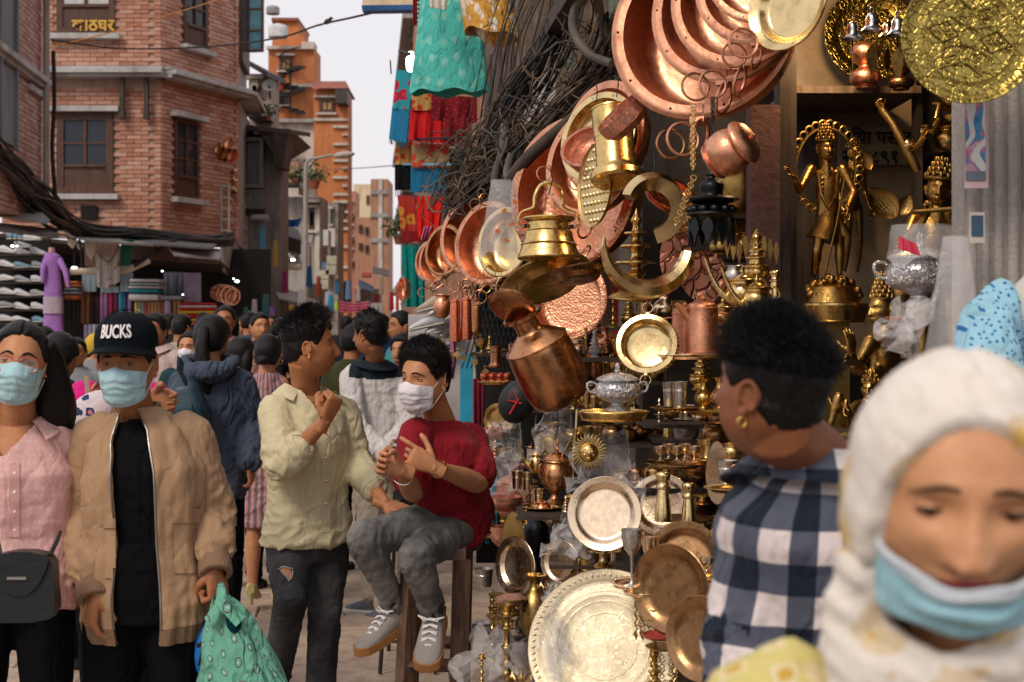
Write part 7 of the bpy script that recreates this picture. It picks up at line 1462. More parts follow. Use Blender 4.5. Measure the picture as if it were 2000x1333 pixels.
ell(mb,(0,-15*us,-1*us),(2.6*us,4*us,6*us)); ell(mb,(0,-12*us,-10*us),(5*us,3*us,1.6*us))
for sx in(-1,1):ell(mb,(sx*6*us,-13*us,3*us),(3*us,1.6*us,1.4*us)); mb.tube([(sx*2*us,-14*us,6*us),(sx*6*us,-14*us,8.5*us),(sx*10*us,-11.5*us,6*us)],.8*us,6); ell(mb,(sx*8*us,-10*us,-4*us),(4*us,3*us,4*us))
O('face',mb.mesh('face',M_brass),sn); ray=MB(); ray.tube([(0,0,17*us),(2*us,-1*us,25*us),(-1.5*us,0,32*us),(1*us,0,38*us)],[2.2*us,2.4*us,1.7*us,.2*us],6,flat=.5,up=(0,1,0)); rm=ray.mesh('ray',M_brass_old)
for k in range(28):o=O('ray',rm,sn); o.rotation_euler=(0,2*pi*k/28,0)
tag(sn,'brass sun face with wavy rays hanging on plastic wrapping','sun ornament')
V('plate',1181,1004,4.40,73,M_plate,'round shining brass plate leaning upright below the sun face','plate',(-.20,-.93,.24)); V('plate',1292,986,4.95,62,M_plate,'mirror bright plate behind the two shaker bottles','plate',(-.25,-.90,.35))
V('tray',1180,1262,4.25,152,M_brass_e,'very large round engraved brass tray leaning at the bottom','tray',(-.25,-.88,.42),0,1)
V('plate',1010,1106,5.0,58,M_plate,'oval seen brass plate leaning at the left foot of the stall','plate',(-.74,-.66,.06),hs=1.5); arched(1003,1000,1120,44,5.1,M_brass_old,'leaf edged dark brass plate behind the oval one','leaf_plate','plate'); V('plate',1095,1100,4.9,46,M_plate,'bright plate half hidden left of the brown box','plate',(-.6,-.78,.05)); V('cyl_cup',1145,1120,4.9,34,M_brass_old,'old brass cylinder below the round shining plate','canister',hs=.55)
V('stand',1178,1108,4.5,34,M_brass_p,'small ornate brass stand under the round shining plate','stand',hs=1.3);
mb=MB()
for k in range(26):a=2*pi*k/26; a2=2*pi*(k+1)/26; h1_,h2_=(.25*sin(k*2.3)),(.25*sin((k+1)*2.3)); mb.add([(.5*cos(a),.5*sin(a),0),(.5*cos(a2),.5*sin(a2),0),(cos(a2),sin(a2),.3+h2_),(cos(a),sin(a),.3+h1_)],[(0,1,2,3)])
mb.add([(.5*cos(2*pi*k/26),.5*sin(2*pi*k/26),0)for k in range(26)],[tuple(range(26))])
fm=mb.mesh('foil_dish',M_brass_p,0,False)
for x,y,Z,r_,lb in((1185,1078,4.42,30,'crumpled gold foil dish under the shining plate'),(1068,1150,4.7,20,'orange gold foil scrap beside the big tray'),(1015,1330,4.5,26,'gold foil scrap at the foot of the candlesticks')):o=O('foil_dish',fm,loc=P(x,y,Z)); o.scale=(U(r_,Z),)*3; tag(o,lb,'foil dish')
for i,(x,y,r_,Z)in enumerate(((1234,1146,21,4.0),(1270,1140,17,4.15),(1302,1130,16,4.35),(1328,1134,17,4.3))):V('goblet' if i<2 else 'tumbler',x,y,Z,r_,M_plate if i else M_steel,['large twisted stem goblet in front of the engraved tray','second tall goblet right of the front one','steel tumbler behind the goblets','second steel tumbler beside the shaker bottles'][i],'goblet' if i<2 else 'tumbler',group='goblets and tumblers on the front tray',hs=1.3 if i<2 else 1.6)
V('tray',1255,1142,4.15,62,M_plate,'flat tray carrying the two tall goblets','tray',hs=1.6); V('shaker',1295,1018,4.3,17,M_brass_p,'left ribbed shaker bottle in front of the mirror plate','bottle',hs=1.25); V('shaker',1345,1030,4.35,16,M_brass_p,'right ribbed shaker bottle in front of the mirror plate','bottle',hs=1.2)
V('stand',1338,1040,4.5,60,M_bronze,'dark stand under the shaker bottles','stand',hs=.6)
V('plate',1312,1150,3.95,88,M_bronze,'large polished bronze plate standing between goblets and checked shirt','plate',(-.62,-.78,.05)); V('plate',1335,1100,4.15,82,M_bronze,'bronze plate partly hidden behind the large polished one','plate',(-.40,-.85,.3)); V('plate',1372,1248,3.75,84,M_bronze,'lower bronze plate beside the checked shirt','plate',(-.66,-.74,.1))
V('plate',1400,1010,4.0,50,M_brass,'upright oval brass plate next to the embossed cup','plate',(-.80,-.58,.05))if False else arched(1400,862,985,42,4.4,M_plate,'tall oval mirror plate right of the small goblets','oval_plate','plate')
V('tumbler',1420,945,4.2,21,M_steel,'ribbed steel tumbler on the plate beside the checked shirt','tumbler',hs=.9); V('plate',1432,956,4.2,58,M_brass,'brass plate with the ribbed tumbler and copper mug','plate')
o=V('cup',1470,940,4.1,26,M_copper_e,'hammered copper mug with a round handle beside the checked shirt','mug'); mb=MB(); mb.ring((-1.25,0,.8),.42,.08,(0,1,0),24,7); part(o,'handle',mb,M_copper); V('plate',1470,944,4.1,36,M_copper,'copper saucer under the copper mug','saucer')
for i,(x,y)in enumerate(((1380,1118),(1404,1122),(1418,1114))):V('sgoblet',x,y,3.9+.1*i,14,M_plate,f'{ORD[i]} pale small goblet on the lower plate by the checked shirt','goblet',group='goblets on the lower plate',hs=1.1)
V('plate',1394,1130,3.95,46,M_brass,'plate under the lower small goblets','plate'); V('vase',1406,1070,4.1,22,M_brass_old,'small figured brass vase above the lower goblets','vase'); ewer(1428,1080,4.0,14,M_brass,'little brass ewer right of the figured vase',-1)
for x,y,r_,m_,Z,lb in((1372,985,24,M_brass,4.6,'brass candle stand left of the tall oval plate'),(1360,930,30,M_copper_d,4.9,'dark copper pot under the small goblet plate'),(1430,900,20,M_brass,4.6,'brass cup behind the ribbed steel tumbler')):V('stand' if 'stand' in lb else 'lota',x,y,Z,r_,m_,lb,'vessel')
def pierced(x,y,Z,w,h,label,mat=M_brass_old):
 o=E('pierced_lamp_fringe',P(x,y,Z)); uu=U(1,Z); mb=MB(); mb.lathe([(0,0),(w*.55*uu,0),(w*.5*uu,-4*uu),(w*.38*uu,-6*uu),(0,-6*uu)],24); O('cap',mb.mesh('cap',mat,30),o)
 for k in range(7):
  a=2*pi*k/7; mb=MB(); c=Vector((w*.40*cos(a)*uu,w*.40*sin(a)*uu,-6*uu)); d_=Matrix.Rotation(a+pi/2,3,'Z')
  for j in range(3):mb.ring(c+Vector((0,0,-(h*(.12+.24*j))*uu)),4.2*uu,1.2*uu,(cos(a),sin(a),0),10,5); mb.tube([c+d_@Vector((-6*uu,0,-(h*(.2+.24*j))*uu)),c+Vector((0,0,-(h*(.28+.24*j))*uu)),c+d_@Vector((6*uu,0,-(h*(.2+.24*j))*uu))],1.6*uu,5)
  mb.prism([(0,0),(-4*uu,-6*uu),(0,-16*uu),(4*uu,-6*uu)],2*uu,0,Matrix.Translation(c+Vector((0,0,-h*.8*uu)))); O('pendant',mb.mesh('pendant',mat,30),o)
 return tag(o,label,'lamp ornament')
pierced(1258,1165,4.05,46,78,'pierced brass fringe hanging in front of the engraved tray'); pierced(1296,1262,3.95,66,78,'second pierced brass fringe at the bottom beside the bronze plate'); pierced(970,1160,5.0,30,50,'pierced brass fringe at the left foot of the stall')
V('tray',1256,1158,4.05,40,M_plate,'small round pedestal top above the pierced fringe','tray',hs=1.5); V('candle',1278,1345,4.0,30,M_brass_old,'brass lamp stem between the two pierced fringes','lamp stem',hs=1.0); V('bowl',1290,1250,3.92,36,plain('red_dish',(.35,.05,.04),.3),'shallow red rimmed dish above the second pierced fringe','dish',hs=.5)
V('candle',990,1330,4.75,34,M_brass_old,'largest brass candlestick at the foot of the stall','candlestick',hs=.85); V('candle',962,1320,5.0,20,M_brass,'second candlestick left of the largest one','candlestick',hs=1.3); V('candle',941,1340,4.6,14,M_brass,'small pale candlestick on the paving','candlestick',hs=.85); V('tallvase',1044,1312,4.9,30,M_brass_old,'tall dull brass vase left of the big engraved tray','vase',hs=1.05)
V('candle',1066,1345,4.6,32,M_brass_old,'wide footed candlestick in front of the tall vase','candlestick',hs=.75); V('stand',1000,1200,4.85,28,M_brass_old,'ornate lamp stand under the reddish stone','stand',hs=1.4); mb=MB(); n_,fs_=sphere_dirs(20,12); mb.v=[tuple(Vector(q)*(1+.2*noise.noise(Vector(q)*2)))for q in n_]; mb.f=fs_; mb.m=[0]*len(fs_); mb.uv=[(0,0)]*len(n_); o=O('reddish_stone',mb.mesh('reddish_stone',grime('red_stone',(.42,.22,.16),(.28,.12,.08),streak=False)),loc=P(998,1172,4.85)); o.scale=(U(30,4.85),U(24,4.85),U(13,4.85)); tag(o,'reddish stone block on the ornate lamp stand','stone')
PLAS=glass('plastic_clear',(.75,.72,.72),.12,.26); PLAS2=glass('plastic_white',(.70,.68,.68),.16,.30)
def plastic(c,label,mat=PLAS,amp=.03,seed=1,name='plastic_sheet',cat='plastic sheet'):
 tl,tr,br,bl_=[Vector(p)for p in c]; base=(tl+tr)/2; mb=MB()
 def fn(u,v):
  p=tl.lerp(tr,u).lerp(bl_.lerp(br,u),v)-base; q=Vector((u*4,v*4,seed)); w=Vector((noise.noise(q),noise.noise(q+Vector((9,0,0))),noise.noise(q+Vector((0,9,0))))); w2=noise.noise(q*3)*.4
  return p+(w+Vector((0,-w2,w2*.5)))*amp*2
 mb.grid(fn,26,26); o=O(name,mb.mesh(name,mat,20),loc=base); return tag(o,label,cat)
plastic([P(1120,850,4.65),P(1215,850,4.65),P(1262,960,4.6),P(1108,960,4.6)],'clear plastic draped behind the sun face',PLAS); plastic([P(1048,810,5.1),P(1110,800,5.1),P(1120,900,5.1),P(1035,900,5.1)],'clear plastic around the brass canister',PLAS); plastic([P(1100,1000,4.55),P(1125,1030,4.5),P(1160,1085,4.5),P(1060,1085,4.5)],'milky plastic under the round shining plate',PLAS2)
plastic([P(940,830,5.7),P(1010,820,5.7),P(1030,960,5.7),P(965,970,5.7)],'crinkled plastic over the copper basins behind the seated man',PLAS2); plastic([P(925,1240,5.0),P(1010,1215,5.2),P(1040,1300,4.6),P(905,1320,4.7)],'crumpled clear plastic bag on the paving by the candlesticks',PLAS,.06,3,'plastic_bag','plastic bag'); plastic([P(1060,1150,4.4),P(1100,1130,4.4),P(1110,1290,4.2),P(1066,1330,4.2)],'plastic film around the left edge of the big engraved tray',PLAS,.03,5)
kurta('hanging_plastic_bag',960,1004,352,935,1012,500,6.35,PLAS2,'clear plastic bag with orange print over the left brass pan',dep=.08,nf=5); kurta('hanging_plastic_bag',872,892,590,862,900,652,6.8,PLAS,'thin plastic bag hanging below the ring cluster',dep=.04,nf=4)if False else None
for i,(x,y)in enumerate(((985,412),(1000,438),(972,452),(990,470),(1006,395))):mb=MB(); mb.box((0,0,0),(U(14,6.2),.003,U(9,6.2))); o=O('orange_print',mb.mesh('orange_print',plain('bag_orange',(.60,.16,.03),.5),0,False),loc=P(x,y,6.22)); o.rotation_euler=(0,R(25*i-40),0); o.scale=(.7,1,.8); tag(o,f'{ORD[i]} orange mark printed on the plastic bag over the left pan','print','orange marks on the plastic bag')
hang('pink_rag',quad(828,442,845,470,7.0,sl=-6,sr=-12),plain('pink_plastic',(.50,.14,.24),.4),'pink rag caught on the small left pans','rag',.02)
V('jar',1690,174,5.1,30,M_copper,'copper goblet shaped vase on the niche shelf','vase',hs=1.15,name='copper_vase'); V('jar',1760,176,5.05,25,M_bronze,'small bronze jar right of the copper vase','jar',hs=.9); V('plate',1700,70,5.55,92,M_brass_em,'large embossed plate leaning behind the bells','plate',(0,-.98,.1))
for i,(x,y,r_,Z)in enumerate(((1665,76,21,4.3),(1703,60,22,4.35),(1733,72,18,4.45),(1753,68,22,4.3))):V('bell',x,y,Z,r_,M_silver if i!=2 else M_brass_p,['leftmost','second','smallest third','rightmost'][i]+' bell with a leaf clapper hanging above the niche shelf','bell',spin=[80,10,30,0][i],group='bells above the niche shelf',hs=1.6)
o=V('tray',1893,72,3.15,133,M_brass_em,'big embossed brass wall plate at the top right corner','plate',(-.06,-1,.02),name='embossed_plate'); mb=MB()
for k in range(6):
 a=2*pi*k/6+.3; pts=[(.20*cos(a),.20*sin(a),.01)]+[(.52*cos(a+d_),.52*sin(a+d_),.012)for d_ in(-.40,0,.40)]; mb.tube([(.16*cos(a),.16*sin(a),.01),(.40*cos(a-.42),.40*sin(a-.42),.02),(.62*cos(a),.62*sin(a),.015),(.40*cos(a+.42),.40*sin(a+.42),.02),(.16*cos(a),.16*sin(a),.01)],.016,6)
 for j in range(10):ell(mb,((.26+.026*j)*cos(a+.1*sin(j*2.4)),(.26+.026*j)*sin(a+.1*sin(j*2.4)),.012),(.022,.022,.02),nu=8,nv=6)
mb.ring((0,0,.008),.68,.012,(0,0,1),56,6); mb.ring((0,0,.012),.14,.02,(0,0,1),32,6); part(o,'embossing',mb,M_brass_em)
o=V('pedbowl',1796,600,3.7,68,M_silver_e,'silver embossed pot wrapped in clear plastic at the right','pot',hs=1.05); V('bowl',1785,640,3.75,55,M_copper,'copper stand under the plastic wrapped silver pot','stand',hs=.6)
V('stand',1792,505,3.72,50,M_silver,'silver lid dish on top of the wrapped silver pot','dish',hs=.35)
def bagshape(x0,x1,y0,X0,X1,y1,Z,label,mat=PLAS2):return kurta('hanging_plastic_bag',x0,x1,y0,X0,X1,y1,Z,mat,label,dep=.05,nf=6,wave=.05)
kurta('plastic_wrap',1742,1856,440,1734,1880,515,3.62,PLAS,'clear plastic tied over the silver pot',dep=.14,nf=5,wave=.06); bagshape(1842,1890,462,1800,1925,720,3.3,'long clear plastic bag nailed to the grey pilaster'); plastic([P(1770,610,3.3),P(1838,560,3.3),P(1780,700,3.2),P(1706,650,3.2)],'loose plastic flap left of the long hanging bag',PLAS,.03,8)
hang('red_tag',quad(1756,462,1790,486,3.45,sr=8,tx=14),plain('red_print',(.6,.04,.08),.5),'red printed mark on the plastic over the silver pot','tag',.004)
mb=MB(); zd=2.9
ms=E('white_mannequin',P(2010,700,2.95)); mo=ms.location; loft(mb,[(P(2040,y,2.95)-mo,U(a,2.95),U(a,2.95)*.6,Vector((1,0,0)),Vector((0,1,0)))for y,a in((1100,95),(900,90),(720,85),(620,80),(565,66),(530,30),(480,26))],24); O('torso',mb.mesh('torso',plain('mannequin_white',(.52,.52,.47),.4)),ms); tag(ms,'pale mannequin torso at the right edge','mannequin')
BLD=fabric('blue_print_dress',(.30,.55,.68),'dots',cols=((.02,.14,.36),75,.20,None,.9),fold=.4)
sl=E('blue_dress',P(1935,640,2.8)); s0=sl.location; mb=MB()
loft(mb,[(P(x,y,Z_)-s0,U(a,Z_),U(b_,Z_),Vector((1,.1,0)),Vector((0,1,.2)))for x,y,Z_,a,b_ in((1945,740,2.75,78,60),(1930,700,2.76,66,62),(1932,650,2.78,58,62),(1940,600,2.8,44,50),(1948,568,2.84,32,36),(1955,552,2.86,14,18))],26)
me=remesh(mb,.012,3); v=verts(me); n_=vnormals(me); f=fnoise(v*np.array([22,22,7]),6)-.5; set_verts(me,v+n_*(f*.05)[:,None]); uvl=me.uv_layers.new(name='UVMap'); li=np.zeros(len(me.loops),dtype=np.int32); me.loops.foreach_get('vertex_index',li); uvl.data.foreach_set('uv',v[li][:,[0,2]].astype(np.float32).ravel()); me.materials.append(BLD); me.shade_smooth(); O('puff_sleeve',me,sl)
mb=MB(); loft(mb,[(P(x,y,2.88)-s0,U(a,2.88),U(b_,2.88),Vector((1,0,0)),Vector((0,1,0)))for x,y,a,b_ in((2050,1000,110,70),(2045,800,100,64),(2040,690,96,60),(2035,640,70,55))],24); O('bodice',mb.mesh('bodice',BLD),sl); tag(sl,'pale blue dress with dark blue marks on the right edge mannequin','dress')
for i,(x,y,m_,lb)in enumerate(((845,606,3,'beige slipper topmost of the shoe pile behind the small copper pot'),(838,640,0,'white shoe left in the pile behind the copper bottles'),(865,648,0,'white shoe in the centre of the pile'),(850,628,0,'white shoe in the upper part of the pile'),(875,665,2,'grey shoe low in the pile'),(842,660,0,'white shoe low left in the pile'))):o=O('sneaker',SHM[m_],loc=P(x,y,8.2+i*.05)); o.rotation_euler=(0,R(12),R(150+30*i)); o.scale=(.75,)*3; tag(o,lb,'shoe','shoes piled behind the copper bottles')
mb=MB(); mb.box((0,0,0),(.40,.35,.9)); o=O('shoe_box_stack',mb.mesh('shoe_box_stack',plain('box_offwhite',(.5,.46,.46),.8),0,False),loc=P(866,760,8.6)); tag(o,'pale boxes under the pile of shoes','boxes'); mb=MB(); mb.tube([(0,0,0),(.01,0,.10),(0,0,.22)],[.03,.045,.03],10,flat=.35); o=O('pink_slipper',mb.mesh('pink_slipper',plain('slipper_pink',(.45,.12,.28),.6)),loc=P(883,735,7.6)); tag(o,'mauve slipper hanging above the seated man\'s shoulder','slipper')
mb=MB(); mb.box((0,0,0),(U(24,7.2),.06,U(200,7.2))); o=O('blue_post',mb.mesh('blue_post',plain('post_blue',(.02,.30,.48),.5),0,False),loc=P(911,790,7.2)); tag(o,'bright blue painted post beside the copper cups','post'); hang('blue_sheet',quad(920,935,975,1060,6.3,sl=10),plain('sheet_blue',(.03,.18,.28),.5,bmp=.4,bscale=8),'blue plastic sheet behind the seated man\'s back','sheet',.03); hang('maroon_sheet',quad(924,740,946,830,6.8),fabric('maroon_cloth',(.16,.01,.03)),'maroon cloth beside the blue post','cloth',.01)
V('tumbler',945,1145,6.6,20,M_steel,'upturned steel pot on the floor behind the stool','pot',hs=.7); mb=MB(); mb.box((0,0,0),(1.1,.7,.05));
bench=E('low_bench',P(960,1160,6.8));
for nm,c,sz in(('top',(0,0,.50),(.9,.5,.04)),('leg',(-.4,-.2,.2),(.04,.04,.55)),('leg',(.4,-.2,.2),(.04,.04,.55)),('leg',(-.4,.2,.2),(.04,.04,.55)),('leg',(.4,.2,.2),(.04,.04,.55)),('rail',(0,-.2,.3),(.8,.03,.03))):mb=MB(); mb.box(c,sz); O(nm,mb.mesh(nm,M_black,0,False),bench)
tag(bench,'low black bench behind the wooden stool','bench')
b_=E('cap_with_red_mark',P(1010,785,5.5)); mb=MB(); ell(mb,(0,0,0),(U(36,5.5),U(30,5.5),U(44,5.5)),Matrix.Rotation(.4,3,'Y')); O('bag',mb.mesh('bag',M_black),b_); mb=MB(); y_=-U(30,5.5)-.004; mb.tube([(U(-14,5.5),y_,U(-22,5.5)),(U(2,5.5),y_-.004,U(6,5.5)),(U(-10,5.5),y_,U(22,5.5)),(U(-16,5.5),y_,U(4,5.5)),(U(8,5.5),y_,U(-2,5.5))],.004,6); O('red_mark',mb.mesh('red_mark',plain('mark_red',(.55,.02,.02),.5,bmp=0)),b_); tag(b_,'round black pouch with a red scrawled mark below the water pot','pouch'); b_.name='black_pouch'
# people
def W2(J,**kw):
 for k,v in kw.items():J[k]=v
 return J
def dirv(x,y,z):return Vector((x,y,z)).normalized()
def band(name,J,root,base,mat,c,d,r,w,side=None,inner=.96):
 """ring of cloth or metal round a limb at c, axis d"""
 mb=MB(); d=Vector(d).normalized(); ri=r*inner; mb.lathe([(ri,-w/2),(r,-w/2),(r*1.04,-w/4),(r*1.04,w/4),(r,w/2),(ri,w/2)],24,0,Matrix.Translation(c)@d.to_track_quat('Z','Y').to_matrix().to_4x4()); return O(name,rebase(mb.mesh(name,mat),base),root)
def surf_pt(obj,origin,direction):
 """hit the object's own surface from outside"""
 o=obj; root=o.parent; loc=root.location if root else Vector((0,0,0)); ok,p,n,i=o.ray_cast(Vector(origin)-loc,Vector(direction).normalized()); return(p+loc,n)if ok else(None,None)
def on_cloth(name,obj,root,base,mat,px0,px1,py0,py1,Z,off=.004,nu=12,nv=12,th=.003,puff=0.):
 """patch of cloth laid on a garment, seen from the street side"""
 pts={}
 def fn(u,v,o_=off):
  t=P(lerp(px0,px1,u),lerp(py0,py1,v),Z); c=Vector((0,0,EYE)); d=(t-c).normalized(); p,n=surf_pt(obj,c,d)
  if p is None:p,n=t,Vector((0,-1,0))
  return p-d*(o_+puff*sin(pi*u)*sin(pi*v))
 mb=MB(); mb.grid(fn,nu,nv); k=len(mb.v); edge=[i for i in range(nu)]+[nu*(j+1)-1 for j in range(1,nv)]+[nu*nv-1-i for i in range(1,nu)]+[nu*(nv-1-j)for j in range(1,nv-1)]
 ring=[mb.v[i]for i in edge]; c=Vector((0,0,EYE)); back=[tuple(Vector(p)+(Vector(p)-c).normalized()*(off+th))for p in ring]; m=len(ring); mb.add(ring+back,[(i,(i+1)%m,(i+1)%m+m,i+m)for i in range(m)])
 return O(name,rebase(mb.mesh(name,mat,40),base),obj if obj.parent is not None and obj.parent.parent is None else root)
def button(obj,base,mat,px,py,Z,r=.006):
 c=Vector((0,0,EYE)); d=(P(px,py,Z)-c).normalized(); p,n=surf_pt(obj,c,d)
 if p is None:return
 mb=MB(); ell(mb,p-d*.003,(r,r*.5,r)); O('button',rebase(mb.mesh('button',mat),base),obj)
def hair_long(M,root,base,tubes,vox=.006,amp=.010,mat=None,name='long_hair'):
 tt=[([M@Vector(p)for p in pts],[r*M.to_scale()[0]for r in rad])for pts,rad in tubes]; return tubes_part(name,mat or M_hair,root,base,tt,vox,12,amp)
M_gold=metal('gold_small',(.85,.56,.16),.18,.1,.2); M_silv=metal('silver_small',(.75,.74,.72),.15,.1,.2)
def earring(M,root,base,sx,mat=M_gold,hoop=.0,z=-.036):
 mb=MB(); c=M@Vector((.083*sx,.010,z)); s_=M.to_scale()[0]
 if hoop:mb.ring(c-Vector((0,0,hoop)),hoop,.0016,M.to_3x3()@Vector((0.4,1,0)),20,6)
 else:ell(mb,c,(.004*s_,)*3)
 O('earring',rebase(mb.mesh('earring',mat),base),root)
Zc=4.0; J=stand(px2u(285,Zc),Zc,1.60,2);
W2(J,hed=P(249,713,3.93),nek=P(266,812,4.02),che=P(282,925,3.99),pel=P(286,1130,4.0),shA=P(186,850,4.02),shB=P(372,850,4.02),elA=P(158,1005,4.04),wrA=P(183,1158,3.90),elB=P(412,1000,4.06),wrB=P(420,1108,3.93),hy=-4,hp=4,hr=-1)
J['dA']=dirv(-.1,-.05,-1); J['tA']=dirv(.6,-.8,0); J['cA']=[.35,.5,.65,.7]; J['thA']=.8; J['dB']=dirv(.12,0,-1); J['tB']=dirv(-.5,-.8,0); J['cB']=[.95,1,1,1]; J['thB']=.9
hp=dict(jaw=.24); base=J['base']
cap_man,M=person(J,'young man in a black cap, blue mask and open tan jacket walking towards us','brown',hp,dict(side=.006,top=.004),gaze=(.1,-.35),eyeopen=.22,brows=dict(th=.0048,arch=.003),strand=None)
tee=top_garment(J,'t_shirt',fabric('tee_black',(.005,.005,.006),fold=.5,weave=.4),cap_man,base,e=.006,hem=.12,sleeve='none',amp=.004,neckdrop=.035)
trousers(J,fabric('trousers_black',(.004,.004,.005)),cap_man,base,e=.016,amp=.007,taper=1.1)
for s in 'AB':shoe(J,s,cap_man,base,M_black)
mk=mask_part(M,hp,cap_man,base,M_mask_b,ztop=-.006)
TAN=fabric('jacket_tan',(.43,.27,.155),rough=.8,fold=.22,var=.2,weave=.35,wsc=260); TANR=fabric('rib_tan',(.27,.165,.10),'stripes',cols=((.19,.11,.07),170,.5),coord='Object',fold=.2)
def open_jacket(J,root,base,mat,e=.030,hem=.20,gap=(26,20),amp=.010,seed=3,skew=0.):
 secs=torso_secs(J,e,hem,False,.004,1.); n=len(secs)
 def sec(v):
  x=v*(n-1); i=min(n-2,int(x)); t=x-i; A,B=secs[i],secs[i+1]; return A[0].lerp(B[0],t),lerp(A[1],B[1],t),lerp(A[2],B[2],t),A[3].lerp(B[3],t).normalized(),A[4].lerp(B[4],t).normalized()
 def fn(u,v,inn=0.):
  c,a,b,s_,f_=sec(v); g0=R(lerp(gap[0],gap[1],v)); q=pi/2+g0+u*(2*pi-2*g0)+R(skew)*(1-v)
  cx,sy=cos(q),sin(q); x=math.copysign(abs(cx)**.88,cx)*(a-inn); y=math.copysign(abs(sy)**.88,sy)*(b-inn); p=Vector((cos(q)*3,sin(q)*3,v*2.4+seed)); f=noise.noise(p*1.0)*1.1+noise.noise(Vector((cos(q)*6,sin(q)*6,v*3)))*.8
  cr=1-abs(noise.noise(Vector((cos(q)*2.2+v*2,sin(q)*2.2,v*7-cos(q)*2))))*4; k_=amp*(f+.45*max(-1,cr)*(1-v*.5))*min(1,6*(1-v))
  return c+s_*(x+cos(q)*k_)+f_*(y+sin(q)*k_)
 mb=MB(); mb.grid(fn,110,80); mb.grid(lambda u,v:fn(u,v,.006),110,80)
 for u in(0,1):mb.grid(lambda a,v,u=u:fn(u,v,.006*a),2,80)
 mb.grid(lambda u,a:fn(u,0,.006*a),110,2)
 jk=O('jacket',rebase(mb.mesh('jacket',mat,None),base),root); return jk,fn
jk,jfn=open_jacket(J,cap_man,base,TAN,e=.026,hem=.12,gap=(18,15))
for s in 'AB':
 sh,el,wr=J['sh'+s],J['el'+s],J['wr'+s]; mb=MB(); inner=sh.lerp(J['che'].lerp(J['nek'],.4),.35)
 limb(mb,[inner,sh,sh.lerp(el,.5),el,el.lerp(wr,.35),el.lerp(wr,.72),el.lerp(wr,.80)],[.064,.066,.070,.071,.068,.060,.050],J['k']); me=remesh(mb,.006,1); dress_mesh(me,J,'top',.010,4); me.materials.append(TAN); me.shade_smooth(); sl=O('sleeve',rebase(me,base),jk)
 c=el.lerp(wr,.90); d=wr-el; mb=MB(); mb.lathe(smooth_prof([(.030,-.045),(.044,-.045),(.047,-.03),(.044,.03),(.050,.045),(.04,.05)],3),28,0,Matrix.Translation(c)@(-d).normalized().to_track_quat('Z','Y').to_matrix().to_4x4()); O('cuff',rebase(mb.mesh('cuff',TANR),base),jk)
mb=MB(); mb.grid(lambda u,v:jfn(u,0,0)+Vector((0,0,-.055*v))+(jfn(u,0,0)-J['pel']).normalized()*(-.012*v),110,8); mb.grid(lambda u,v:jfn(u,0,.006)+Vector((0,0,-.055*v))+(jfn(u,0,0)-J['pel']).normalized()*(-.016*v),110,8); O('hem_band',rebase(mb.mesh('hem_band',TANR,None),base),jk)
mb=MB()
def colf(u,v,o_=0):q=R(90+38)+u*R(284); nk=J['nek']; r_=lerp(.078,.064,v)*.95-o_; return nk+Vector((r_*1.1*cos(q),-r_*sin(q),.004+lerp(-.022,.046,v)-.030*max(0,sin(q))-.012))
mb.grid(colf,50,8); mb.grid(lambda u,v:colf(u,v,.006),50,8); mb.grid(lambda u,v:colf(u,1,.006*v),50,2); O('ribbed_collar',rebase(mb.mesh('ribbed_collar',TANR,None),base),jk)
ZIP=metal('zip_metal',(.35,.33,.31),.4,.2,.2)
for u in(0.002,.998):mb=MB(); mb.tube([jfn(u,v/24,-.002)for v in range(0,24)],.0028,6); O('zip',rebase(mb.mesh('zip',ZIP),base),jk)
for x0,x1,y0,y1,nm in((205,262,1018,1130,'pocket'),(340,388,1008,1120,'pocket')):on_cloth(nm,jk,cap_man,base,TAN,x0,x1,y0,y1,3.8,.006,puff=.004); on_cloth('pocket_flap',jk,cap_man,base,TAN,x0-3,x1+4,y0-14,y0+14,3.8,.013,th=.002,puff=.002)
for x,y in((208,1028),(386,996)):button(jk,base,M_iron,x,y,3.8,.007)
CAPM=fabric('cap_black',(.006,.009,.013),rough=.75,fold=.1,weave=.4); capM=M
mb=MB(); n,fs=sphere_dirs(64,32); vs=[]
for q in n:
 z=max(q[2],-.02); fr=max(0,-q[1]); rx,ry=.090,.110; h=.098+.012*fr*(1-abs(q[0])); vs.append(tuple(M@Vector((q[0]*rx,q[1]*ry,.058+max(0,z)**.72*h*(1 if z>0 else 0)-(.006 if q[2]<-.02 else 0)))))
mb.add(vs,fs); cp=O('cap',rebase(mb.mesh('cap',CAPM,50),base),cap_man)
mb=MB()
def brim(u,v,o_=0):a=(u-.5)*2*R(78); r_=1+v*.62*cos(a)**.9; x=.090*sin(a)*(1+.10*v); y=-.108*cos(a)-.068*v*cos(a)**.8; return M@Vector((x,y,.066-.012*v-.014*(x/.09)**2*1.4-o_))
mb.grid(brim,41,10); mb.grid(lambda u,v:brim(u,v,.004),41,10); mb.grid(lambda u,v:brim(u,1,.004*v),41,2); O('brim',rebase(mb.mesh('brim',CAPM,40),base),cp)
for k in range(6):mb=MB(); a=pi*k/3+pi/6; mb.tube([M@Vector((.0905*sin(a)*cos(e_),-.1105*cos(a)*cos(e_),.058+.104*sin(e_)**.72))for e_ in[R(2+j*8)for j in range(11)]],.0012,5); O('seam',rebase(mb.mesh('seam',CAPM),base),cp)
mb=MB(); ell(mb,M@Vector((0,0,.162)),(.009,.009,.004)); O('top_button',rebase(mb.mesh('top_button',CAPM),base),cp)
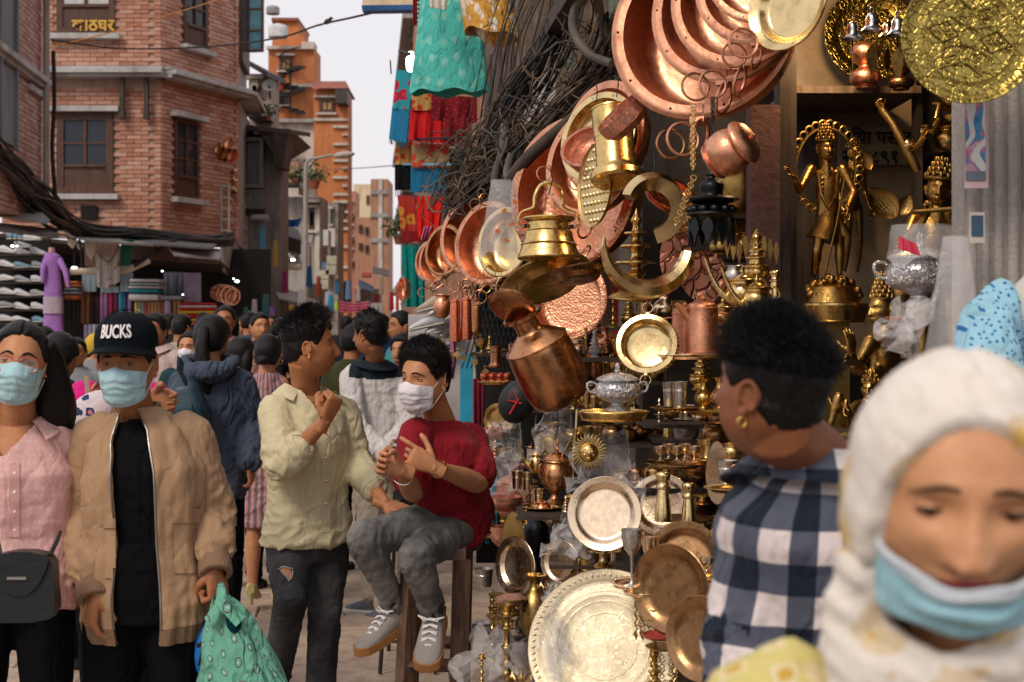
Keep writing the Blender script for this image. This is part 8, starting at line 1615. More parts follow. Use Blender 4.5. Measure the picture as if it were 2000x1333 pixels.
cu=bpy.data.curves.new('t','FONT'); cu.body='BUCKS'; cu.size=.044; cu.extrude=.002; cu.align_x='CENTER'; cu.align_y='CENTER'; cu.offset=.0014; cu.space_character=1.02; cu.resolution_u=3; to=bpy.data.objects.new('t',cu); COL.objects.link(to); me=bpy.data.meshes.new_from_object(to.evaluated_get(bpy.context.evaluated_depsgraph_get())); bpy.data.objects.remove(to)
v=verts(me); X,Y,Zt=v[:,0]*.74,v[:,1]*1.16,v[:,2]; a=X/.100+.06; zz=.104+Y; w_=np.array([tuple(M@Vector((sin(a_)*(.092+t_)*sqrt(max(.1,1-max(0,(z_-.058)/.118)**2.7)),-cos(a_)*(.1135+t_)*sqrt(max(.1,1-max(0,(z_-.058)/.114)**3.0))-.001,z_)))for a_,t_,z_ in zip(a,Zt,zz)]); set_verts(me,w_); me.materials.clear(); me.materials.append(plain('thread_white',(.78,.74,.74),.7,bmp=0)); O('lettering',rebase(me,base),cp)
mb=MB(); ell(mb,M@Vector((.002,surf_y(.002,.034,hp),.034)),(.0035,.002,.0035)); O('forehead_mark',rebase(mb.mesh('forehead_mark',plain('tika',(.35,.02,.02),.6,bmp=0)),base),cap_man)
# green printed bag and blue bag in his hand
bgm=fabric('bag_green',(.14,.40,.29),'medallion',cols=((.10,.03,.04),17,.30,(.50,.62,.50)),fold=.7,rough=.6)
gb=E('shopping_bag',P(433,1150,3.86)); g0=gb.location
def tote(u,v):
 q=2*pi*u; t=v; hw=lerp(20,92,min(1,t*1.5)**.75)*(1-.10*max(0,t-.7)*3); cx=lerp(436,492,t**.8); y=lerp(1172,1420,t); fo=1+.09*sin(q*5+t*3)+.06*sin(q*9-2*t)
 return P(cx,y,3.86)-g0+Vector((U(hw,3.86)*cos(q)*(1+.03*sin(t*17+q*3)),-.085*sin(q)*fo*(.3+t),.010*sin(q*4+t*9)))
mb=MB(); mb.grid(tote,121,50,uvf=lambda u,v:(u*.9,v*.5)); O('bag_body',mb.mesh('bag_body',bgm,None),gb)
for x0,x1 in((436,410),(430,470)):
 mb=MB(); mb.tube([P(432,1140,3.86)-g0,P((432+x0)/2,1150,3.83)-g0,P(x0,1176,3.8)-g0,P(x1,1215,3.8)-g0],[.008,.010,.014,.02],8,flat=.5); O('handle',mb.mesh('handle',bgm),gb)
mb=MB(); ell(mb,P(460,1214,3.86)-g0,(.024,.06,.045),Matrix.Rotation(-.3,3,'Y')); O('teal_contents',mb.mesh('teal_contents',fabric('teal_cloth',(.0,.035,.05))),gb); tag(gb,'mint green patterned shopping bag held by the man in the cap','bag')
bb=E('blue_bag',P(404,1270,3.98)); b0=bb.location; mb=MB(); ell(mb,(0,0,0),(.045,.05,.085)); O('body',mb.mesh('body',plain('nylon_blue',(.01,.16,.50),.35,bmp=.5,bscale=14)),bb); mb=MB(); mb.tube([P(432,1145,3.95)-b0,P(416,1200,3.95)-b0,P(400,1250,3.92)-b0,P(388,1300,3.92)-b0],.009,6,flat=.4); mb.tube([P(386,1262,3.92)-b0,P(404,1252,3.90)-b0,P(424,1240,3.92)-b0],.006,6); O('strap',mb.mesh('strap',M_black),bb); mb=MB(); ell(mb,P(408,1340,4.0)-b0,(.06,.06,.11)); O('maroon_lower',mb.mesh('maroon_lower',fabric('maroon_bag',(.14,.01,.03))),bb); tag(bb,'blue and maroon nylon bag behind the mint green bag','bag')
# woman in pink blouse and glasses
Zc=4.0; J=stand(px2u(28,Zc),Zc,1.60,6); W2(J,hed=P(38,710,3.93),nek=P(34,826,4.02),che=P(28,930,3.98),pel=P(30,1110,4.0),shA=P(-62,862,4.02),shB=P(118,862,4.04),elA=P(-95,1010,4.05),wrA=P(-60,1120,3.9),elB=P(140,1005,4.18),wrB=P(180,1100,4.3),hy=14,hp=2,hr=7)
hp=dict(jaw=.26,w=.075); base=J['base']
wp,M=person(J,'woman in clear pink glasses, blue mask and pale pink blouse at the left edge','tan',hp,dict(side=.012,top=.012,part=1,line=.006,na=.003),gaze=(.05,-.15),eyeopen=.34,brows=dict(th=.0050,arch=.007),lash=.0011)
hair_long(M,wp,base,[([(.066,-.02,.07),(.088,.02,.02),(.104,.04,-.05),(.125,.06,-.13),(.155,.07,-.20)],[.026,.034,.044,.050,.022]),([(.03,.07,.06),(.07,.09,-.03),(.10,.09,-.12),(.12,.08,-.19)],[.04,.05,.05,.03]),([(-.06,.03,.05),(-.085,.03,-.02),(-.085,.06,-.1),(-.08,.07,-.2)],[.026,.030,.034,.02]),([(0,.09,.05),(0,.105,-.06),(0,.09,-.16)],[.05,.05,.04])])
PINK=fabric('blouse_pink',(.74,.44,.41),'dots',cols=((.80,.60,.56),55,.15,None,.25),rough=.7,fold=.25,var=.12)
bl=top_garment(J,'blouse',PINK,wp,base,e=.016,hem=.10,amp=.010,vox=.007,sm=1,bell=.012,seed=5,neckdrop=.010,vcut=(.15,.085)); collar(J,wp,base,PINK,1.05,open_=.13,drop=.07,h=.060)
on_cloth('placket',bl,wp,base,fabric('placket_pink',(.68,.38,.36)),18,38,905,1050,3.8,.004,4,20)
for y in(925,962,1000,1036):button(bl,base,M_loop,28,y,3.8,.005)
trousers(J,MATS['trousers_black'],wp,base,e=.010); mask_part(M,hp,wp,base,M_mask_b,ztop=.002)
for s in 'AB':shoe(J,s,wp,base,M_black)
FR=plain('glasses_frame',(.50,.12,.08),.15,bmp=0,spec=.8); mb=MB(); gl=None
for sx in(-1,1):mb.tube([M@Vector((sx*.033+.027*cos(q),-.110-.002+.010*abs(sx*.033+.027*cos(q))/.06*.9,.004+.0225*sin(q)))for q in[2*pi*k/26 for k in range(26)]],.0020,6,closed=True); mb.tube([M@Vector((sx*.060,-.102,.010)),M@Vector((sx*.076,-.07,.012)),M@Vector((sx*.082,.0,.010)),M@Vector((sx*.080,.02,-.008))],.0014,6)
mb.tube([M@Vector((-.008,-.112,.010)),M@Vector((0,-.114,.013)),M@Vector((.008,-.112,.010))],.0014,6); gl=O('glasses',rebase(mb.mesh('glasses',FR),base),wp)
for sx in(-1,1):mb=MB(); mb.lathe([(0,0),(.026*J['k'],0)],24,0,Matrix.Translation(M@Vector((sx*.033,-.108,.004)))@M.to_3x3().normalized().to_4x4()@Matrix.Scale(.83,4,(0,0,1))@Matrix.Rotation(R(90),4,'X')); O('lens',rebase(mb.mesh('lens',glass('lens_clear',(.9,.8,.78),.02,.10)),base),gl)
mb=MB(); mb.tube(smooth_prof([tuple(J['nek']+Vector((.066*cos(a),-.070*sin(a)-.01*sin(a),.004-.050*max(0,sin(a)))))for a in[2*pi*k/16 for k in range(17)]],2),.0018,6); O('necklace',rebase(mb.mesh('necklace',plain('orange_cord2',(.55,.18,.02),.5,bmp=0)),base),wp)
cbg=E('crossbody_bag',P(52,1150,3.74)); c0=cbg.location; LEA=plain('leather_black',(.014,.017,.020),.32,var=.2,bmp=.3,bscale=50); mb=MB(); poly=[(-.082,-.115),(.068,-.105),(.078,-.02),(.060,.062),(-.070,.062),(-.086,-.01)]; mb.prism(smooth_prof(poly+[poly[0]],3)[:-1],.055,0,Matrix.Translation((0,0,.03))); O('body',mb.mesh('body',LEA,30),cbg)
mb=MB(); poly=[(-.080,.095),(.060,.095),(.050,.03),(.02,-.005),(-.005,-.012),(-.04,-.005),(-.072,.03)]; mb.prism(smooth_prof(poly+[poly[0]],3)[:-1],.008,0,Matrix.Translation((0,-.032,0))); O('flap',mb.mesh('flap',LEA,30),cbg); mb=MB(); mb.box((-.012,-.040,.034),(.050,.006,.007)); O('clasp',mb.mesh('clasp',ZIP,0,False),cbg)
mb=MB(); mb.tube([P(98,1085,3.74)-c0,P(112,1055,3.78)-c0,P(118,1040,3.86)-c0],[.006]*3,6); O('strap',mb.mesh('strap',LEA),cbg); mb=MB(); mb.tube([P(0,1080,3.74)-c0,P(-8,1040,3.76)-c0,P(-30,1010,3.80)-c0],[.006]*3,6); O('strap',mb.mesh('strap',LEA),cbg); tag(cbg,'small black leather crossbody bag with a gold bar, worn by the woman in pink','bag')
# youth in the pale green shirt
J=stand(px2u(606,5.2),5.25,1.62,18); W2(J,hed=P(603,680,5.2),nek=P(598,768,5.27),che=P(600,865,5.22),pel=P(600,1040,5.25),shA=P(538,800,5.16),shB=P(668,806,5.34),elA=P(552,908,5.00),wrA=P(636,822,4.93),elB=P(694,905,5.32),wrB=P(752,985,5.08),hpA=P(562,1060,5.22),hpB=P(640,1060,5.3),knA=P(568,1170,5.10),knB=P(634,1205,5.24),anA=P(538,1330,5.42),anB=P(622,1420,5.3),hy=104,hp=-4,hr=0)
J['dA']=dirv(.42,-.1,.9); J['tA']=dirv(-.4,-.75,.3); J['cA']=[.95,.95,1,1]; J['thA']=.9; J['dB']=dirv(.93,-.15,-.28); J['tB']=dirv(.12,-.8,-.35); J['cB']=[.22,.2,.22,.3]; J['thB']=.3
hp=dict(jaw=.2,nose=1.15); base=J['base']; J['hs']=1.0
gm,M=person(J,'youth in a pale green shirt and ripped grey jeans looking away to the right','mid',hp,dict(side=.003,top=.024,front=.014,t0=.02,t1=.075,na=.010,line=.004),gaze=(0,0),hairmat_=M_hair,strand=dict(n=3200,L=.032,r=.0008,curl=.4,comb=(.5,.1,.1),zmin=.45,hl=170),brows=dict(th=.004))
GRN_=fabric('shirt_green',(.62,.56,.36),rough=.85,fold=.3,var=.14,weave=.4)
sg_=top_garment(J,'shirt',GRN_,gm,base,e=.017,hem=.03,sw=.75,vox=.007,sm=1,amp=.010,cuff=.42,seed=11,bell=.012,neckdrop=.008,vcut=(.17,.075))
collar(J,gm,base,GRN_,1.05,open_=.14,drop=.07,h=.050)
mb=MB(); limb(mb,[J['elB'],J['elB'].lerp(J['wrB'],.4),J['elB'].lerp(J['wrB'],.62)],[.060,.058,.056],J['k']); me=remesh(mb,.007,2); dress_mesh(me,J,'top',.009,6); me.materials.append(GRN_); me.shade_smooth(); O('sleeve',rebase(me,base),sg_)
for s,t_ in(('A',.40),('B',.60)):band('cuff',J,sg_,base,GRN_,J['el'+s].lerp(J['wr'+s],t_),J['wr'+s]-J['el'+s],.056 if s=='A' else .050,.05,inner=.4)
on_cloth('placket',sg_,gm,base,GRN_,628,644,830,1040,5.0,.004,4,24); on_cloth('chest_pocket',sg_,gm,base,GRN_,570,612,822,850,5.0,.005,puff=.003); on_cloth('chest_pocket',sg_,gm,base,GRN_,656,682,818,846,5.0,.005,puff=.003)
for y in(800,848,895,940,985,1022):button(sg_,base,M_gold,636,y,5.0,.006)
tr=trousers(J,denim('denim_dark',(.028,.030,.034),(.095,.095,.10)),gm,base,e=.006,amp=.006,taper=1.2,seed=8)
FRY=fabric('fray',(.30,.29,.27)); c_=Vector((0,0,EYE))
def onleg(x,y,o_=.003):d=(P(x,y,4.9)-c_).normalized(); p,n=surf_pt(tr,c_,d); return(p if p is not None else P(x,y,5.1))-d*o_
mb=MB(); mb.add([onleg(*q)for q in((547,1112),(556,1109),(568,1113),(570,1124),(566,1132),(560,1124),(553,1119))],[tuple(range(7))]); O('torn_knee',rebase(mb.mesh('torn_knee',SK['mid'],None),base),tr)
for q in(((543,1113),(550,1108),(558,1108),(567,1111),(572,1110)),((547,1114),(554,1121),(561,1127),(565,1135)),((571,1111),(572,1120),(568,1133))):mb=MB(); mb.tube([onleg(x,y,.005)for x,y in q],[.0015,.0035,.004,.0035,.001][:len(q)],6); O('frayed_edge',rebase(mb.mesh('frayed_edge',FRY),base),tr)
for s in 'AB':shoe(J,s,gm,base,M_black)
earring(M,gm,base,-1); earring(M,gm,base,1)
band('finger_ring',J,gm,base,M_gold,J['wrA']+J['dA']*.098+J['tA']*.012,J['dA'].cross(Vector((1,0,0))),.010,.006)
# seated man in red
Zs=5.1; J=stand(px2u(870,Zs),Zs,1.62,-28); J['base']=Vector((px2u(850,5.05),5.05,0)); J['seat']=True
W2(J,hed=P(830,742,4.98),nek=P(860,822,5.12),che=P(872,905,5.10),pel=P(886,1012,5.22),shA=P(812,846,4.98),shB=P(920,852,5.22),hpA=P(848,1022,5.14),hpB=P(906,1030,5.28),knA=P(710,1052,4.86),knB=P(812,1085,4.74),anA=P(772,1185,5.02),anB=P(846,1195,4.88),elA=P(808,962,4.92),wrA=P(784,918,4.76),elB=P(934,944,5.06),wrB=P(846,912,4.80),hy=-34,hp=5,hr=2)
J['dA']=dirv(-.78,-.35,.30); J['tA']=dirv(.1,.1,1); J['cA']=[.75,.85,.9,.95]; J['thA']=.7; J['dB']=dirv(-.80,-.2,.45); J['tB']=dirv(.25,.0,1); J['cB']=[.12,.8,.85,.9]; J['thB']=.35
J['fdA']=dirv(-.70,-.65,-.12); J['fdB']=dirv(-.12,-1,-.2); J['pitA']=-12; J['pitB']=-16
hp=dict(jaw=.22,gaunt=1.3); base=J['base']
rm_,M=person(J,'man in a dark red T-shirt, white mask and grey jeans sitting on the wooden stool','tan',hp,dict(side=.010,top=.030,front=.012,na=.014,nf=16,line=.002),gaze=(-.35,-.08),eyeopen=.42,brows=dict(th=.0042,tilt=.004),strand=dict(n=4500,L=.020,r=.0008,curl=1.1,comb=(0,0,.1),zmin=.0),lash=.0010)
REDT=fabric('tee_red',(.27,.008,.018),fold=.32,weave=.3,var=.2); rt=top_garment(J,'t_shirt',REDT,rm_,base,e=.011,hem=.05,sleeve='short',vox=.007,sm=1,amp=.010,seed=21,neckdrop=.010)
mb=MB(); mb.tube([J['nek']-(J['nek']-J['che']).normalized()*.004+(J['shB']-J['shA']).normalized()*.073*cos(q)+(J['shB']-J['shA']).normalized().cross(Vector((0,0,1)))*.068*sin(q)-Vector((0,0,.018*max(0,sin(q))))for q in[2*pi*k/28 for k in range(28)]],.006,8,closed=True); O('neck_ribbing',rebase(mb.mesh('neck_ribbing',REDT),base),rt)
tj=trousers(J,denim('denim_grey',(.085,.085,.085),(.36,.345,.33),1.5),rm_,base,e=.004,amp=.007,taper=1.05,seed=14,ankle=1.03)
for s in 'AB':shoe(J,s,rm_,base,plain('suede_grey',(.30,.27,.25),.8),sole=M_gum,lace=M_loop,k=1.05)
mask_part(M,hp,rm_,base,M_mask_w,ztop=-.004); earring(M,rm_,base,1,M_silv)
wd=(J['wrB']-J['elB']).normalized(); wc=J['wrB']-wd*.035; band('watch_strap',J,rm_,base,M_gold,wc,wd,.030,.016); mb=MB(); mb.lathe([(0,.006),(.015,.006),(.017,.003),(.017,0),(0,0)],24,0,Matrix.Translation(wc+Vector((-.1,-.8,-.5)).normalized()*.030)@Vector((-.1,-.8,-.5)).to_track_quat('Z','Y').to_matrix().to_4x4()); O('watch_face',rebase(mb.mesh('watch_face',M_gold),base),rm_)
band('bracelet',J,rm_,base,M_silv,J['wrA']-(J['wrA']-J['elA']).normalized()*.02-Vector((0,0,.012)),(J['wrA']-J['elA']).normalized()+Vector((.4,0,0)),.034,.003)
band('finger_ring',J,rm_,base,M_silv,J['wrB']+J['dB']*.10+J['tB']*.006,J['dB'].cross(Vector((0,0,1))),.0105,.004)
def stool(label,pts_top,pts_bot,wood,th,seat_t,rungs,name='wooden_stool',seatm=None):
 base=(pts_bot[0]+pts_bot[2])/2; base.z=0; r=E(name,base); c=sum(pts_top,Vector())/4
 for a,b in zip(pts_top,pts_bot):
  mb=MB(); mb.tube([b-base,a-base],th,4 if th>.02 else 7,up=(1,0,0)); O('leg',mb.mesh('leg',wood,0 if th>.02 else 40,th<=.02),r)
 for i,j,t in rungs:a=pts_bot[i].lerp(pts_top[i],t); b=pts_bot[j].lerp(pts_top[j],t); mb=MB(); mb.tube([a-base,b-base],th*.75,4 if th>.02 else 6,up=(0,0,1)); O('rung',mb.mesh('rung',wood,0,False),r)
 mb=MB(); ex=[c+(p-c)*1.16 for p in pts_top]; mb.add([p-base+Vector((0,0,z))for z in(0,seat_t)for p in ex],[(0,1,2,3),(7,6,5,4)]+[(i,(i+1)%4,(i+1)%4+4,i+4)for i in range(4)]); O('seat',mb.mesh('seat',seatm or wood,0,False),r); return tag(r,label,'stool')
STW=woodmat('stool_wood',(.20,.12,.08),(.09,.05,.035),sc=1.6)
def rect4(x0,x1,Z0,Z1,z):return[Vector((x0,Z0,z)),Vector((x1,Z0,z)),Vector((x1,Z1,z)),Vector((x0,Z1,z))]
stool('tall dark wooden stool under the man in red',rect4(px2u(802,5.0),px2u(902,5.0),5.0,5.3,.765),rect4(px2u(778,4.95),px2u(890,4.95),4.95,5.38,0),STW,.032,.04,[(0,1,.52),(1,2,.52),(0,3,.52),(2,3,.52),(0,1,.1),(2,3,.1)])
IR=plain('stool_iron',(.05,.035,.03),.6); stool('thin iron stool with a yellow seat behind the wooden stool',rect4(px2u(760,6.4),px2u(830,6.4),6.4,6.7,.60),rect4(px2u(742,6.5),px2u(850,6.5),6.5,6.95,0),IR,.010,.06,[(0,1,.25),(1,2,.25),(2,3,.25),(0,3,.25)],'iron_stool',plain('seat_yellow',(.55,.38,.06),.4))
# checked shirt, seen from behind
J=stand(px2u(1560,2.1),2.1,1.64,200); W2(J,hed=P(1506,768,2.02),nek=P(1600,902,2.12),che=P(1600,1080,2.14),pel=Vector((px2u(1570,2.14),2.16,.90)),hy=222,hp=-10,hr=0)
J['hs']=.86; J['shB']=P(1496,1030,2.10); J['shA']=P(1775,1010,2.30); J['elB']=P(1462,1300,2.06); J['wrB']=P(1450,1560,1.94); J['elA']=P(1830,1300,2.38); J['wrA']=P(1850,1600,2.2)
base=J['base']; hp=dict(jaw=.2)
pm_,M=person(J,'curly haired man in a navy and white checked shirt with his back to us','deep',hp,dict(side=.002,top=.016,front=.008,back=.001,na=.012,nf=8,line=.0,nape=-.004,t0=-.01,t1=.07),brows={},detail=1,strand=dict(n=8000,L=.024,r=.0006,curl=.45,comb=(-.35,.1,.15),zmin=.38))
PLD=fabric('shirt_checked',(.5,.5,.5),'plaid',cols=((.008,.014,.028),(.085,.095,.135),(.70,.62,.62)),fold=.5,weave=.4)
ps_=top_garment(J,'shirt',PLD,pm_,base,e=.018,hem=.15,amp=.012,seed=31,vox=.007,neckdrop=.004); collar(J,pm_,base,PLD,1.12,open_=.02,drop=.02,h=.045,rise=.028,spread=.06); trousers(J,MATS['denim_dark'],pm_,base)
for s in 'AB':shoe(J,s,pm_,base,M_black)
earring(M,pm_,base,1,M_gold,.007); earring(M,pm_,base,-1,M_gold,.007)
# woman with the white headscarf, closest to us
J=stand(px2u(1930,1.16),1.18,1.50,4); W2(J,hed=P(1868,955,1.13),nek=P(1905,1285,1.19),hy=-9,hp=15,hr=3); J['che']=J['nek']+Vector((0,.0,-.18)); J['shA']=J['nek']+Vector((-.165,.03,-.055)); J['shB']=J['nek']+Vector((.165,.03,-.055)); J['hs']=1.0
base=J['base']; hp=dict(jaw=.17,nose=1.05,w=.086,zl=.84)
fw,M=person(J,'woman in a white flowered headscarf with a blue mask below her nose, closest to us','warm',hp,dict(side=.002,top=.002,na=.001,line=-.002),detail=0,gaze=(0,-.45),eyeopen=.24,brows=dict(th=.0036,arch=.004,tilt=.006,mat=M_hair_b),lash=.0016)
SCF=fabric('scarf_white',(.72,.66,.60),'floral',cols=((.64,.52,.36),15,.36,(.62,.40,.12)),coord='Object',fold=.2,var=.08,rough=.8)
n,fs=sphere_dirs(110,80); p=head_def(n,hp);
fx,fz=p[:,0]/.062,(p[:,2]+.022)/.096; op=np.sqrt(fx**2+fz**2); front=sstep(.0,-.03,p[:,1]); m=1-front*sstep(1.12,.98,op)
fold=(1-2*np.abs(fnoise(np.stack([n[:,0]*3,n[:,1]*2,n[:,2]*7+n[:,0]*4],1),8,3)-.5)*2)
h=m*(.009+.003*fold+.009*sstep(.1,1,np.abs(n[:,0]))*sstep(.4,-.5,n[:,2])+.010*sstep(1.12,1.3,op)*0)-(1-m)*.03
q=p+n*h[:,None]; q[:,2]-=.02*sstep(-.3,-1,n[:,2]); mb=MB(); mb.v=[tuple(M@Vector(a))for a in q]; mb.f=fs; mb.m=[0]*len(fs); mb.uv=[(0,0)]*len(q); sc_=O('headscarf',rebase(mb.mesh('headscarf',SCF,None),base),fw)
mb=MB()
for k,(z,r1,r2,tr_,tl)in enumerate(((-.125,.074,.088,.020,.010),(-.150,.080,.094,.022,-.010),(-.178,.088,.10,.022,.014),(-.205,.095,.104,.020,-.006))):
 pts=[M@Vector((r1*cos(a),.005-r2*sin(a),z+tl*cos(a+k)-.012*max(0,sin(a))))for a in[2*pi*i/40 for i in range(40)]]; mb.tube(pts,[tr_*(1+.25*sin(3*a+k))for a in[2*pi*i/40 for i in range(40)]],12,closed=True)
for sx,z1 in((-1,-.34),(1,-.36)):mb.tube([M@Vector((sx*.075,-.02,-.06)),M@Vector((sx*.082,-.03,-.12)),M@Vector((sx*.070,-.07,-.20)),M@Vector((sx*.03,-.09,z1))],[.026,.028,.028,.024],12)
me=remesh(mb,.004,2); v=verts(me); nn=vnormals(me); f=1-2*np.abs(fnoise(np.stack([v[:,0]*14,v[:,1]*14,v[:,2]*60+v[:,0]*40],1),5,3)-.5)*2; set_verts(me,v+nn*((f-.6)*.0045)[:,None]); me.materials.append(SCF); me.shade_smooth(); O('scarf_wrap',rebase(me,base),fw)
YT=fabric('tunic_yellow',(.62,.54,.20),'floral',cols=((.70,.60,.36),22,.30,(.55,.35,.06)),coord='Object',fold=.5); top_garment(J,'tunic',YT,fw,base,e=.022,hem=.3,amp=.010,neckdrop=.0,vox=.008); trousers(J,fabric('salwar',(.5,.45,.3)),fw,base,e=.02)
for s in 'AB':shoe(J,s,fw,base,M_black)
mask_part(M,hp,fw,base,fabric('mask_blue2',(.26,.56,.68),rough=.6,fold=.35,var=.06,weave=.1,coord='Object'),ztop=-.066,drop=.0,puff=-.006,loops=False,wid=.97,inner=None)if False else None
def lowmask(M,hp,root,base,mat,rim):
 mb=MB()
 def fn(u,v,o_=0.):a=(u-.5)*2; ph=a*1.12; z=lerp(-.028-.020*(1-a*a),-.094+.006*a*a-.004*(1-a*a),v)+.002*sin(a*9+v*5); ry=.112+.010*sin(pi*v)*(1-a*a)-.020*v+.003*sin(v*16)*(1-a*a); return M@Vector((.0835*sin(ph),-ry*cos(ph)**.92+.010*a*a-.004+o_,z))
 mb.grid(fn,40,26); mb.grid(lambda u,v:fn(u,v,.0015),40,26); o=O('face_mask',rebase(mb.mesh('face_mask',mat,None),base),root); mb=MB(); mb.tube([fn(k/39,0)for k in range(40)],.0030,8); O('mask_edge',rebase(mb.mesh('mask_edge',rim),base),o); mb=MB(); mb.grid(lambda u,v:fn(u,v*.16,-.0012),40,5); O('mask_band',rebase(mb.mesh('mask_band',rim,None),base),o)
 for u,sx in((0,-1),(1,1)):mb=MB(); mb.tube([fn(u,.1),M@Vector((sx*.082,-.03,-.02)),M@Vector((sx*.084,.0,.01))],.0014,6); O('ear_loop',rebase(mb.mesh('ear_loop',M_loop),base),o)
lowmask(M,hp,fw,base,fabric('mask_blue2',(.30,.54,.63),rough=.6,fold=.35,var=.06,weave=.1,coord='Object'),fabric('mask_rim',(.55,.62,.68),rough=.7,coord='Object'))
# people further back
def bgperson(px,pyh,Z,h,yaw,label,sk,hair,top,bottom,style={},k_=None,arms='down',det=2,extra=None,sleeve='long',face=True,strand=None,**kw):
 J=stand(px2u(px,Z),Z,h,yaw,arms=arms); dz=zpx(pyh,Z)-J['hed'].z
 for q in('hed','nek','che','shA','shB','elA','elB','wrA','wrB'):J[q]=J[q]+Vector((0,0,dz))
 for q in('pel','hpA','hpB'):J[q]=J[q]+Vector((0,0,dz*.6))
 for q in kw:J[q]=kw[q]
 r,M=person(J,label,sk,{},hair,detail=det,face=face,strand=strand,group=None,seed=int(px)+3)
 top_garment(J,'top',top,r,J['base'],e=style.get('e',.018),hem=style.get('hem',.10),amp=.010,vox=.014 if det==2 else .010,seed=int(px),skirt=style.get('skirt'),sleeve=sleeve,sm=2)
 if bottom is not None:trousers(J,bottom,r,J['base'],vox=.014,amp=.010)
 return r,M,J
SH=dict(side=.008,top=.016,na=.006); LG=dict(side=.014,top=.014,na=.003,line=.004)
BLKF,GRYF=MATS['trousers_black'],fabric('grey_trousers',(.12,.12,.13)); BEI=fabric('beige_trousers',(.40,.34,.27)); NAVY=fabric('navy_cloth',(.02,.03,.06))
WSH=fabric('shirt_white',(.62,.59,.58),fold=.4,var=.12); YOK=fabric('yoke_dark',(.020,.028,.038)); Zw=7.9
J=stand(px2u(735,Zw),Zw,1.64,176); W2(J,hed=P(722,654,7.85),nek=P(733,712,7.95),che=P(738,772,8.0),pel=P(738,905,7.95),shB=P(686,736,7.9),shA=P(786,740,8.0),elB=P(694,835,7.80),wrB=P(752,886,7.66),elA=P(800,830,7.9),wrA=P(768,868,7.64),hpB=P(722,918,7.95),hpA=P(760,918,7.95),knB=P(724,1040,7.9),anB=P(736,1168,7.9),knA=P(762,1040,8.0),anA=P(758,1190,7.75),hy=238,hp=0,hr=0)
J['dB']=dirv(.9,-.1,.2); J['dA']=dirv(-.7,-.2,-.6); J['tA']=dirv(0,-1,0); J['tB']=dirv(0,0,1); base=J['base']; J['fdA']=dirv(-.6,.4,0); J['fdB']=dirv(-.7,.3,0)
wm,M=person(J,'man in a white shirt with dark yoke, hands clasped behind his back','brown',{},dict(side=.010,top=.024,na=.006,nape=.0),strand=dict(n=900,L=.02,r=.0014,curl=.3,comb=(0,0,-.6)))
yz=zpx(745,8); top_garment(J,'shirt',WSH,wm,base,e=.018,hem=.03,vox=.007,sm=1,amp=.014,seed=41,mats=[WSH,YOK],matfn=lambda c:1 if c.z>zpx(742-abs((c.x-px2u(737,7.9))*350)*.10,7.9)and c.z>zpx(756,7.9)and abs(c.x-px2u(737,7.9))<.15 else 0); collar(J,wm,base,YOK,1.0,open_=.02,drop=.01,h=.04,rise=.03)
trousers(J,BEI,wm,base,e=.020,amp=.012,seed=17,taper=1.2)
for s in 'AB':shoe(J,s,wm,base,plain('knit_grey',(.10,.12,.14),.9),k=1.1)
mb=MB(); c=P(740,895,7.95); mb.lathe([(.150,-.02),(.154,-.02),(.154,.02),(.150,.02)],30,0,Matrix.Translation(c)@Matrix.Scale(.78,4,(0,1,0))); O('belt',rebase(mb.mesh('belt',M_black),base),wm)
mb=MB(); [mb.tube([M@Vector((sx*.080,.02,.012)),M@Vector((sx*.078,-.06,.014)),M@Vector((sx*.06,-.105,.012))],.0016,6)for sx in(-1,1)]; [mb.ring(M@Vector((sx*.033,-.112,.004)),.022,.0014,M.to_3x3()@Vector((0,1,0)),20,6)for sx in(-1,1)]; O('glasses',rebase(mb.mesh('glasses',M_iron),base),wm)
HOOD=fabric('hoodie_blue',(.060,.080,.125),fold=.7,var=.2)
r,M,J=bgperson(412,664,7.0,1.62,168,'woman with a black ponytail in a grey blue hooded jacket, seen from behind','tan',dict(side=.014,top=.018,back=.01,na=.004),HOOD,BLKF,dict(e=.030,hem=.16),det=1,shA=P(468,748,7.0),shB=P(362,748,7.0),elA=P(492,830,7.05),wrA=P(486,905,6.9),elB=P(346,830,7.05),wrB=P(352,900,6.9))
base=J['base']; hair_long(M,r,base,[([(0,.10,.06),(.0,.13,-.02),(-.01,.14,-.12),(-.03,.15,-.22),(-.04,.155,-.28)],[.03,.035,.04,.034,.01])],name='ponytail'); mb=MB(); nk=J['nek']
mb.tube([nk+Vector((.12*cos(a),.0-.13*sin(a)-.02,.015-.055*max(0,sin(a))))for a in[2*pi*i/30 for i in range(30)]],[.030+.022*max(0,sin(a))for a in[2*pi*i/30 for i in range(30)]],12,closed=True); me=remesh(mb,.008,2); v=verts(me); f=fnoise(v*22,3)-.5; set_verts(me,v+vnormals(me)*(f*.03)[:,None]); me.materials.append(HOOD); me.shade_smooth(); O('hood',rebase(me,base),r)
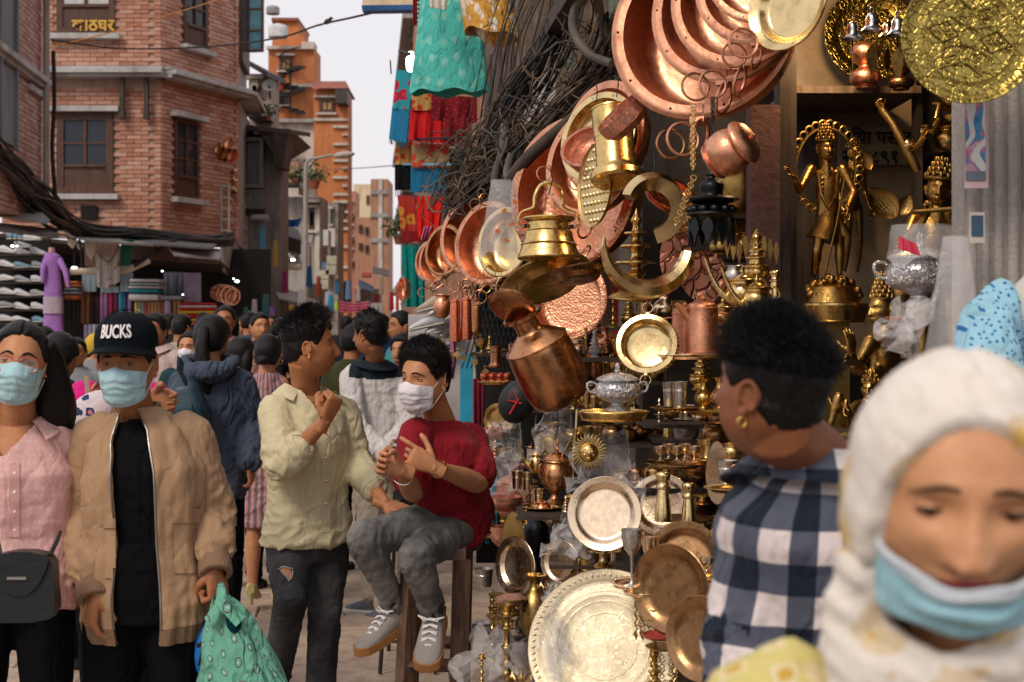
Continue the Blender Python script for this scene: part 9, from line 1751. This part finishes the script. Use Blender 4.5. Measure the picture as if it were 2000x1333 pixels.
bp=E('backpack',P(366,790,6.72)); BPM=plain('backpack_teal',(.012,.045,.065),.4,bmp=.4,bscale=12); mb=MB(); loft(mb,[(Vector((0,0,z)),a,b,Vector((1,0,0)),Vector((0,1,0)))for z,a,b in((-.20,.06,.05),(-.17,.10,.08),(-.02,.095,.09),(.08,.07,.07),(.13,.03,.03))],20,pw=3); me=remesh(mb,.01,2); me.materials.append(BPM); me.shade_smooth(); O('bag',me,bp); mb=MB(); mb.tube([(0.02,-.04,.1),(0.0,-.06,.16),(-.01,.03,.21)],[.03,.03,.03],8,flat=.3); O('handle_loop',mb.mesh('handle_loop',BPM),bp); mb=MB(); mb.tube([(.04,-.085,.0),(.05,-.09,-.15)],.012,6,flat=.3); O('strap',mb.mesh('strap',BPM),bp); bp.rotation_euler=(0,R(-8),0); tag(bp,'dark teal backpack on the hooded woman\'s left shoulder','backpack')
SD_=fabric('dress_striped',(.50,.21,.21),'stripes',cols=((.15,.14,.17),1/.05,.42,(.52,.42,.42)),fold=.4)
r,M,J=bgperson(522,692,8.0,1.54,176,'woman in a pink and grey striped dress and pale yellow heels, seen from behind','tan',dict(side=.010,top=.010,na=.003,nape=.02),SD_,None,dict(e=.010,hem=.05,skirt=(.33,.03)),det=1,sleeve='none',shA=P(548,750,8.0),shB=P(496,750,8.0),elA=P(556,830,7.95),elB=P(488,830,7.95),anA=P(541,1166,8.2),anB=P(492,1150,7.9),knA=P(538,1030,8.05),knB=P(496,1030,7.95))
base=J['base']; mb=MB(); ell(mb,M@Vector((0,.115,-.035)),(.034,.028,.030)); me=remesh(mb,.004,1); v=verts(me); set_verts(me,v+vnormals(me)*((fnoise(v*60,2)-.5)*.012)[:,None]); me.materials.append(M_hair); me.shade_smooth(); O('hair_bun',rebase(me,base),r)
for sx in(-1,1):earring(M,r,base,sx,M_gold,.012)
HEEL=plain('heel_yellow',(.55,.47,.18),.35)
for s in 'AB':
 an=J['an'+s]; g=an-Vector((0,0,.085)); f_=Vector((0,1,0)); mb=MB(); X=Vector((1,0,0)); loft(mb,[(g+Vector((0,-.035,.085)),.020,.03,X,Vector((0,0,1))),(g+Vector((0,-.01,.085)),.034,.040,X,Vector((0,0,1))),(g+Vector((0,.06,.045)),.036,.03,X,Vector((0,0,1))),(g+Vector((0,.13,.02)),.034,.018,X,Vector((0,0,1))),(g+Vector((0,.17,.015)),.015,.01,X,Vector((0,0,1)))],14); mb.tube([g+Vector((0,-.03,.07)),g+Vector((0,-.02,.0))],[.016,.009],8); O('heeled_shoe',rebase(mb.mesh('heeled_shoe',HEEL),base),r)
MAG=fabric('jacket_magenta',(.62,.01,.20),fold=.5)
r,M,J=bgperson(232,708,5.6,1.58,12,'woman in a bright magenta jacket holding a phone behind the cap','brown',LG,MAG,BLKF,dict(e=.024),det=1,shA=P(166,775,5.6),shB=P(272,780,5.65),elA=P(150,840,5.5),wrA=P(192,800,5.25),elB=P(290,830,5.5),wrB=P(300,775,4.35),dA=dirv(.25,-.1,.95),tA=dirv(.6,-.5,0),cA=[.15,.2,.9,.95],dB=dirv(.75,-.45,-.18),tB=dirv(-.1,.0,1),cB=[.35,.4,.45,.5])
base=J['base']; mb=MB(); mb.box(P(203,716,5.22),(.012,.07,.14),0,Matrix.Rotation(.1,3,'Y')); o=O('phone',rebase(mb.mesh('phone',M_black,0,False),P(203,716,5.22)),loc=P(203,716,5.22)); tag(o,'dark phone held up beside the cap wearer\'s ear','phone')
mb=MB(); mb.tube([P(168,735,5.35)-base,P(172,775,5.30)-base,P(176,815,5.34)-base],.010,6,flat=.3); O('bag_strap',mb.mesh('bag_strap',fabric('strap_tan',(.35,.25,.17))),r); mb=MB(); ell(mb,(0,0,0),(.10,.05,.07),Matrix.Rotation(-.5,3,'Y')); o=O('patterned_cloth',mb.mesh('patterned_cloth',fabric('swirl',(.62,.55,.58),'floral',cols=((.02,.04,.12),22,.40,(.60,.18,.22)),coord='Object')),loc=P(184,806,4.9)); tag(o,'navy, white and coral patterned bag under the magenta jacket','bag')
def F_(n_,c,**k):return fabric('f_'+n_,c,**k)
r,M,J=bgperson(306,648,10.4,1.66,-14,'moustached man in a pale pink shirt standing behind the cap','brown',dict(side=.016,top=.026,na=.012),F_('palepink',(.55,.42,.40)),GRYF,det=1); mb=MB(); mb.tube([M@Vector((x,surf_y(x,-.050,{})-.002,-.051-abs(x)*.12))for x in(-.024,-.012,0,.012,.024)],[.002,.0045,.005,.0045,.002],6); O('moustache',rebase(mb.mesh('moustache',M_hair),J['base']),r); collar(J,r,J['base'],MATS['f_palepink'])
r,M,J=bgperson(374,682,9.0,1.50,-10,'child with black hair and a white mask beside the hooded woman','tan',LG,F_('dkteal',(.02,.05,.06)),BLKF,det=1); mask_part(M,{},r,J['base'],M_mask_w)
r,M,J=bgperson(183,678,12.5,1.5,160,'person in a yellow headscarf and grey jacket seen from behind','tan',None,F_('midgrey',(.24,.24,.25)),BLKF,face=False); mb=MB(); q,fs,m,th,n=hair_shell({},dict(side=.02,top=.02,line=-.2,na=.004),40,30); mb.v=[tuple(M@Vector(a))for a in q]; mb.f=fs; mb.m=[0]*len(fs); mb.uv=[(0,0)]*len(q); O('headscarf',rebase(mb.mesh('headscarf',F_('mustard',(.58,.40,.04)),None),J['base']),r)
for a in((352,642,12.0,1.62,150,'man in a beige shirt facing the fabric shops','brown',SH,F_('beige',(.36,.31,.24)),GRYF),(440,628,11,1.66,4,'woman with parted black hair and a dusty pink scarf above the hooded woman','brown',LG,F_('dustypink',(.42,.20,.22)),NAVY),(470,694,8.6,1.52,172,'woman in black with smooth black hair left of the striped dress','brown',dict(side=.018,top=.016,back=.02,na=.003),F_('black2',(.012,.012,.014)),BLKF),
(505,640,12.0,1.66,30,'short haired man in a dark shirt glancing right in the crowd','tan',SH,F_('dkolive',(.04,.045,.04)),BLKF),(566,706,8.8,1.50,178,'woman with loose black hair between the striped dress and green shirt','brown',dict(side=.022,top=.016,back=.02,na=.004),F_('black3',(.015,.015,.018)),BLKF),(788,640,10.5,1.64,-60,'man with a shaved head side in a teal T-shirt behind the white shirt','brown',SH,F_('tealtee',(.04,.20,.20)),GRYF),
(790,688,9.0,1.48,-25,'boy with tousled black hair peeking over the seated man','tan',dict(side=.014,top=.024,na=.016),F_('greyboy',(.10,.12,.14)),GRYF),(688,668,9.2,1.55,150,'woman with long black hair hidden between the green and white shirts','brown',dict(side=.02,top=.016,na=.004),F_('olivey',(.05,.05,.02)),BLKF),(112,700,6.6,1.55,165,'person in a dark olive jacket behind the woman in pink','brown',dict(side=.02,top=.02,na=.01),F_('olivejk',(.035,.04,.025)),BLKF),
(90,668,11,1.58,-20,'man with dark hair in an off white jacket behind the lilac mannequin','brown',SH,F_('offwhite',(.42,.38,.33)),GRYF),(150,690,10,1.45,10,'person with a grey bag near the box stack behind the magenta jacket','brown',SH,F_('greyjk',(.22,.23,.25)),NAVY),(545,645,14,1.60,165,'person in a blue grey top deep in the crowd left of the green shirt','brown',LG,F_('bluegrey',(.10,.13,.18)),NAVY),
(275,640,14,1.62,100,'dark haired man partly hidden behind the cap','brown',SH,F_('brown2',(.12,.08,.05)),BLKF),(330,634,16,1.62,170,'man in a black coat beside the lavender roll','brown',SH,F_('black4',(.02,.02,.02)),BLKF),(398,632,15,1.60,190,'person in a blue top below the red and yellow cloth pile','brown',LG,F_('blue4',(.03,.07,.16)),NAVY),(470,640,17,1.62,20,'person in a grey shawl in front of the brass shop','brown',LG,F_('shawlgrey',(.30,.29,.28)),GRYF),
(485,632,14.5,1.64,175,'man in a blue jacket left of the short haired man','brown',SH,F_('bluejk',(.03,.06,.14)),NAVY),(530,634,18,1.62,0,'man in a red brown shirt deep in the crowd','brown',SH,F_('redbrown',(.22,.05,.03)),NAVY),(560,634,20,1.64,180,'person in white deep in the crowd below the white towel','brown',SH,F_('white4',(.42,.41,.42)),GRYF),(590,636,22,1.62,10,'person in an orange scarf deep in the crowd','brown',LG,F_('orange4',(.42,.14,.03)),NAVY),
(676,636,18,1.62,170,'person in a black top below the pink banner','brown',SH,F_('black5',(.02,.02,.025)),BLKF),(694,634,24,1.64,0,'person in a lilac top below the pink banner','brown',LG,F_('lilac5',(.28,.20,.32)),NAVY),(712,636,28,1.62,180,'person in a red top far down the street','brown',SH,F_('red5',(.32,.03,.03)),NAVY),(748,636,16,1.62,185,'person in a navy coat between the white shirt and the teal T-shirt','brown',SH,F_('navy5',(.015,.03,.07)),NAVY),(772,638,18,1.60,20,'person in a cream shirt below the teal curtain','brown',SH,F_('cream5',(.42,.36,.27)),GRYF),(640,640,26,1.62,180,'person in a green coat far away behind the green shirt','brown',SH,F_('green5',(.05,.12,.07)),NAVY)):
 r,M,J=bgperson(*a)
 for s in 'AB':mb=MB(); an=J['an'+s]; ell(mb,an+J['fd']*.05-Vector((0,0,.045)),(.045,.045,.045)); ell(mb,an+J['fd']*.12-Vector((0,0,.06)),(.042,.06,.03)); O('shoe',rebase(mb.mesh('shoe',M_black),J['base']),r)
 if a[7]is LG or a[7].get('back'):hair_long(M,r,J['base'],[([(-.05,.07,.04),(-.06,.09,-.05),(-.05,.10,-.16)],[.04,.045,.03]),([(.05,.07,.04),(.06,.09,-.05),(.05,.10,-.16)],[.04,.045,.03])],vox=.012)
 if a[5].startswith(('woman with parted',)):pass
def statue(px,pyh,Z,k,yaw,label,**kw):
 J=stand(px2u(px,Z),Z,1.70*k,yaw,z0=0); off=P(px,pyh,Z)-J['hed']
 for q in list(J):
  if isinstance(J[q],Vector)and q not in('fd','fdA','fdB','dA','dB','tA','tB'):J[q]=J[q]+off
 for q in kw:J[q]=kw[q]
 r,M=person(J,label,hair=None,face=False,detail=1,mat=M_statue,cat='statue',name='statue',legs=kw.get('legs',True)); return r,M,J
def orn(r,nm,J,tubes=(),balls=(),mat=M_statue):
 mb=MB()
 for pts,rad in tubes:mb.tube(pts,rad,9)
 for c,rad in balls:ell(mb,c,rad,nu=12,nv=9)
 return O(nm,rebase(mb.mesh(nm,mat),J['base']),r)
def crown(r,M,J,h=.16,w=.085,tiers=5,n=10):
 mb=MB()
 for t in range(tiers):
  z=.075+h*t/tiers; rr=w*(1-.75*t/tiers); s_=M.to_scale()[0]; mb.ring(M@Vector((0,0,z)),rr*s_,.012*s_,M.to_3x3()@Vector((0,0,1)),24,6)
  for k in range(n):a=2*pi*k/n+t*.3; ell(mb,M@Vector((rr*sin(a),-rr*cos(a),z+h/tiers*.5)),(.014*s_,.014*s_,.024*s_),nu=8,nv=6)
 mb.tube([M@Vector((0,0,.05)),M@Vector((0,0,.075+h*.7)),M@Vector((0,0,.09+h))],[w*.9*s_,w*.4*s_,.008*s_],14); O('crown',rebase(mb.mesh('crown',M_statue),J['base']),r)
Zt=5.05; u_=U(1,Zt)
r,M,J=statue(1612,292,Zt,.38,12,'standing crowned brass statue and a long staff on a rocky base',shA=P(1584,330,Zt),shB=P(1644,330,Zt),elA=P(1562,372,Zt-.05),wrA=P(1552,350,Zt-.12),elB=P(1668,376,Zt-.03),wrB=P(1654,410,Zt-.10),pel=P(1618,425,Zt),hpA=P(1606,432,Zt),hpB=P(1632,432,Zt),knA=P(1596,490,Zt-.04),knB=P(1640,485,Zt),anA=P(1590,538,Zt),anB=P(1640,538,Zt),nek=P(1614,322,Zt),che=P(1615,365,Zt),dA=dirv(-.5,-.2,.8),cA=.2)
crown(r,M,J); orn(r,'staff',J,[([P(1650,350,Zt-.12),P(1634,440,Zt-.1),P(1608,548,Zt-.06)],u_*2)]); orn(r,'skirt',J,[([P(1618,415,Zt),P(1616,440,Zt),P(1606,470,Zt)],[u_*20,u_*27,u_*34]),([P(1630,420,Zt),P(1650,460,Zt)],[u_*12,u_*14])]); orn(r,'garland',J,[([P(1598,335,Zt-.04),P(1604,380,Zt-.07),P(1618,410,Zt-.07),P(1634,380,Zt-.07),P(1638,335,Zt-.04)],u_*4)],[(P(1606,350+9*i,Zt-.06),(u_*4,)*3)for i in range(5)])
mb=MB(); c0=P(1625,592,5.0); rg2=random.Random(3)
for i in range(58):a=rg2.uniform(0,2*pi); q=rg2.uniform(.3,1); z=40*(1-q**2)+rg2.uniform(0,16); ell(mb,Vector((u_*56*q*cos(a),u_*40*q*sin(a),u_*z)),(u_*9,u_*9,u_*8),nu=9,nv=7)
mb.lathe([(0,0),(u_*56,0),(u_*44,u_*30),(0,u_*46)],24); o=O('rocky_base',mb.mesh('rocky_base',M_statue),loc=c0); tag(o,'lumpy rock shaped brass base under the standing statue','statue base'); V('tray',1630,618,4.95,68,M_brass,'polished round brass disc carrying the rocky statue base','disc',hs=6)
face_box('statue_post',1600,1660,622,1000,5.0,.2,M_brass_old); face_box('back_clutter_panel',1556,1600,182,600,5.6,.04,DKW)
Zf=4.7; uf_=U(1,Zf)
r,M,J=statue(1832,372,Zf,.48,-12,'crowned brass statue playing a flute behind the wrapped silver pot',shA=P(1788,430,Zf),shB=P(1868,432,Zf),elA=P(1770,470,Zf-.08),wrA=P(1806,428,Zf-.14),elB=P(1890,470,Zf-.08),wrB=P(1862,440,Zf-.15),nek=P(1830,412,Zf),che=P(1828,470,Zf),pel=P(1826,560,Zf),dA=dirv(.5,-.2,.8),dB=dirv(-.5,-.2,.7),cA=.6,cB=.6,hr=8)
crown(r,M,J,.15,.095,4,12); orn(r,'flute',J,[([P(1706,420,Zf-.14),P(1790,414,Zf-.17),P(1868,408,Zf-.18)],uf_*4.5)]);
def leafshape(p,L,w,rot,mat,label):
 mb=MB();
 def fn(u,v):a=(u-.5)*2; y=v; ww=w*sin(pi*min(1,v**.8))**.8; return Vector((a*ww,-.15*L*a*a+.05*L*sin(v*3)-.012*L*cos(a*26),y*L))
 mb.grid(fn,27,14); o=O('brass_leaf',mb.mesh('brass_leaf',mat,None),loc=p); o.rotation_euler=(0,R(rot),0); return tag(o,label,'leaf ornament')
leafshape(P(1748,425,4.5),U(78,4.5),U(26,4.5),-42,M_statue,'large brass leaf left of the flute'); leafshape(P(1756,422,4.5),U(48,4.5),U(16,4.5),28,M_statue,'smaller brass leaf above the flute'); leafshape(P(1686,296,5.3),U(40,5.3),U(12,5.3),160,M_brass_old,'tiny leaf pendant between the statue and the lettered sign')
Zb=4.35; ub=U(1,Zb)
r,M,J=statue(1722,606,Zb,.46,-62,'calm faced brass statue in profile with raised hands, left of the silver pot',shA=P(1700,668,Zb-.05),shB=P(1744,672,Zb+.06),elA=P(1672,722,Zb-.1),wrA=P(1664,690,Zb-.16),elB=P(1700,738,Zb-.06),wrB=P(1676,716,Zb-.18),nek=P(1728,648,Zb),che=P(1730,700,Zb),pel=P(1732,780,Zb),dA=dirv(-.1,-.1,1),cA=.1,dB=dirv(-.8,-.3,.4),cB=.3)
crown(r,M,J,.17,.07,6,9)
r,M,J=statue(1700,762,4.2,.30,-30,'small reclining brass figure on the lower shelf behind the curly hair',pel=P(1664,820,4.25),che=P(1684,800,4.2),nek=P(1696,784,4.2),shA=P(1676,790,4.12),shB=P(1706,796,4.28),hpA=P(1650,826,4.15),hpB=P(1670,830,4.3),knA=P(1640,770,4.1),knB=P(1690,850,4.1),anA=P(1622,830,4.1),anB=P(1640,852,4.2),elA=P(1660,812,4.05),wrA=P(1652,790,4.0),elB=P(1716,826,4.2),wrB=P(1690,836,4.1)); crown(r,M,J,.12,.08,3,8)
for i,(x,y,r_,kd,m_,lb)in enumerate(((1740,800,30,'lota',M_brass_old,'old brass pot beside the reclining figure'),(1690,905,34,'bowl',M_brass_old,'brass bowl below the reclining figure'),(1762,846,26,'vase',M_brass_old,'old brass vase near the headscarf'),(1650,905,22,'sgoblet',M_brass_old,'old brass goblet right of the curly haired man'))):V(kd,x,y,4.2,r_,m_,lb,'vessel')
face_box('low_shelf',1600,1800,856,866,4.1,.5,DKW,shp); face_box('low_shelf',1560,1800,905,915,4.0,.6,DKW,shp)
r,M,J=statue(1668,300,5.45,.30,30,'dark smaller brass statue half hidden behind the staff bearing one'); crown(r,M,J,.14,.10,4,9)
r,M,J=statue(1760,520,5.2,.34,-10,'dark brass statue behind the wrapped silver pot'); crown(r,M,J,.18,.09,5,9)
r,M,J=statue(1580,660,4.6,.30,20,'brass figure standing low behind the curly haired man'); crown(r,M,J,.15,.09,4,9)
mb=MB(); c0=P(1722,214,4.9); u9=U(1,4.9); mb.tube([Vector((0,0,0)),P(1742,240,4.88)-c0,P(1775,300,4.85)-c0,P(1792,335,4.85)-c0],[u9*9,u9*7,u9*11,u9*9],12); hand(mb,Vector((0,0,0)),dirv(-.5,0,1),dirv(1,0,.3),True,.5,.30); o=O('brass_arm',mb.mesh('brass_arm',M_statue),loc=c0); o.name='raised_arm_ornament'; tag(o,'long brass forearm raised in front of the lettered sign','ornament')
mb=MB();
for k in range(30):a=2*pi*k/30; mb.ring((U(66,5.3)*cos(a),0,U(88,5.3)*sin(a)),U(7,5.3),U(2,5.3),(0,1,0),10,5)
mb.ring((0,0,0),1,.035,(0,1,0),48,6);
for q in range(len(mb.v)-48*6,len(mb.v)):x,y,z=mb.v[q]; mb.v[q]=(x*U(58,5.3),y*U(58,5.3),z*U(80,5.3))
o=O('halo_frame',mb.mesh('halo_frame',M_statue),loc=P(1614,330,5.3)); tag(o,'oval beaded brass halo behind the standing statue','halo')
for i,(x0,y0,x1,y1,lb)in enumerate(((1822,258,1836,205,'upper curved brass door handle right of the niche'),(1790,286,1812,250,'lower curved brass door handle right of the niche'))):
 mb=MB(); c0=P(x0,y0,4.7); mb.tube([P(x0-12,y0-2,4.75)-c0,P(x0,y0,4.66)-c0,P((x0+x1)/2+3,(y0+y1)/2,4.62)-c0,P(x1,y1,4.66)-c0,P(x1-12,y1-2,4.75)-c0],[u_*3,u_*5,u_*6,u_*5,u_*3],9); mb.lathe([(0,0),(u_*12,0),(u_*10,u_*2),(0,u_*3)],18,0,Matrix.Translation(P(x0-12,y0-2,4.75)-c0)@Matrix.Rotation(R(90),4,'X')); o=O('curved_door_pull',mb.mesh('curved_door_pull',M_brass),loc=c0); tag(o,lb,'door pull')
for i,(x,y,r_,kd,lb)in enumerate(((1850,300,30,'lota','brass pot on the dark back shelf above the flute player'),(1862,250,34,'bowl','brass bowl stacked at the top of the dark back shelf'),(1858,215,30,'bowl','uppermost brass bowl under the big embossed plate'),(1862,292,14,'cup','small red copper cup glinting on the dark back shelf'))):V(kd,x,y,5.3,r_,M_brass if i<3 else M_copper_r,lb,'vessel')
# dense goods standing deeper in the stall
rg3=random.Random(21); KN={'vase':'narrow vase','lota':'round pot','sgoblet':'footed cup','tumbler':'tumbler','jar':'lidded jar','candle':'candlestick','shaker':'ribbed bottle','bowl':'open bowl','stupa':'tiered ornament','oillamp':'oil lamp','gagri':'water pot','pitcher':'pitcher'}
MN={'brass':M_brass,'old brass':M_brass_old,'copper':M_copper,'dark copper':M_copper_d,'bronze':M_bronze,'pale brass':M_plate,'silver':M_silver_e}
rowsF=[('low in front of the brown canister',1085,1250,1105,5.0,5,15),('under the hanging oil pot',1020,1160,1010,5.2,6,15),('between sun face and shaker bottles',1200,1440,955,5.1,8,16),('under the steel tumblers',1270,1470,830,5.2,7,16),('below the hammered pan',1120,1210,700,5.5,5,15),('near the paving by the big tray',930,1080,1250,5.6,5,17),('at the dark doorway beside the jug',1420,1500,420,5.6,4,18),('on the shelf behind the silver pot',1130,1290,745,5.9,9,15),('behind the sun face',1110,1290,868,5.7,7,17),('on the high back shelf under the crescent',1180,1480,640,5.8,9,19),('behind the two pitchers',1290,1480,690,5.6,7,17),('behind the vases beside the dark curly hair',1290,1450,860,5.6,7,16),('behind the goblets in front of the mirror plate',1250,1440,1060,5.3,7,17),('at the foot of the middle step',1060,1330,1160,5.6,9,17),('behind the copper basins',930,1100,905,6.6,7,14),('on the low left step',925,1090,1045,6.4,7,15),('beside the cups by the blue post',930,1010,690,6.6,4,9),('at the back above the copper canister',1020,1180,800,6.5,7,13),('on the step beneath the lower goblets',1330,1440,1200,4.5,5,14),('between the black lamp and jamb',1400,1500,500,5.5,4,18)]
for where,x0,x1,y,Z,n_,r0 in rowsF:
 used=set()
 for i in range(n_):
  for _ in range(60):
   kd,mn=rg3.choice(list(KN)),rg3.choice(['brass','brass','old brass','copper','dark copper','bronze','pale brass','silver','old brass'])
   if(kd,mn)not in used:break
  used.add((kd,mn)); tall=kd in('candle','stupa','oillamp','shaker','pitcher'); r_=r0*rg3.uniform(1.0,1.45)*(.62 if tall else 1.)
  V(kd,lerp(x0,x1,(i+.5)/n_)+rg3.uniform(-4,4),y,Z+rg3.uniform(-.12,.12),r_,MN[mn],f'{mn} {KN[kd]} {where}','vessel',spin=rg3.uniform(0,360),group='goods crowded '+where,hs=rg3.uniform(.85,1.15))
 face_box('goods_shelf',x0-12,x1+12,y,y+7,Z-.15,.3,DKW,shp)
mb0=None
for x,y,Z,lb in((1430,-60,4.4,'wire hook above the fan of copper pans'),(1204,190,5.2,'wire holding the tall brass vessel'),(1072,380,5.1,'wire holding the handled brass pot'),(1165,200,5.4,'wire holding the studded disc'),(1270,355,4.7,'wire holding the C shaped horn'),(1010,610,5.0,'wire holding the large dark water pot'),(1390,290,4.5,'wire holding the black temple lamp'),(1083,860,4.75,'cord end above the hanging copper oil pot')):
 c0=P(x,y,Z); top=c0+Vector((rg3.uniform(-.02,.02),0,.10)); mb=MB(); mb.tube([Vector((0,0,0)),(top-c0)*.5+Vector((.01,0,0)),top-c0],.0022,5); o=O('hanging_wire',mb.mesh('hanging_wire',M_iron),loc=c0); tag(o,lb,'wire')
bpy.data.scenes.remove(TS)
